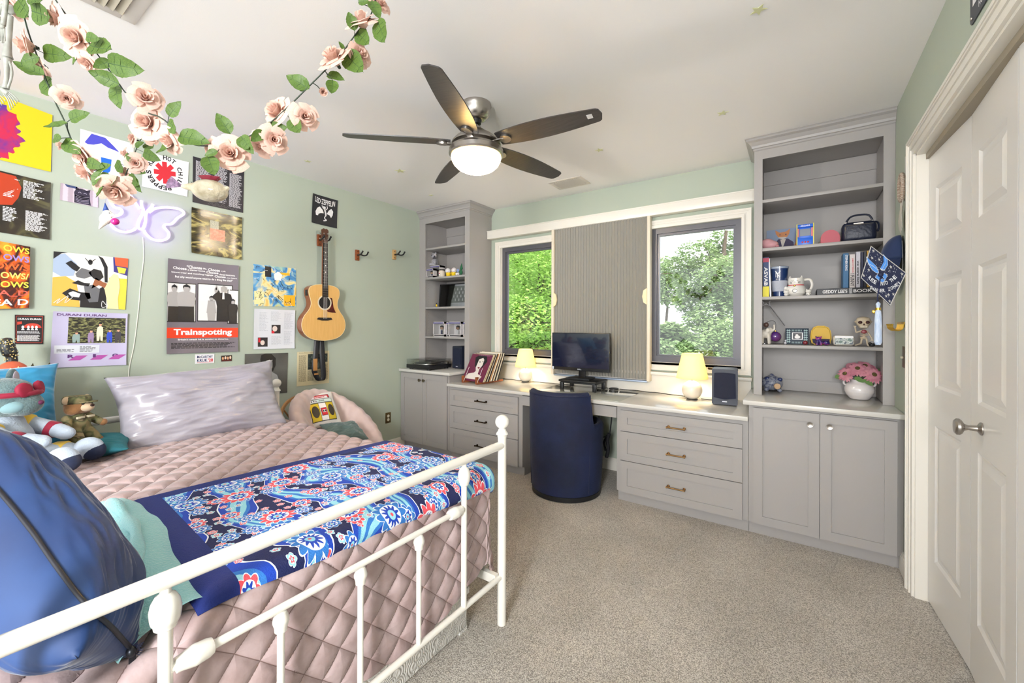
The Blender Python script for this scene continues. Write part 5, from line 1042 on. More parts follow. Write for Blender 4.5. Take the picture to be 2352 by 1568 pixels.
# lilac sleeve
t, s = sheet('record_sleeve', 'lilac sleeve with a wide group photo and three magenta parallelograms', 'poster', [(120.8, 714.5), (291.6, 720), (288, 837.5), (113, 844.6)], ink('lilac card', (186, 180, 208)), gap=.006, curl=.008)
b = MB(); quad(b, s, .20, .43, .975, .905, 1, 8); ph = b.build('photo', art('night garden print', [(.35, (24, 22, 24)), (.5, (58, 56, 40)), (.58, (150, 150, 96)), (.66, (34, 32, 30))], 9, .6, 5, stretch=(1, 2.2, 1)), t)
b = MB()
for cu, c, h, w in ((.31, 0, .20, .11), (.50, 1, .24, .09), (.62, 2, .34, .10), (.755, 3, .25, .09), (.875, 4, .26, .10)):
    v0 = .44 if cu < .6 or cu > .7 else .47; b.mi = c; b.poly([s(cu+x*w, v0+y*h, 2.5) for x, y in ((-.42, 0), (-.1, 0), (0, .32), (.12, 0), (.4, 0), (.42, .5), (.36, .76), (.1, .82), (-.1, .82), (-.4, .74), (-.5, .45))]); b.mi = 5; disc(b, s, cu, v0+.90*h, .019, .032, 3); b.mi = 6; shp(b, s, [(cu-.022, v0+.93*h), (cu+.022, v0+.93*h), (cu+.016, v0+1.03*h), (cu-.016, v0+1.03*h)], 3.4)
b.build('figures', [ink('sage ink', (140, 160, 156)), ink('mauve ink', (150, 128, 164)), ink('ivory ink', (220, 214, 190)), ink('blue ink', (50, 76, 190)), ink('black white ink', (66, 60, 66)), ink('skin ink', (212, 160, 130)), M_ink], ph)
b = MB(); b.text('DURAN DURAN', lambda u, v: s(u, v), .05, .925, .70, .968, .02); b.mi = 1
for cu in (.22, .495, .745): b.poly([s(u, v) for u, v in ((cu, .12), (cu+.15, .12), (cu+.25, .205), (cu+.10, .205))])
b.mi = 0
for ch_, cu in (('R', .21), ('I', .535), ('O', .80)): b.text(ch_, lambda u, v: s(u, v, 2), cu, .165, cu+(.085 if ch_ != 'I' else .04), .225, .05)
b.mi = 2; quad(b, s, .04, .25, .62, .395, 1); b.mi = 3; lines(b, s, .07, .27, .30, .33, 3, 2, 21, .3); lines(b, s, .36, .27, .58, .38, 5, 2, 22, .3)
b.build('print', [ink('plum ink', (92, 50, 110)), ink('magenta ink', (170, 76, 156)), ink('pale panel', (208, 210, 218)), ink('grey ink', (120, 120, 124))], t)
# film poster
t, s = sheet('film_poster', 'grey glossy film poster with orange title band and black and white figures', 'poster', [(383.4, 593.6), (545.4, 610.3), (544, 806.8), (380, 812.6)], mat('glossy grey poster', (118, 110, 118), .22, coat=.6), gap=.006, curl=.012)
b = MB(); b.mi = 3; quad(b, s, 0, .165, 1, .275, 1, 12); b.mi = 0
b.text('Trainspotting', lambda u, v: s(u, v, 2), .09, .178, .91, .262, .035); b.text("Britain's smash hit is coming to America.", lambda u, v: s(u, v), .15, .135, .86, .157, .02)
for tx, u0, u1, v0, v1 in (('“Choose', .25, .46, .915, .95), ('life.', .475, .53, .920, .938), ('Choose', .55, .72, .908, .940), ('a job.', .735, .81, .910, .926), ('Choose', .07, .25, .895, .925), ('a starter home.', .265, .51, .893, .910), ('Choose', .525, .70, .880, .908), ('dental insurance,', .715, .95, .868, .890), ('leisure wear and matching luggage.', .05, .63, .852, .872), ('Choose', .645, .81, .842, .868), ('your future.', .825, .98, .838, .856), ('But why would anyone want to do a thing like that?”', .10, .92, .802, .830)): b.text(tx, lambda u, v: s(u, v), u0, v0, u1, v1, .03)
b.mi = 1; lines(b, s, .06, .05, .96, .115, 5, 1, 31, .15, .6)
quad(b, s, 0, .335, .385, .755, 1); quad(b, s, .405, .345, .92, .765, 1); b.mi = 2; quad(b, s, .004, .345, .375, .745, 2); quad(b, s, .415, .355, .905, .755, 2); b.mi = 1; quad(b, s, .84, .32, 1, .715, 2.5); b.mi = 2; quad(b, s, .85, .33, .995, .705, 3)
def man(cu, v0, h, w, top, legs, hair, k=4):
    b.mi = legs; shp(b, s, [(cu-w*.42, v0), (cu+w*.42, v0), (cu+w*.40, v0+h*.42), (cu-w*.40, v0+h*.42)], k); b.mi = top; shp(b, s, [(cu-w*.40, v0+h*.40), (cu+w*.40, v0+h*.40), (cu+w*.5, v0+h*.62), (cu+w*.42, v0+h*.76), (cu+w*.12, v0+h*.80), (cu-w*.12, v0+h*.80), (cu-w*.42, v0+h*.76), (cu-w*.5, v0+h*.62)], k+.5)
    b.mi = 4; disc(b, s, cu, v0+h*.87, w*.17, h*.085, k+1); b.mi = hair; shp(b, s, [(cu-w*.18, v0+h*.87), (cu-w*.18, v0+h*.95), (cu, v0+h*1.0), (cu+w*.18, v0+h*.95), (cu+w*.18, v0+h*.88), (cu+w*.1, v0+h*.92), (cu-w*.1, v0+h*.92)], k+1.4)
man(.09, .345, .39, .20, 4, 1, 1); man(.25, .345, .40, .26, 4, 1, 1, 6); man(.60, .355, .28, .17, 2, 2, 1); b.mi = 4; shp(b, s, [(.53, .44), (.67, .44), (.65, .58), (.55, .58)], 5); shp(b, s, [(.55, .355), (.65, .355), (.66, .44), (.54, .44)], 5); man(.78, .355, .40, .25, 1, 1, 4, 7); b.mi = 1; shp(b, s, [(.60, .62), (.70, .70), (.73, .66), (.66, .58)], 8); b.mi = 4; disc(b, s, .665, .70, .025, .03, 9); shp(b, s, [(.655, .70), (.675, .70), (.675, .752), (.66, .752)], 9); b.mi = 2; shp(b, s, [(.755, .60), (.79, .60), (.785, .68), (.76, .68)], 9); man(.915, .33, .28, .145, 1, 1, 1, 10)
b.build('print', [I_w, M_ink, ink('poster white', (226, 224, 222)), ink('orange red ink', (224, 62, 26)), ink('mid grey ink', (168, 164, 162))], t)
# campaign card
t, s = sheet('card', 'white campaign card with blue and red lettering under the film poster', 'card', [(447.8, 813.7), (491.9, 812.7), (491.4, 832.8), (447.4, 835.4)], M_white, gap=.003)
b = MB(); b.text('McCARTHY', lambda u, v: s(u, v), .10, .58, .92, .86, .02); b.text('KRUK', lambda u, v: s(u, v), .10, .18, .64, .50, .02); b.mi = 1; b.text("'28", lambda u, v: s(u, v), .67, .18, .93, .52, .03); quad(b, s, .1, .10, .93, .13, 1, 2); b.build('lettering', [ink('campaign blue', (28, 40, 96)), M_red], t)
t, s = sheet('photo_print', 'tiny dark photo of several faces beside the campaign card', 'photo', [(507.5, 816.6), (532, 815), (532, 828.5), (507.5, 830)], ink('dark brown print', (50, 34, 28)), gap=.003)
b = MB()
for i, c in enumerate((0, 1, 0, 1)): b.mi = c; disc(b, s, .16+.23*i, .52+.08*(i % 2), .09, .26)
b.mi = 2; quad(b, s, .05, .04, .95, .25, 1.6, 2); b.build('faces', [ink('warm skin ink', (214, 160, 120)), ink('pale skin print', (226, 196, 170)), ink('dark red print', (90, 30, 26))], t)
# blue yellow painting print
t, s = sheet('art_print', 'square print of scribbled blue, cream and yellow paint beside the guitar', 'poster', [(580.8, 606), (679.2, 616.8), (675+4, 705), (581, 702)], art('scribbled paint', [(.30, (226, 170, 40)), (.42, (232, 218, 160)), (.5, (92, 160, 206)), (.58, (60, 120, 180)), (.68, (150, 196, 190)), (.8, (236, 200, 60))], 3.0, 1.0, 2, kind='noise'), gap=.004)
b = MB(); r = random.Random(9)
for i in range(60):
    u, v = r.uniform(.05, .93), r.uniform(.05, .93); b.mi = 0 if i % 3 else 1; stroke(b, s, [(u, v), (min(.98, max(.02, u+r.uniform(-.07, .07))), min(.98, max(.02, v+r.uniform(-.07, .07)))), (min(.98, max(.02, u+r.uniform(-.09, .09))), min(.98, max(.02, v+r.uniform(-.09, .09))))], .008, 2, 3)
b.mi = 0; quad(b, s, .26, .72, .40, .98, 1.4); b.mi = 2; quad(b, s, .70, .02, .98, .30, 1.2, 2); quad(b, s, .54, .80, .84, .86, 1.2, 2); b.mi = 3; quad(b, s, .02, .04, .24, .36, 1.2, 2); b.mi = 1; shp(b, s, [(.48, .66), (.62, .66), (.66, .80), (.56, .88), (.46, .8)], 1.8)
b.build('brush_marks', [M_ink, I_w, ink('amber paint', (236, 178, 34)), ink('cream paint', (226, 220, 160))], t)
# white lyric insert
t, s = sheet('lyric_sheet', 'white lyric sheet with two small square pictures below the blue print', 'poster', [(582.3, 708.6), (676.2, 712.2), (675, 799.6), (580.8, 802)], ink('grey white paper', (214, 216, 222), .35), gap=.004, curl=.006)
b = MB()
for (u0, v0, u1, v1, n, sd) in ((.13, .45, .34, .92, 16, 41), (.40, .70, .66, .95, 12, 42), (.73, .5, .97, .93, 20, 43), (.42, .10, .66, .33, 9, 44), (.73, .1, .95, .45, 12, 45)): lines(b, s, u0, v0, u1, v1, n, 1, sd, .4, .3)
b.build('text_columns', ink('faint grey ink', (172, 176, 184)), t)['kind'] = 'stuff'
b = MB(); quad(b, s, .42, .39, .64, .61, 1.2, 2); quad(b, s, .10, .06, .33, .29, 1.2, 2); b.mi = 1; disc(b, s, .50, .51, .06, .07, 2); disc(b, s, .21, .16, .05, .06, 2); b.mi = 2; quad(b, s, .42, .39, .49, .46, 1.8, 1); quad(b, s, .11, .17, .16, .28, 1.8, 1); b.build('small_pictures', [ink('dark print', (46, 40, 42)), ink('pale face print', (220, 204, 196)), M_red], t)
# portrait
t, s = sheet('portrait_photo', 'black and white portrait of a person in suit and tie behind the bed post', 'photo', [(561.7, 812.7), (660.4, 809.8), (659, 901), (560, 910)], art('grey backdrop print', [(.3, (70, 70, 68)), (.7, (104, 104, 100))], 1.2, .3, 2, .3), gap=.005)
b = MB()
def F2(mi, k, pts): b.mi = mi; b.poly([s(u, v, k) for u, v in pts])
F2(2, 1, [(.22, 0), (.28, .38), (.42, .52), (.50, .56), (.62, .54), (.74, .46), (.80, .3), (.80, 0)]); F2(0, 2, [(.34, .86), (.36, .96), (.46, 1.0), (.60, .98), (.70, .88), (.70, .70), (.64, .56), (.44, .56), (.36, .68)]); F2(1, 3, [(.46, .60), (.50, .52), (.58, .54), (.62, .66), (.62, .78), (.56, .84), (.47, .82), (.44, .70)]); F2(1, 3, [(.46, .50), (.58, .52), (.56, .30), (.50, .2)]); F2(0, 4, [(.51, .48), (.56, .49), (.57, .2), (.52, .10), (.49, .25)]); F2(1, 4, [(.56, .26), (.66, .30), (.72, .24), (.62, .16), (.54, .2)])
F2(0, 5, [(.48, .735), (.52, .745), (.52, .725), (.48, .715)]); F2(0, 5, [(.56, .745), (.60, .735), (.60, .715), (.56, .725)]); F2(0, 5, [(.51, .62), (.57, .625), (.57, .61), (.51, .605)])
b.build('figure', [ink('soft black ink', (28, 27, 27)), ink('pale grey print', (206, 204, 200)), ink('suit grey ink', (150, 150, 148))], t)
# newspaper
t, s = sheet('newspaper_clipping', 'yellowed newspaper clipping with dark photo behind the guitar strap', 'clipping', [(682, 808), (755.8, 805), (755, 879), (680.8, 887.4)], ink('yellowed newsprint', (206, 196, 160), .8), gap=.003)
b = MB(); b.text('Duran Duran delivers on stage', lambda u, v: s(u, v), .06, .945, .72, .975, .01); lines(b, s, .05, .12, .28, .90, 34, 1, 51, .08, .5); lines(b, s, .32, .12, .52, .44, 16, 1, 52, .08, .5); lines(b, s, .78, .12, .96, .60, 22, 1, 53, .08, .5); lines(b, s, .55, .12, .74, .44, 16, 1, 54, .08, .5); b.build('newsprint', ink('newsprint ink', (120, 110, 88), .8), t)['kind'] = 'stuff'
b = MB(); quad(b, s, .32, .46, .74, .92, 1, 4); b.mi = 1; shp(b, s, [(.5, .5), (.56, .5), (.57, .62), (.54, .68), (.50, .62)], 2); shp(b, s, [(.62, .5), (.67, .5), (.68, .64), (.65, .70), (.62, .62)], 2); b.mi = 0; quad(b, s, .80, .66, .94, .92, 1, 2); b.build('photos', [art('dark stage print', [(.4, (30, 36, 34)), (.6, (84, 96, 90))], 4, 1), ink('stage figure ink', (120, 140, 132))], t)
# black band flag
t, s = sheet('band_poster', 'small black poster with white angular lettering and winged figure above the guitar', 'poster', [(717.2, 443.9), (774.2, 460.7), (772, 524.7), (714.2, 510.9)], ink('black paper', (34, 34, 38), .7), gap=.004, curl=.006)
b = MB(); b.text('LED·ZEPPELIN', lambda u, v: s(u, v+.03*(1 if (u < .2 or u > .8) else 0)), .10, .72, .90, .90, .02)
shp(b, s, [(.16, .30), (.14, .42), (.20, .55), (.30, .62), (.42, .52), (.46, .42), (.34, .40), (.26, .36), (.24, .30)], 1); shp(b, s, [(.58, .42), (.66, .56), (.76, .64), (.84, .56), (.82, .42), (.76, .32), (.70, .40)], 1)
stroke(b, s, [(.44, .66), (.49, .56), (.53, .46), (.55, .34)], .06, 1); stroke(b, s, [(.55, .36), (.50, .26), (.58, .20), (.46, .16)], .035, 1); stroke(b, s, [(.50, .54), (.42, .60), (.38, .68)], .025, 1); stroke(b, s, [(.52, .54), (.60, .62), (.58, .70)], .025, 1); disc(b, s, .50, .62, .035, .045, 1.5, 12)
b.build('emblem', [I_w], t)
# ------------------------------------------------------------------ neon butterfly
nb = thing('neon_butterfly', 'glowing violet white neon butterfly sign on the wall', 'neon sign', tuple(onx(325, 555, XL)))
def gl(name, col, st_): return mat(name, (255, 240, 255), .3, emit=col, es=st_)
M_neon = gl('lit violet tube', (190, 140, 255), 1.15)
def px3(pts, X=XL+.035): return [onx(x, y, X) for x, y in pts]
Z3 = lambda x, y: (100+x/4.126, 240+y/4.126)
WINGS = [[Z3(910, 990), Z3(875, 940), Z3(830, 870), Z3(770, 835), Z3(700, 838), Z3(650, 870), Z3(640, 920), Z3(670, 970), Z3(720, 985), Z3(742, 1010), Z3(720, 1045), Z3(660, 1060), Z3(635, 1100), Z3(650, 1150), Z3(700, 1190), Z3(780, 1210), Z3(850, 1190), Z3(872, 1170)],
         [Z3(1000, 1022), Z3(1060, 985), Z3(1160, 975), Z3(1260, 985), Z3(1320, 1010), Z3(1325, 1040), Z3(1270, 1075), Z3(1215, 1130), Z3(1150, 1138), Z3(1145, 1165), Z3(1185, 1215), Z3(1175, 1265), Z3(1110, 1290), Z3(1030, 1275), Z3(975, 1230), Z3(950, 1190)],
         [Z3(927, 910), Z3(930, 960), Z3(945, 1000), Z3(930, 1050), Z3(905, 1100), Z3(893, 1150), Z3(915, 1180), Z3(945, 1170), Z3(965, 1110), Z3(970, 1040), Z3(990, 1005), Z3(1025, 970), Z3(1035, 945)]]
for w in WINGS:
    b = MB(); b.tube(spline(px3(w), 5), .0085, 10); b.build('tube', M_neon, nb, sharp=180)
for q in ((820, 1020), (1080, 1080), (1150, 1250)): lamp('neon_glow', 'POINT', tuple(onx(*Z3(*q), XL+.10)), .10, (.36, .20, 1), .03)
b = MB()
for q in ((800, 1190), (1150, 1135), (930, 1050)): p = onx(*Z3(*q), XL+.035); b.cyl((XL+.001, p.y, p.z), (XL+.030, p.y, p.z), .006, n=10)
b.build('wall_clip', mat('clear violet plastic', (190, 180, 210), .3), nb)
cord('white wire dropping down the wall below the neon butterfly', [onx(x, y, XL+.004) for x, y in ((328, 545), (330, 590), (322, 660), (318, 710), (308, 790), (296, 850), (298, 890))], .0028, mat('white cable', (224, 222, 210), .5))
# ------------------------------------------------------------------ guitar and wall hangers
def hanger(pc, label, wood, top=None):
    c = onx(*pc, XL); t = thing('guitar_hanger', label, 'wall hanger', (XL, c.y, c.z-.06))
    b = MB(); b.box((XL+.001, c.y-.022, c.z-.055), (XL+.02, c.y+.022, c.z+.055), .004); bl = b.build('wood_block', wood, t)
    b = MB(); b.cyl((XL+.02, c.y, c.z), (XL+.075, c.y, c.z+.002), .007, n=10)
    for s_ in (-1, 1): b.tube(spline([(XL+.07, c.y, c.z), (XL+.085, c.y+s_*.028, c.z-.008), (XL+.12, c.y+s_*.034, c.z-.004), (XL+.145, c.y+s_*.032, c.z+.018)], 5), .0075, 8); b.ell((XL+.147, c.y+s_*.032, c.z+.020), .0095, None, 10, 8)
    b.build('yoke', M_black, t)
    for dz in (-.036, .036): b = MB(); b.lathe([(.005, 0), (.0045, .003), (0, .003)], (XL+.02, c.y, c.z+dz), 12, (1, 0, 0)); b.build('screw', M_bronze, bl)
    return t
hanger((732, 552), 'reddish wood hanger holding the guitar headstock', M_wood); hanger((819, 586), 'reddish wood guitar hanger, empty, next to the guitar', M_wood); hanger((904, 585), 'light wood guitar hanger, empty, nearest the narrow bookcase', mat('light maple', (206, 168, 112), .5, var=(190, 150, 96), scale=12))
gx = XL+.055; G = lambda x, y, X=XL+.105: onx(x, y, X)
gt = thing('acoustic_guitar', 'small acoustic guitar with blond top hanging on the wall', 'guitar', tuple(G(738, 780)))
c0, cN = G(746, 780), G(745, 655); cyb = c0.y; zb, ztop = G(740, 782).z, G(738, 653).z
Lh = ztop-zb; yc = (G(692, 740).y+G(792, 740).y)/2; Wl = (G(792, 735).y-G(692, 735).y)/2
print('guitar', zb, ztop, yc, Wl)
HW = [(0, .0), (.02, .42), (.06, .68), (.12, .86), (.2, .97), (.28, 1.0), (.36, .97), (.44, .88), (.52, .73), (.59, .635), (.65, .60), (.72, .62), (.80, .685), (.88, .70), (.94, .64), (.98, .44), (.995, .2), (1.0, 0)]
def outline(scale=1, n=4):
    P = spline([Vector((w*Wl*scale, zb+Lh/2+(h-.5)*Lh*scale, 0)) for h, w in HW], n); r_ = [(max(0, p.x), p.y) for p in P]; return r_+[(-x, z) for x, z in r_[::-1][1:-1]]
GM = fr((XL+.030, yc, 0), (0, 1, 0), (0, 0, 1))   # local x along the wall, y up, z into the room
b = MB(); b.prism(outline(), .080, GM); bo = b.build('body', mat('sapele sides', (146, 84, 44), .35, var=(124, 66, 34), scale=10, coat=.4), gt, sharp=50)
b = MB(); b.prism(outline(.992), .004, GM @ Matrix.Translation((0, 0, .0802))); b.build('top', mat('spruce top', (222, 176, 106), .3, var=(212, 164, 92), scale=7, stretch=(1, 18, 1), coat=.5), gt, sharp=50)
b = MB(); ol = outline(1.0); b.tube([GM @ Vector((x, z, .082)) for x, z in ol], .0028, 6, True); b.build('binding', mat('cream binding', (222, 204, 160), .4), bo)
hole = GM @ Vector((0, 0, 0)); hz = G(744, 695).z; zF = .0845
def gd(c, r0, r1, z, m, nm, par, n=40):
    b = MB(); b.skin([[b._v(GM @ Vector((c[0]+r*math.cos(2*PI*i/n), c[1]+r*math.sin(2*PI*i/n), z))) for i in range(n)] for r in (r0, r1)], cap0=(r0 < .001), cap1=False); return b.build(nm, m, par)
gd((0, hz), .0005, .057, zF, mat('dark sound hole', (24, 18, 16), .8), 'sound_hole', gt); gd((0, hz), .057, .068, zF+.0003, mat('rosette', (232, 222, 196), .4), 'rosette', gt); gd((0, hz), .0625, .0640, zF+.0008, M_ink, 'rosette_line', gt)
b = MB(); b.prism([(.050, .050), (.072, .046), (.080, .010), (.088, -.040), (.112, -.092), (.070, -.090), (.030, -.084), (.020, -.072), (.046, -.056), (.062, -.030), (.069, .0), (.064, .030)], .0015, GM @ Matrix.Translation((0, hz, zF+.0009))); b.build('pickguard', mat('tortoiseshell', (92, 26, 20), .2, var=(56, 14, 12), scale=30, coat=.6), gt)
bz_ = G(743, 732).z; b = MB(); b.prism([(-.076, -.004), (-.060, .012), (.060, .012), (.076, -.004), (.030, -.016), (-.030, -.016)], .007, GM @ Matrix.Translation((0, bz_, zF))); b.box((0, 0, 0), (0, 0, 0)); b.build('bridge', mat('ebony', (30, 24, 22), .4), gt)
nz0, nz1 = hz+.052, G(743, 558).z
b = MB(); b.prism([(-.026, nz0), (.026, nz0), (.0215, nz1), (-.0215, nz1)], .012, GM @ Matrix.Translation((0, 0, zF+.001))); nk = b.build('fretboard', mat('ebony', (30, 24, 22), .4), gt)
b = MB(); b.prism([(-.022, ztop-.005), (.022, ztop-.005), (.019, nz1), (-.019, nz1)], .016, GM @ Matrix.Translation((0, 0, zF-.016))); b.build('neck', M_wood, gt)
for i in range(17):
    z = nz1-(nz1-nz0)*(1-2**(-i*.83/12))/(1-2**(-17*.83/12)); b = MB(); w = .0215+.0045*(nz1-z)/(nz1-nz0); b.box((0, 0, 0), (0, 0, 0)) if False else None
    b.M = GM; b.box((-w, z-.0009, zF+.013), (w, z+.0009, zF+.0142)); b.build('fret', M_nickel, nk)
b = MB(); b.M = GM
for z in (.18, .30, .42, .54): b.prism([(.006, 0), (0, .006), (-.006, 0), (0, -.006)], .0006, Matrix.Translation((0, nz1-(nz1-nz0)*z, zF+.0132)))
b.build('inlay', I_w, nk)['kind'] = 'stuff'
b = MB(); b.M = GM; hh = nz1
b.prism([(-.021, hh-.004), (.021, hh-.004), (.030, hh+.03), (.033, hh+.12), (.014, hh+.135), (.0, hh+.128), (-.014, hh+.135), (-.033, hh+.12), (-.030, hh+.03)], .014, Matrix.Translation((0, 0, zF-.008))); hs_ = b.build('headstock', mat('dark rosewood', (84, 50, 34), .4), gt)
for sx in (-1, 1):
    for dz in (.035, .085): b = MB(); b.M = GM; b.lathe([(.006, 0), (.006, .014), (.004, .016)], (sx*.019, hh+dz, zF+.006), 12, (0, 0, 1)); b.tube([(sx*.026, hh+dz, zF), (sx*.042, hh+dz, zF)], .003, 6); b.ell((sx*.048, hh+dz, zF), (.009, .006, .004)); b.build('tuner', M_nickel, hs_)
for i in range(4):
    x = -.012+.008*i; b = MB(); b.M = GM; b.tube([(x*1.3, bz_, zF+.010), (x, nz1, zF+.016), (x*1.5, hh+.06, zF+.010)], .0008, 5); b.build('string', M_nickel, gt)
b = MB(); b.M = GM; b.box((-Wl*.705, ztop-.11, .02), (-Wl*.66, ztop-.055, .062), .003); b.build('preamp_panel', M_black, bo)
sm = mat('black leather', (28, 28, 32), .45); sy = G(722, 800, XL+.05)
b = MB(); SP = [onx(728, 778, XL+.05), onx(725, 820, XL+.055), onx(722, 850, XL+.05), onx(732, 872, XL+.045), onx(742, 868, XL+.05), onx(741, 830, XL+.055), onx(738, 780, XL+.05)]
Q = spline(SP, 8); 
for A, B_ in zip(Q, Q[1:]): b.poly([A+Vector((-.004, -.024, 0)), A+Vector((.004, .024, 0)), B_+Vector((.004, .024, 0)), B_+Vector((-.004, -.024, 0))])
stp = b.build('strap', sm, gt, sharp=180, solid=.003, doubles=True)
b = MB(); b.M = GM; sz = onx(722, 832, XL+.06); b.box((sz.y-yc-.020, sz.z-.075, .045), (sz.y-yc+.020, sz.z+.035, .050), .002); b.box((sz.y-yc-.012, sz.z-.115, .045), (sz.y-yc+.03, sz.z-.10, .049), .002); b.build('strap_tab', mat('tan leather', (176, 126, 70), .55), stp)
# ------------------------------------------------------------------ outlet on the left wall
c = onx(891, 959, XL); ot = thing('wall_outlet', 'bronze outlet plate with two ivory sockets low on the left wall', 'outlet', (XL, c.y, c.z-.06))
b = MB(); b.box((XL+.0005, c.y-.036, c.z-.058), (XL+.006, c.y+.036, c.z+.058), .003); pl_ = b.build('plate', mat('antique bronze plate', (118, 98, 64), .35, .9), ot)
for dz in (-.02, .02): b = MB(); b.lathe([(.016, 0), (.0155, .003), (0, .003)], (XL+.006, c.y, c.z+dz), 20, (1, 0, 0)); b.build('socket', mat('ivory socket', (222, 212, 186), .4), pl_)
# ================================================================== RIGHT WALL
def rx(x, y, d=.0): return onx(x, y, XR-d)
dc = thing('dream_catcher', 'beaded brown and white dream catcher with pale feathers on the right wall', 'wall ornament', tuple(rx(2072, 525)))
p0, p1, p2, p3 = rx(2076, 360, .01), rx(2076, 400, .012), rx(2076, 460, .012), rx(2071, 470, .02)
b = MB(); b.box((XR-.004, p0.y-.008, p1.z), (XR-.001, p0.y+.008, p0.z)); b.build('ribbon', mat('white ribbon', (226, 226, 222), .6), dc)
b = MB(); cz = (p1.z+p2.z)/2; hr = (p1.z-p2.z)/2; b.tube([(XR-.022, p1.y+.05*math.cos(a), cz+hr*math.sin(a)) for a in [2*PI*i/28 for i in range(28)]], .011, 10, True); hp = b.build('hoop', mat('brown leather wrap', (120, 78, 54), .8, var=(206, 196, 180), scale=70, stretch=(1, 1, 6)), dc)
b = MB()
for i in range(8): a = 2*PI*i/8; b.tube([(XR-.022, p1.y+.05*math.cos(a), cz+hr*math.sin(a)), (XR-.02, p1.y+.02*math.cos(a+1.2), cz+.02*math.sin(a+1.2))], .0018, 5)
b.build('web', mat('white thread', (216, 210, 200), .8), hp)
b = MB()
for i, dy in enumerate((-.03, .0, .03, -.015, .018)):
    z1 = p2.z+.0; z0 = rx(2071, 500+6*i).z; b.tube([(XR-.02, p1.y+dy, z1), (XR-.022, p1.y+dy*1.3, z0)], .002, 5)
b.build('cords', mat('white thread', (216, 210, 200), .8), dc)
for i, dy in enumerate((-.035, .0, .035)):
    z0 = rx(2071, 478+4*i).z; b = MB(); b.grid(lambda u, v: (XR-.024-.008*math.sin(PI*v)+.004*i, p1.y+dy*1.2+(u-.5)*.055*math.sin(PI*min(1, v*1.02))**.6*(1+.1*math.sin(v*60)), z0-.145*v), 10, 40); b.build('feather', mat('pale feather', (206, 202, 190), .9), dc, solid=.0015)
# mortarboard with stars, hanging beside the cap
cp = thing('baseball_cap', 'plain navy baseball cap hanging behind the graduation cap', 'cap', tuple(rx(2062, 650)))
c = rx(2064, 585, .0); b = MB(); cc = onx(2062, 590, XR-.02); b.grid(lambda u, v: (XR-.012-.085*math.cos(v*PI/2)*math.sin(PI*u)**.9, cc.y+.10*math.cos(PI*u)*math.cos(v*PI/2*.98), cc.z-.02+.145*math.sin(v*PI/2)), 28, 14); b.build('crown', mat('navy twill', (24, 44, 84), .85, sheen=.3), cp, sharp=180, solid=.003)
b = MB(); b.grid(lambda u, v: (XR-.02-(.078+.010*math.sin(PI*v))*math.sin(PI*u), cc.y+(.10)*math.cos(PI*u), cc.z-.02-.17*v*math.sin(PI*u)**.5), 24, 10); b.build('visor', mat('navy twill dark', (18, 34, 70), .85), cp, sharp=180, solid=.004)
hk = rx(2072, 548); b = MB(); b.box((XR-.003, hk.y-.008, hk.z-.012), (XR-.0005, hk.y+.008, hk.z+.012)); b.tube([(XR-.003, hk.y, hk.z+.005), (XR-.012, hk.y, hk.z-.012), (XR-.016, hk.y, hk.z)], .0015, 6); tag(b.build('wall_hook', M_nickel), 'tiny metal hook on the right wall above the navy cap', 'hook')
gc = thing('graduation_cap', 'navy mortarboard with silver stars and blue winged emblem, hanging', 'graduation cap', tuple(onx(2030, 700, XR-.14)))
Kp = [atk(x, y, k) for x, y, k in ((2000, 564, 2.19), (2082, 627, 2.12), (2045, 702, 2.12), (1977, 638, 2.19))]
def gs(u, v, k=0):
    p = (Kp[3]*(1-u)+Kp[2]*u)*(1-v)+(Kp[0]*(1-u)+Kp[1]*u)*v; n = (Kp[1]-Kp[0]).cross(Kp[3]-Kp[0]).normalized(); n = n if n.dot(ray(2030, 630)) < 0 else -n
    return p+n*(.001*k)
b = MB(); b.poly([gs(0, 0), gs(1, 0), gs(1, 1), gs(0, 1)]); b.poly([gs(0, 1, -4), gs(1, 1, -4), gs(1, 0, -4), gs(0, 0, -4)])
for a, c in (((0, 0), (1, 0)), ((1, 0), (1, 1)), ((1, 1), (0, 1)), ((0, 1), (0, 0))): b.poly([gs(*a, -4), gs(*c, -4), gs(*c), gs(*a)])
bd_ = b.build('board', mat('navy satin board', (18, 28, 62), .6), gc, flat=True)
b = MB()
for (u0, v0, u1, v1) in ((0, 0, 1, .022), (0, .978, 1, 1), (0, 0, .022, 1), (.978, 0, 1, 1)): b.poly([gs(u0, v0, 1), gs(u1, v0, 1), gs(u1, v1, 1), gs(u0, v1, 1)])
b.build('glitter_border', mat('silver glitter', (216, 214, 206), .4, var=(150, 150, 146), scale=300), bd_)
r = random.Random(5)
for (u, v) in ((.1, .92), (.12, .72), (.3, .82), (.06, .12), (.62, .86), (.92, .9), (.60, .60), (.94, .3), (.80, .12), (.14, .36), (.93, .08), (.84, .2)):
    b = MB(); b.poly([gs(u+(.045 if i % 2 == 0 else .018)*math.cos(PI*i/5+1), v+(.045 if i % 2 == 0 else .018)*math.sin(PI*i/5+1), 1.4) for i in range(10)]); b.build('star', mat('silver glitter', (216, 214, 206), .4), bd_)
b = MB()
for i in range(90):
    u, v = r.uniform(.05, .95), r.uniform(.05, .95); b.poly([gs(u+.007*math.cos(a), v+.007*math.sin(a), 1.2) for a in [PI*i_/3 for i_ in range(6)]])
b.build('silver_dots', mat('pearl dots', (220, 222, 226), .4), bd_)['kind'] = 'stuff'
def gp(x, y, k=0): dx, dy = x-2026, 633-y; return gs(.5+.00933*dx-.00373*dy, .5+.00784*dx+.0102*dy, k)
b = MB(); b.mi = 1
W3 = lambda pts, k: b.poly([gp(x, y, k) for x, y in pts])
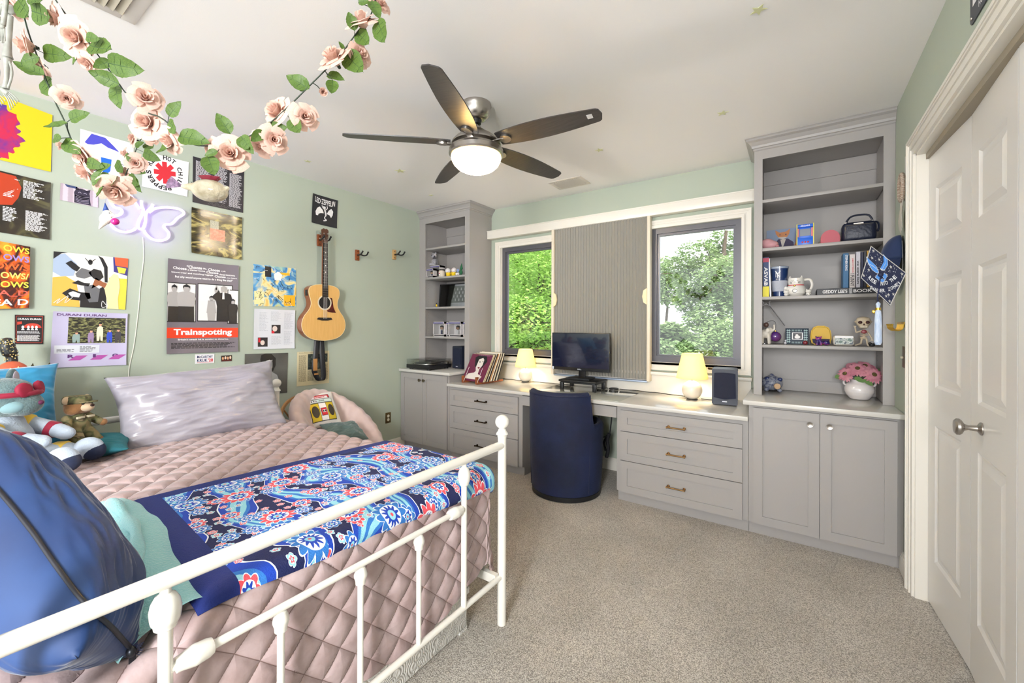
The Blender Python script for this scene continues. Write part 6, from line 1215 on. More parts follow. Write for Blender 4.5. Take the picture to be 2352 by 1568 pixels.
def W4(pts):
    cx_, cy_ = sum(p[0] for p in pts)/len(pts), sum(p[1] for p in pts)/len(pts); b.mi = 1; W3(pts, 1.6); b.mi = 0; W3([(x+(cx_-x)*.14, y+(cy_-y)*.14) for x, y in pts], 2.4)
for pts in ([(1986, 589), (1990, 605), (2004, 612), (2017, 622), (2012, 612), (2002, 603)], [(1990, 605), (2001, 621), (2012, 628), (2019, 629), (2017, 622), (2004, 612)], [(2029, 584), (2030, 602), (2021, 618), (2025, 622), (2035, 604), (2034, 590)], [(2034, 590), (2035, 604), (2025, 622), (2032, 622), (2040, 609), (2039, 595)], [(2009, 638), (2016, 628), (2021, 634), (2020, 646)], [(2020, 646), (2027, 640), (2034, 645), (2028, 650)], [(2026, 634), (2032, 627), (2039, 634), (2034, 645)]): W4(pts)
b.build('winged_emblem', [mat('sky blue felt', (72, 140, 220), .6), mat('silver edge', (206, 210, 214), .4)], bd_)
b = MB()
def arc(tx, R0, a0, a1, h):
    for i, ch_ in enumerate(tx):
        if ch_ == ' ': continue
        a = math.radians(a0+(a1-a0)*i/(len(tx)-1)); w_ = h*.36*(.4 if ch_ in 'I.' else 1)
        b.text(ch_, lambda u, v: gp(2025+(R0-v)*math.cos(a)-u*math.sin(a), 612-(R0-v)*math.sin(a)-u*math.cos(a), 2), -w_, -h/2, w_, h/2, .03)
arc('RIDE INTO THE', 40, 222, 322, 9); arc('DANGER ZONE.', 56, 243, 318, 8)
b.build('lettering', mat('silver print letters', (206, 208, 210), .4), bd_)
bt = gp(2022, 632, 4); b = MB(); b.ell(bt, .012, None, 14, 10); b.build('button', mat('navy satin board', (18, 28, 62), .6), bd_)
tz = [bt, gp(2019, 660, 8), gp(2016, 684, 8), atk(2017, 693, 2.12)]; b = MB(); b.tube(spline(tz, 6), .003, 6); kn = b.build('tassel_cord', mat('navy cord', (20, 30, 70), .7), gc); b = MB(); b.tube([gs(.9, .97, -3), gs(.95, 1.0, -3)+Vector((.01, .1, .05)), rx(2072, 552, .014)], .0012, 5); b.build('hanging_loop', mat('grey thread', (150, 150, 150), .7), gc)
q = atk(2017, 693, 2.12); b = MB(); b.lathe([(.003, 0), (.010, -.010), (.008, -.025), (.007, -.038), (.012, -.05), (.015, -.10), (.016, -.205), (.011, -.22)], tuple(q), 18); ts = b.build('tassel', mat('pale blue silk', (150, 178, 214), .6, var=(220, 228, 240), scale=60, stretch=(8, 8, .4)), gc)
b = MB(); b.lathe([(.0115, -.030), (.0115, -.042)], tuple(q), 14); b.ell(q+Vector((-.016, 0, -.05)), (.008, .003, .010)); b.build('gold_charm', mat('gold metal', (212, 176, 80), .3, 1), ts)
# gold cat hook rack, switch plate
c = rx(2071, 745); gh = thing('hook_rack', 'small gold wire cat rack of curved hooks on the right wall', 'hook rack', tuple(c)); GO = mat('gold metal', (212, 176, 80), .3, 1)
b = MB(); b.box((XR-.006, c.y-.10, c.z+.0), (XR-.001, c.y+.10, c.z+.014), .001)
for s_ in (-1, 1): b.prism([(-.02, 0), (.02, 0), (.014, .03), (.006, .018), (-.006, .018), (-.014, .03)], .004, fr((XR-.001, c.y+s_*.07, c.z+.012), (0, 1, 0), None, (-1, 0, 0)))
b.build('back_bar', GO, gh)
for i in range(9): y = c.y-.088+.022*i; b = MB(); b.tube(spline([(XR-.004, y, c.z+.008), (XR-.010, y, c.z-.025), (XR-.030, y, c.z-.036), (XR-.048, y, c.z-.022), (XR-.052, y, c.z-.004)], 4), .0022, 6); b.ell((XR-.052, y, c.z-.001), .0045, None, 8, 6); b.build('hook', GO, gh)
c = rx(2078, 820); sw = thing('light_switch', 'aged brass light switch plate at the edge of the closet casing', 'light switch', (XR, c.y, c.z-.06))
b = MB(); b.box((XR-.006, c.y-.037, c.z-.060), (XR-.0005, c.y+.037, c.z+.060), .002); b.build('plate', mat('antique bronze plate', (118, 98, 64), .35, .9), sw); b = MB(); b.box((XR-.018, c.y-.006, c.z-.008), (XR-.006, c.y+.006, c.z+.004), .002); b.build('toggle', mat('ivory socket', (222, 212, 186), .4), sw)
# licence plate high on the right wall
lp = thing('sign_plate', 'black embossed metal plate with white letters above the closet', 'sign', tuple(rx(2240, 55, .004)))
K = [rx(2236, -52, .006), rx(2300, -120, .006), rx(2282, 10, .006), rx(2233, 62, .006)]
ya, yb_ = rx(2233, 62).y, rx(2279, 8).y; za = rx(2233, 62).z; y1 = ya-.31
b = MB(); b.prism([(0, .012), (.012, 0), (.298, 0), (.31, .012), (.31, .148), (.298, .16), (.012, .16), (0, .148)], .003, fr((XR-.002, ya, za), (0, -1, 0), None, (-1, 0, 0))); pt = b.build('plate', mat('black enamel', (44, 48, 60), .4), lp)
b = MB(); LP = lambda u, v: (XR-.0058, ya-u, za+v); b.text('HO', LP, .085, .018, .125, .040, .02); b.text('1', LP, .028, .055, .072, .140, .04); b.build('lettering', I_w, pt)
for u, v in ((.018, .02), (.29, .02)): b = MB(); b.lathe([(.006, 0), (.005, .003), (0, .003)], LP(u, v), 12, (-1, 0, 0)); b.build('screw', M_nickel, pt)
# ================================================================== ON THE SHELVES, wide bookcase
def onshelf(x, y, Y): return ony(x, y, Y)
S1, S2, S3, S4, S5 = 1.953, 1.605, 1.262, .90, 2.30
def Xs(x, Y): return ony(x, 700, Y).x
# shelf with the bag (z 1.953)
Y = 3.62
t = thing('navy_handbag', 'plain navy blue handbag with top handle on the upper shelf', 'handbag', ((Xs(1968, 3.6)), 3.6, S1)); x0, x1 = Xs(1932, 3.58), Xs(2012, 3.58); M_bag = mat('navy leather', (20, 27, 48), .4, bump=.2)
b = MB(); b.box((x0, 3.53, S1+.001), (x1, 3.65, S1+.135), .03, 4); bg = b.build('bag_body', M_bag, t, sharp=60)
b = MB(); b.tube([(x0+.02, 3.526, S1+.11), (x1-.02, 3.526, S1+.11)], .002, 6); b.box(((x0+x1)/2-.03, 3.527, S1+.115), ((x0+x1)/2+.02, 3.53, S1+.122)); b.build('front_zip', M_nickel, bg)
b = MB(); cx = (x0+x1)/2; b.tube(spline([(cx-.065, 3.57, S1+.115), (cx-.06, 3.57, S1+.15), (cx-.03, 3.57, S1+.178), (cx+.04, 3.57, S1+.178), (cx+.065, 3.57, S1+.15), (cx+.07, 3.57, S1+.115)], 5), .006, 8); b.build('handle', M_bag, t)
for s_ in (-1, 1): b = MB(); b.lathe([(.008, -.002), (.008, .002)], (cx+s_*.066, 3.566, S1+.13), 12, (0, 1, 0)); b.build('ring', M_nickel, t)
b = MB(); b.tube(spline([(x1-.03, 3.59, S1+.13), (x1+.005, 3.58, S1+.125), (x1+.012, 3.57, S1+.09), (x1+.004, 3.56, S1+.06)], 5), .006, 6); b.build('side_strap', M_bag, t)
t = thing('coin_purse', 'plain dusty red dome shaped purse left of the navy handbag', 'purse', (Xs(1907, 3.57), 3.57, S1)); x0, x1 = Xs(1884, 3.57), Xs(1929, 3.57); cx = (x0+x1)/2; w = (x1-x0)/2
P = [(-w, 0), (-w, .04)]+[(-w*math.cos(a), .04+.058*math.sin(a)) for a in [PI*i/16 for i in range(1, 16)]]+[(w, .04), (w, 0)]
b = MB(); b.prism(P, .05, fr((cx, 3.60, S1+.001), (1, 0, 0), None, (0, -1, 0))); bmesh.ops.bevel(b.bm, geom=b.bm.edges[:], offset=.004, segments=2, affect='EDGES'); pu = b.build('purse_body', mat('dusty red leather', (186, 86, 98), .5), t)
b = MB(); b.tube([(cx+p*.99, 3.574, S1+q+.002) for p, q in P], .0018, 6); b.ell((cx-w-.004, 3.574, S1+.02), .006, None, 8, 6); b.build('zip', M_nickel, pu)
t = thing('arcade_toy', 'small blue toy arcade cabinet with yellow edges on the upper shelf', 'toy', (Xs(1848, 3.57), 3.57, S1)); x0, x1 = Xs(1830, 3.56), Xs(1868, 3.56); BL = mat('bright blue plastic', (24, 98, 214), .35)
b = MB(); b.box((x0, 3.56, S1+.001), (x1, 3.63, S1+.155), .003); b.box((x0, 3.545, S1+.001), (x1, 3.56, S1+.06), .003); b.box((x0, 3.548, S1+.135), (x1, 3.56, S1+.155), .003); ab = b.build('cabinet', BL, t)
for q in (x0, x1): b = MB(); b.box((q-.003, 3.543, S1+.001), (q+.003, 3.632, S1+.158), .001); b.build('edge_trim', mat('lemon trim', (226, 214, 90), .4), ab)
b = MB(); b.box((x0+.016, 3.5585, S1+.075), (x1-.016, 3.5605, S1+.125)); b.build('screen', mat('grey screen', (112, 120, 134), .2), ab)
b = MB(); b.box((x0+.004, 3.557, S1+.07), (x0+.013, 3.5602, S1+.13)); b.box((x1-.013, 3.557, S1+.07), (x1-.004, 3.5602, S1+.13)); b.build('side_panels', mat('orange pink print', (206, 110, 110), .4), ab)
b = MB(); b.text('ARCADE', lambda u, v: (u, 3.5474, v), x0+.02, S1+.140, x1-.02, S1+.150, .02); b.build('marquee_letters', I_w, ab)
for i in range(3): b = MB(); b.lathe([(.006, 0), (.005, .004), (0, .005)], ((x0+x1)/2-.016+.016*i, 3.545, S1+.03), 12, (0, -1, 0)); b.build('button', M_red, ab)
b = MB(); b.box((Xs(1760, 3.78), 3.79, S1+.001), (Xs(1842, 3.78), 3.795, S1+.185)); t = tag(b.build('picture_card', mat('pale blue card', (132, 150, 180), .5)), 'pale blue card with an orange fox drawing on the upper shelf', 'picture'); TS = t
cF = ony(1800, 530, 3.788)
def FK(mi, k, pts): b.mi = mi; b.poly([(cF.x+u*.12, 3.789-.0006*k, S1+.001+v*.15) for u, v in pts])
b = MB(); FK(0, 1, [(-.42, 1.0), (-.46, 1.2), (-.22, 1.06), (.12, 1.08), (.34, 1.22), (.30, .98), (.18, .80), (-.04, .70), (-.28, .82)]); FK(1, 2, [(-.30, .82), (-.04, .68), (.20, .80), (.0, .82)]); FK(2, 1, [(-.40, .02), (-.46, .50), (-.30, .72), (.22, .72), (.52, .52), (.56, .1), (.3, .0)]); FK(1, 2, [(-.18, .70), (.12, .70), (.0, .38), (-.08, .3)]); FK(0, 1, [(.60, .02), (.80, .3), (.78, .66), (.66, .84), (.62, .5), (.5, .2)]); FK(3, 1, [(.9, .02), (.86, .5), (.95, 1.05), (1.15, .7), (1.15, .02)]); FK(2, 3, [(-.24, .94), (-.20, .98), (-.16, .94), (-.20, .9)]); FK(2, 3, [(.08, .94), (.12, .98), (.16, .94), (.12, .9)])
b.build('fox_drawing', [mat('fox orange', (206, 136, 84), .6), mat('fox cream', (214, 204, 196), .6), mat('plum navy', (58, 48, 84), .6), mat('warm grey ink', (112, 98, 104), .6)], t)
t = thing('pink_pouch', 'rounded pale pink pouch at the left end of the upper shelf', 'pouch', (Xs(1770, 3.58), 3.58, S1)); b = blob([('e', (Xs(1768, 3.58), 3.58, S1+.036), (.055, .045, .035)), ('e', (Xs(1762, 3.58), 3.58, S1+.05), (.045, .04, .034))], .004); pk = b.build('pouch_body', mat('pale pink fabric', (214, 158, 164), .7), t, sharp=180)
b = MB(); b.ell((Xs(1785, 3.55), 3.553, S1+.020), (.012, .010, .008)); b.build('snout', mat('rose fabric', (196, 130, 140), .7), pk)
# books shelf (z 1.605)
def book(label, x0, x1, y, z, h, m, d=.15, lean=0, title=None, tm=None, grp='books standing on the shelf', hor=False, name='book'):
    t = thing(name, label, 'book', ((x0+x1)/2, y+d/2, z), group=grp); M = Matrix.Translation((x0, y, z+.0008)) @ Matrix.Rotation(lean, 4, 'Y'); w = x1-x0
    b = MB(); b.M = M; b.box((0, 0, 0), (w, d, h), .0015, 1); b.build('cover', m, t)
    b = MB(); b.M = M; b.box((.002, .004, h-.0005), (w-.002, d-.002, h+.0004)) if not hor else b.box((w-.0005, .003, .003), (w+.0004, d-.003, h-.003)); b.build('pages', mat('cream pages', (222, 214, 196), .8), t)
    if title:
        b = MB(); b.M = M
        for (tx, a0, a1, o0, o1, mi) in title:
            b.mi = mi
            fn = (lambda u, v: (v*w, -.0007, h*(1-u))) if not hor else (lambda u, v: (u*w, -.0007, v*h))
            b.text(tx, fn, a0, 1-o1 if not hor else o0, a1, 1-o0 if not hor else o1, .02)
        b.build('spine_lettering', tm or [I_w, M_red, M_ink], t)
    return t
yb = 3.50
book('tall navy test prep book with yellow foot at the left end of the shelf', Xs(1752, yb), Xs(1766, yb), yb, S2, .285, mat('navy book cloth', (24, 50, 100), .5), title=[('ASVAB', .25, .72, .2, .8, 0)])
b = MB(); xx0, xx1 = Xs(1752, yb)-.0005, Xs(1766, yb)+.0005; b.box((xx0, yb-.0012, S2+.001), (xx1, yb-.0002, S2+.075)); b.build('yellow_foot', mat('yellow cover band', (226, 212, 40), .5), [o for o in bpy.data.objects if o.get('label', '').startswith('tall navy test')][0])
b = MB(); b.box((xx0, yb-.0012, S2+.25), (xx1, yb-.0002, S2+.28)); b.build('red_head', mat('crimson band', (170, 40, 70), .5), [o for o in bpy.data.objects if o.get('label', '').startswith('tall navy test')][0])
book('thin white book leaning beside the navy test prep book', Xs(1768, yb), Xs(1771.5, yb), yb, S2, .275, mat('white book cloth', (226, 226, 230), .5), lean=-.035)
# tumbler
xc = Xs(1790, 3.56); t = thing('tumbler', 'navy insulated tumbler with white monogram and pale grip band', 'cup', (xc, 3.56, S2)); NV = mat('navy enamel', (22, 48, 96), .3, coat=.4)
b = MB(); b.lathe([(.030, S2+.001), (.031, S2+.03), (.043, S2+.155), (.043, S2+.158), (.0, S2+.158)], (xc, 3.56, 0), 32); tu = b.build('cup_body', NV, t); b = MB(); b.lathe([(.0335, S2+.030), (.0400, S2+.088), (.0385, S2+.09), (.032, S2+.03)], (xc, 3.56, 0), 32, cap=False); b.build('grip_band', mat('pale grey rubber', (176, 180, 192), .6, bump=.4, bscale=300), tu); b = MB(); b.lathe([(.045, S2+.157), (.046, S2+.168), (.040, S2+.170), (0, S2+.170)], (xc, 3.56, 0), 32); b.build('clear_lid', mat('smoky clear lid', (150, 160, 176), .15, coat=.6), tu)
def cyl(u, v, r=.0425): a = -PI/2-.15+u/r; return (xc+r*math.cos(a), 3.56+r*math.sin(a), S2+v)
b = MB(); b.text('N', lambda u, v: cyl(u, v), -.011, .108, .011, .138, .0); b.text('Y', lambda u, v: cyl(u, v, .0432), -.015, .104, .015, .143, .0); b.text('NEW YORK', lambda u, v: cyl(u, v, .042), -.010, .094, .010, .100); b.build('monogram', I_w, tu)
sc(t, 1.28)
# cat mug and two small cats
xc = Xs(1828, 3.56); t = thing('cat_mug', 'white lucky cat mug with red collar and curved handle', 'mug', (xc, 3.56, S2)); WH = mat('white glaze', (226, 222, 214), .25, coat=.4)
b = MB(); b.lathe([(.030, S2+.001), (.044, S2+.015), (.047, S2+.035), (.040, S2+.055), (.034, S2+.060), (.038, S2+.075), (.037, S2+.098), (.034, S2+.098), (.030, S2+.08), (0, S2+.08)], (xc, 3.56, 0), 36); mg = b.build('mug_body', WH, t)
for s_ in (-1, 1): b = MB(); b.lathe([(.012, 0), (.0005, .018)], (xc+s_*.026, 3.555, S2+.095), 10); b.build('ear', WH, mg)
b = MB(); b.tube(spline([(xc+.034, 3.56, S2+.088), (xc+.062, 3.56, S2+.088), (xc+.072, 3.56, S2+.06), (xc+.062, 3.56, S2+.03), (xc+.044, 3.56, S2+.022)], 5), .007, 10); b.build('handle', WH, mg)
b = MB(); b.ell((xc-.048, 3.545, S2+.045), (.014, .012, .012)); b.build('raised_paw', WH, mg)
b = MB(); b.lathe([(.0365, S2+.058), (.0365, S2+.062)], (xc, 3.56, 0), 32, cap=False); b.build('collar', M_red, mg); b = MB(); b.ell((xc-.006, 3.522, S2+.056), .006, None, 10, 8); b.build('bell', GO, mg)
def cm(u, v, r=.0385): a = -PI/2-.12+u/r; return (xc+r*math.cos(a), 3.56+r*math.sin(a), S2+v)
b = MB(); L3 = lambda pts, r=.0385: b.tube([cm(u, v, r) for u, v in pts], .0008, 4)
L3([(-.016, .084), (-.010, .081), (-.005, .084)]); L3([(.005, .084), (.010, .081), (.016, .084)]); L3([(-.004, .074), (0, .077), (.004, .074)]); 
for s_ in (-1, 1):
    for k in range(3): L3([(s_*.014, .076-.003*k), (s_*.026, .079-.005*k)])
b.tube([cm(.010*math.cos(a), .028+.010*math.sin(a), .0475) for a in [2*PI*i/20 for i in range(20)]], .0008, 4, True); b.build('painted_face', M_ink, mg)
sc(t, 1.3)
for (px, lab) in ((1806, 'tiny white dotted cat figure left of the cat mug'), (1857, 'tiny white dotted cat figure right of the cat mug')):
    xq = Xs(px, 3.52); t = thing('tiny_cat_figure', lab, 'figurine', (xq, 3.52, S2), group='tiny cat figures by the mug'); b = blob([('e', (xq, 3.52, S2+.014), (.015, .013, .013)), ('e', (xq, 3.515, S2+.031), (.018, .015, .012)), ('e', (xq-.011, 3.515, S2+.043), (.004, .004, .006)), ('e', (xq+.011, 3.515, S2+.043), (.004, .004, .006))], .002, 3); bq = b.build('figure_body', WH, t, sharp=180); b = MB()
    for u, v in ((-.006, .010), (.004, .016), (.008, .008), (-.005, .032), (.006, .032)): b.ell((xq+u, 3.506, S2+v), (.0016, .003, .0016), None, 6, 4)
    b.build('painted_spots', M_ink, bq)['kind'] = 'stuff'
# flat book and standing books on it
xa, xb = Xs(1876, 3.50), Xs(2020, 3.50)-.01
book('thick black book lying flat under the row of books, white title on spine', xa, min(xb, .440), 3.50, S2, .042, mat('black book cloth', (26, 27, 32), .45), d=.2, title=[("GEDDY LEE'S", .10, .52, .25, .75, 0), ('THE BIG BEAUTIFUL', .55, .60, .1, .9, 0), ('BOOK', .62, .92, .25, .75, 0)], hor=True)
zb = S2+.0435
for (p0, p1, h, c, lab, ti) in ((1936, 1949, .232, (38, 96, 140), 'leftmost standing book on the flat black book, teal blue and dark spine', [('STEPHEN KING', .05, .50, .2, .6, 0)]), (1951, 1964, .222, (206, 198, 196), 'white paperback with red and black title second in the row', [('JAMES PATTERSON', .12, .55, .3, .6, 1), ('I FUNNY', .58, .95, .15, .85, 2)]), (1966, 1976, .236, (196, 194, 202), 'slim pale grey book third in the row', [('we were liars', .25, .9, .2, .8, 2)]), (1977, 1983, .232, (30, 34, 62), 'dark navy book fourth in the row', None), (1983.5, 1990, .234, (26, 28, 40), 'black slim book fifth in the row', None), (1991, 1998, .238, (196, 150, 60), 'ochre yellow book at the right of the row', None), (1999, 2010, .225, (86, 74, 126), 'purple grey book at the right end behind the mortarboard', None)):
    book(lab, Xs(p0, 3.53), Xs(p1, 3.53), 3.53, zb, h, mat('book cover %d' % p0, c, .5), d=.13, title=ti)
# ornaments shelf (z 1.262)
xe = Xs(1762, 3.56); t = thing('white_elephant', 'white carved elephant with raised trunk on the ornament shelf', 'figurine', (xe, 3.56, S3)); IV = mat('ivory resin', (216, 208, 194), .45)
b = blob([('e', (xe-.008, 3.56, S3+.058), (.030, .026, .026)), ('e', (xe+.014, 3.555, S3+.078), (.016, .016, .017)), ('c', (xe-.024, 3.545, S3+.05), (xe-.024, 3.545, S3+.008), .009, .008), ('c', (xe-.022, 3.575, S3+.05), (xe-.022, 3.575, S3+.008), .009, .008), ('c', (xe+.008, 3.545, S3+.05), (xe+.010, 3.545, S3+.008), .009, .008), ('c', (xe+.010, 3.575, S3+.05), (xe+.012, 3.575, S3+.008), .009, .008), ('c', (xe+.026, 3.55, S3+.075), (xe+.036, 3.545, S3+.085), .006, .005), ('c', (xe+.036, 3.545, S3+.085), (xe+.034, 3.545, S3+.108), .005, .004), ('e', (xe+.004, 3.537, S3+.078), (.012, .003, .014))], .0025, 3); b.build('elephant_body', IV, t, sharp=180); sc(t, 1.3)
tag((lambda b: (b.ell((Xs(1760, 3.62), 3.62, S3+.142), .018, None, 18, 12), b.build('brown_ball', mat('brown marbled glass', (120, 92, 82), .3, var=(86, 62, 54), scale=60, coat=.5)))[1])(MB()), 'small brown glass ball above the elephant, hung from a wire hook', 'ornament')
t = thing('star_wand', 'silver star wand leaning on the shelf wall above the elephant', 'wand', (Xs(1790, 3.66), 3.66, S3)); SV = mat('silver metal', (196, 196, 200), .3, 1)
p0, p1 = ony(1803, 748, 3.66), ony(1763, 696, 3.66); b = MB(); b.tube([(p0.x, 3.66, p0.z), (p1.x, 3.66, p1.z)], .0035, 8); b.build('rod', SV, t)
b = MB(); c_ = ony(1760, 692, 3.655); O = [((.044 if i % 2 == 0 else .018)*math.cos(PI*i/5+.3), (.044 if i % 2 == 0 else .018)*math.sin(PI*i/5+.3)) for i in range(10)]; b.tube([(c_.x+u, 3.655, c_.z+v) for u, v in O], .0038, 6, True); b.build('star_head', mat('frosted silver', (206, 204, 208), .4), t)
for o in [t]: pass
t = thing('glass_bauble', 'violet red glass bauble on a wire stand on the ornament shelf', 'ornament', (Xs(1780, 3.60), 3.60, S3)); xg = Xs(1781, 3.60); b = MB(); b.ell((xg, 3.60, S3+.056), .038, None, 26, 16); bb2 = b.build('ball', mat('iridescent glass', (124, 52, 96), .12, var=(84, 48, 130), scale=14, coat=1), t, sharp=180); b = MB(); b.cyl((xg, 3.60, S3+.093), (xg, 3.60, S3+.101), .005, n=12); b.build('cap', GO, bb2)
b = MB(); b.tube(spline([(xe-.02, 3.64, S3+.002), (xe-.02, 3.64, S3+.12), (xe+.0, 3.64, S3+.165), (xg-.01, 3.62, S3+.170), (xg+.004, 3.60, S3+.14), (xg, 3.60, S3+.102)], 6), .0016, 6); b.lathe([(.03, S3+.001), (.03, S3+.003)], (xe-.02, 3.64, 0), 20); b.build('wire_stand', SV, t)
t = thing('crystal_ornament', 'small clear faceted crystal left of the dark picture frame', 'ornament', (Xs(1802, 3.56), 3.56, S3)); xq = Xs(1804, 3.56)
for i, (dz, r_) in enumerate(((.010, .010), (.027, .008))): b = MB(); b.lathe([(.001, -r_), (r_*.8, -r_*.3), (r_, 0), (r_*.7, r_*.5), (.001, r_)], (xq+.002*i, 3.56, S3+dz+.001), 7); b.build('facet_bead', mat('crystal', (214, 216, 222), .05, coat=1), t, flat=True)
# framed cat photo
xf0, xf1 = Xs(1804, 3.62), Xs(1858, 3.62); t = thing('picture_frame', 'dark teal patterned frame with a white cat photo', 'picture frame', ((xf0+xf1)/2, 3.62, S3)); FM = Matrix.Translation(((xf0+xf1)/2, 3.615, S3+.001)) @ Matrix.Rotation(-.10, 4, 'X'); w = (xf1-xf0)/2
b = MB(); b.M = FM; b.box((-w, 0, 0), (w, .012, w*1.68), .002); fb = b.build('frame', mat('dark teal wood', (24, 44, 62), .5), t)
b = MB(); b.M = FM; hh_ = w*1.68; b.box((-w*.42, -.0008, hh_*.30), (w*.50, 0, hh_*.74)); b.mi = 1; b.box((-w*.34, -.0014, hh_*.34), (w*.42, -.0006, hh_*.70)); b.mi = 0; b.ell((.003, -.001, hh_*.46), (w*.26, .0015, hh_*.10), None, 20, 8); b.ell((0, -.001, hh_*.57), (w*.13, .0015, hh_*.07), None, 16, 8); b.build('cat_photo', [I_w, ink('dark photo ink', (62, 62, 70))], fb)
b = MB(); b.M = FM
for zz_ in (.16, .30, .44, .58, .72, .86):
    for xx_ in (-.8, -.64, .66, .82): b.prism([(.007, 0), (0, .008), (-.007, 0), (0, -.008)], .0008, fr((xx_*w, -.0001, hh_*zz_), (1, 0, 0), (0, 0, 1)))
for zz_ in (.12, .86):
    for i in range(7): b.box((-.03+.009*i, -.0009, hh_*zz_-.006), (-.026+.009*i, 0, hh_*zz_+.006))
b.build('painted_motifs', ink('mint motif ink', (150, 176, 176)), fb)['kind'] = 'stuff'
tag((lambda b: (b.ell((Xs(1850, 3.56), 3.56, S3+.0165), .0155, None, 18, 12), b.build('red_glass_ball', mat('dark red glass', (120, 30, 44), .1, coat=1)))[1])(MB()), 'small dark red glass ball in front of the teal frame', 'ornament')
t = thing('yellow_pouch', 'plain mustard yellow rounded pouch with open dark mouth behind the small cat', 'pouch', (Xs(1886, 3.62), 3.62, S3)); x0, x1 = Xs(1862, 3.62), Xs(1910, 3.62); cx = (x0+x1)/2; w = (x1-x0)/2
b = MB(); b.prism([(-w, .02), (-w*1.02, .05), (-w*.9, .085), (-w*.5, .102), (w*.5, .102), (w*.9, .085), (w*1.02, .05), (w, .02), (w*.8, .001), (-w*.8, .001)], .05, fr((cx, 3.66, S3+.001), (1, 0, 0), None, (0, -1, 0))); bmesh.ops.bevel(b.bm, geom=b.bm.edges[:], offset=.008, segments=3, affect='EDGES'); yp = b.build('pouch_body', mat('mustard leather', (206, 166, 40), .5), t)
b = MB(); b.prism([(-w*.85, .030), (w*.85, .030), (w*.75, .008), (w*.4, .002), (-w*.4, .002), (-w*.75, .008)], .002, fr((cx, 3.6105, S3+.003), (1, 0, 0), None, (0, -1, 0))); b.build('dark_mouth', mat('navy lining', (34, 30, 62), .7), yp); t.scale = (1, 1, 1.32)
xq = Xs(1880, 3.55); t = thing('galaxy_cat', 'small dark purple starry cat figure lying before the yellow pouch', 'figurine', (xq, 3.55, S3)); GX = art('galaxy glaze', [(.38, (28, 24, 70)), (.5, (70, 40, 120)), (.6, (176, 70, 130)), (.7, (30, 40, 110))], 45, .6, 2, .25, coord='Object')
b = blob([('e', (xq, 3.55, S3+.046), (.017, .014, .015)), ('e', (xq-.014, 3.55, S3+.060), (.004, .004, .007)), ('e', (xq+.016, 3.55, S3+.060), (.005, .004, .007)), ('e', (xq+.004, 3.56, S3+.022), (.022, .018, .021)), ('c', (xq-.006, 3.54, S3+.03), (xq-.008, 3.535, S3+.006), .007, .006), ('c', (xq+.012, 3.54, S3+.03), (xq+.014, 3.535, S3+.006), .007, .006), ('e', (xq+.045, 3.56, S3+.020), (.020, .016, .018))], .003, 3); b.build('cat_body', GX, t, sharp=180)
xq = Xs(1938, 3.56); t = thing('photo_cube', 'low glass dish with green and white picture right of the yellow pouch', 'trinket', (xq, 3.56, S3)); b = MB(); b.box((xq-.036, 3.545, S3+.001), (xq+.036, 3.60, S3+.045), .012, 3); gb = b.build('block', mat('milky glass', (206, 200, 188), .15, coat=.8), t, sharp=60)
b = MB(); b.box((xq-.030, 3.5438, S3+.008), (xq+.030, 3.5452, S3+.040)); b.mi = 1; b.box((xq-.030, 3.543, S3+.034), (xq+.030, 3.544, S3+.043)); b.build('picture', [art('green white print', [(.4, (50, 86, 72)), (.5, (190, 196, 190)), (.6, (40, 60, 70))], 60, 1, 3, coord='Object'), I_w], gb); sc(t, 1.6)
xq = Xs(1983, 3.58); t = thing('skeleton_figure', 'bone coloured big-headed skeleton figurine with a visible heart, waving', 'figurine', (xq, 3.58, S3)); BN = mat('bone plastic', (206, 192, 168), .5, var=(188, 172, 146), scale=60)
b = blob([('c', (xq+.004, 3.58, S3+.045), (xq+.004, 3.58, S3+.09), .006, .006), ('e', (xq+.002, 3.58, S3+.048), (.016, .010, .009)), ('c', (xq-.006, 3.58, S3+.045), (xq-.010, 3.575, S3+.016), .005, .005), ('c', (xq+.014, 3.58, S3+.045), (xq+.018, 3.575, S3+.012), .005, .005), ('c', (xq-.010, 3.575, S3+.016), (xq-.036, 3.56, S3+.006), .005, .004), ('c', (xq+.018, 3.575, S3+.012), (xq+.022, 3.56, S3+.005), .005, .005), ('c', (xq-.008, 3.58, S3+.088), (xq-.030, 3.58, S3+.078), .005, .004), ('c', (xq-.030, 3.58, S3+.078), (xq-.036, 3.575, S3+.104), .004, .004), ('c', (xq+.016, 3.58, S3+.088), (xq+.028, 3.58, S3+.066), .005, .004), ('c', (xq+.028, 3.58, S3+.066), (xq+.036, 3.575, S3+.046), .004, .004)], .0022, 3)
for i in range(4): b.tube([(xq+.004+.017*math.cos(a), 3.58+.012*math.sin(a), S3+.062+.008*i) for a in [2*PI*k/16 for k in range(16)]], .0016, 5, True)
sk = b.build('bones', BN, t, sharp=180)
for (hx, hz, dr) in ((xq-.037, S3+.104, 1), (xq+.037, S3+.044, -1)):
    b = MB()
    for k in range(4): b.tube([(hx, 3.575, hz), (hx+(k-1.5)*.004, 3.574, hz+dr*.012)], .0014, 5)
    b.build('hand', BN, sk)
b = blob([('e', (xq, 3.58, S3+.138), (.034, .030, .031)), ('e', (xq+.014, 3.58, S3+.150), (.018, .022, .016)), ('e', (xq-.014, 3.58, S3+.150), (.018, .022, .016)), ('e', (xq, 3.572, S3+.112), (.022, .020, .012)), ('e', (xq+.034, 3.58, S3+.14), (.006, .006, .006)), ('e', (xq-.034, 3.58, S3+.14), (.006, .006, .006))], .0028, 3); sh_ = b.build('skull', BN, t, sharp=180)
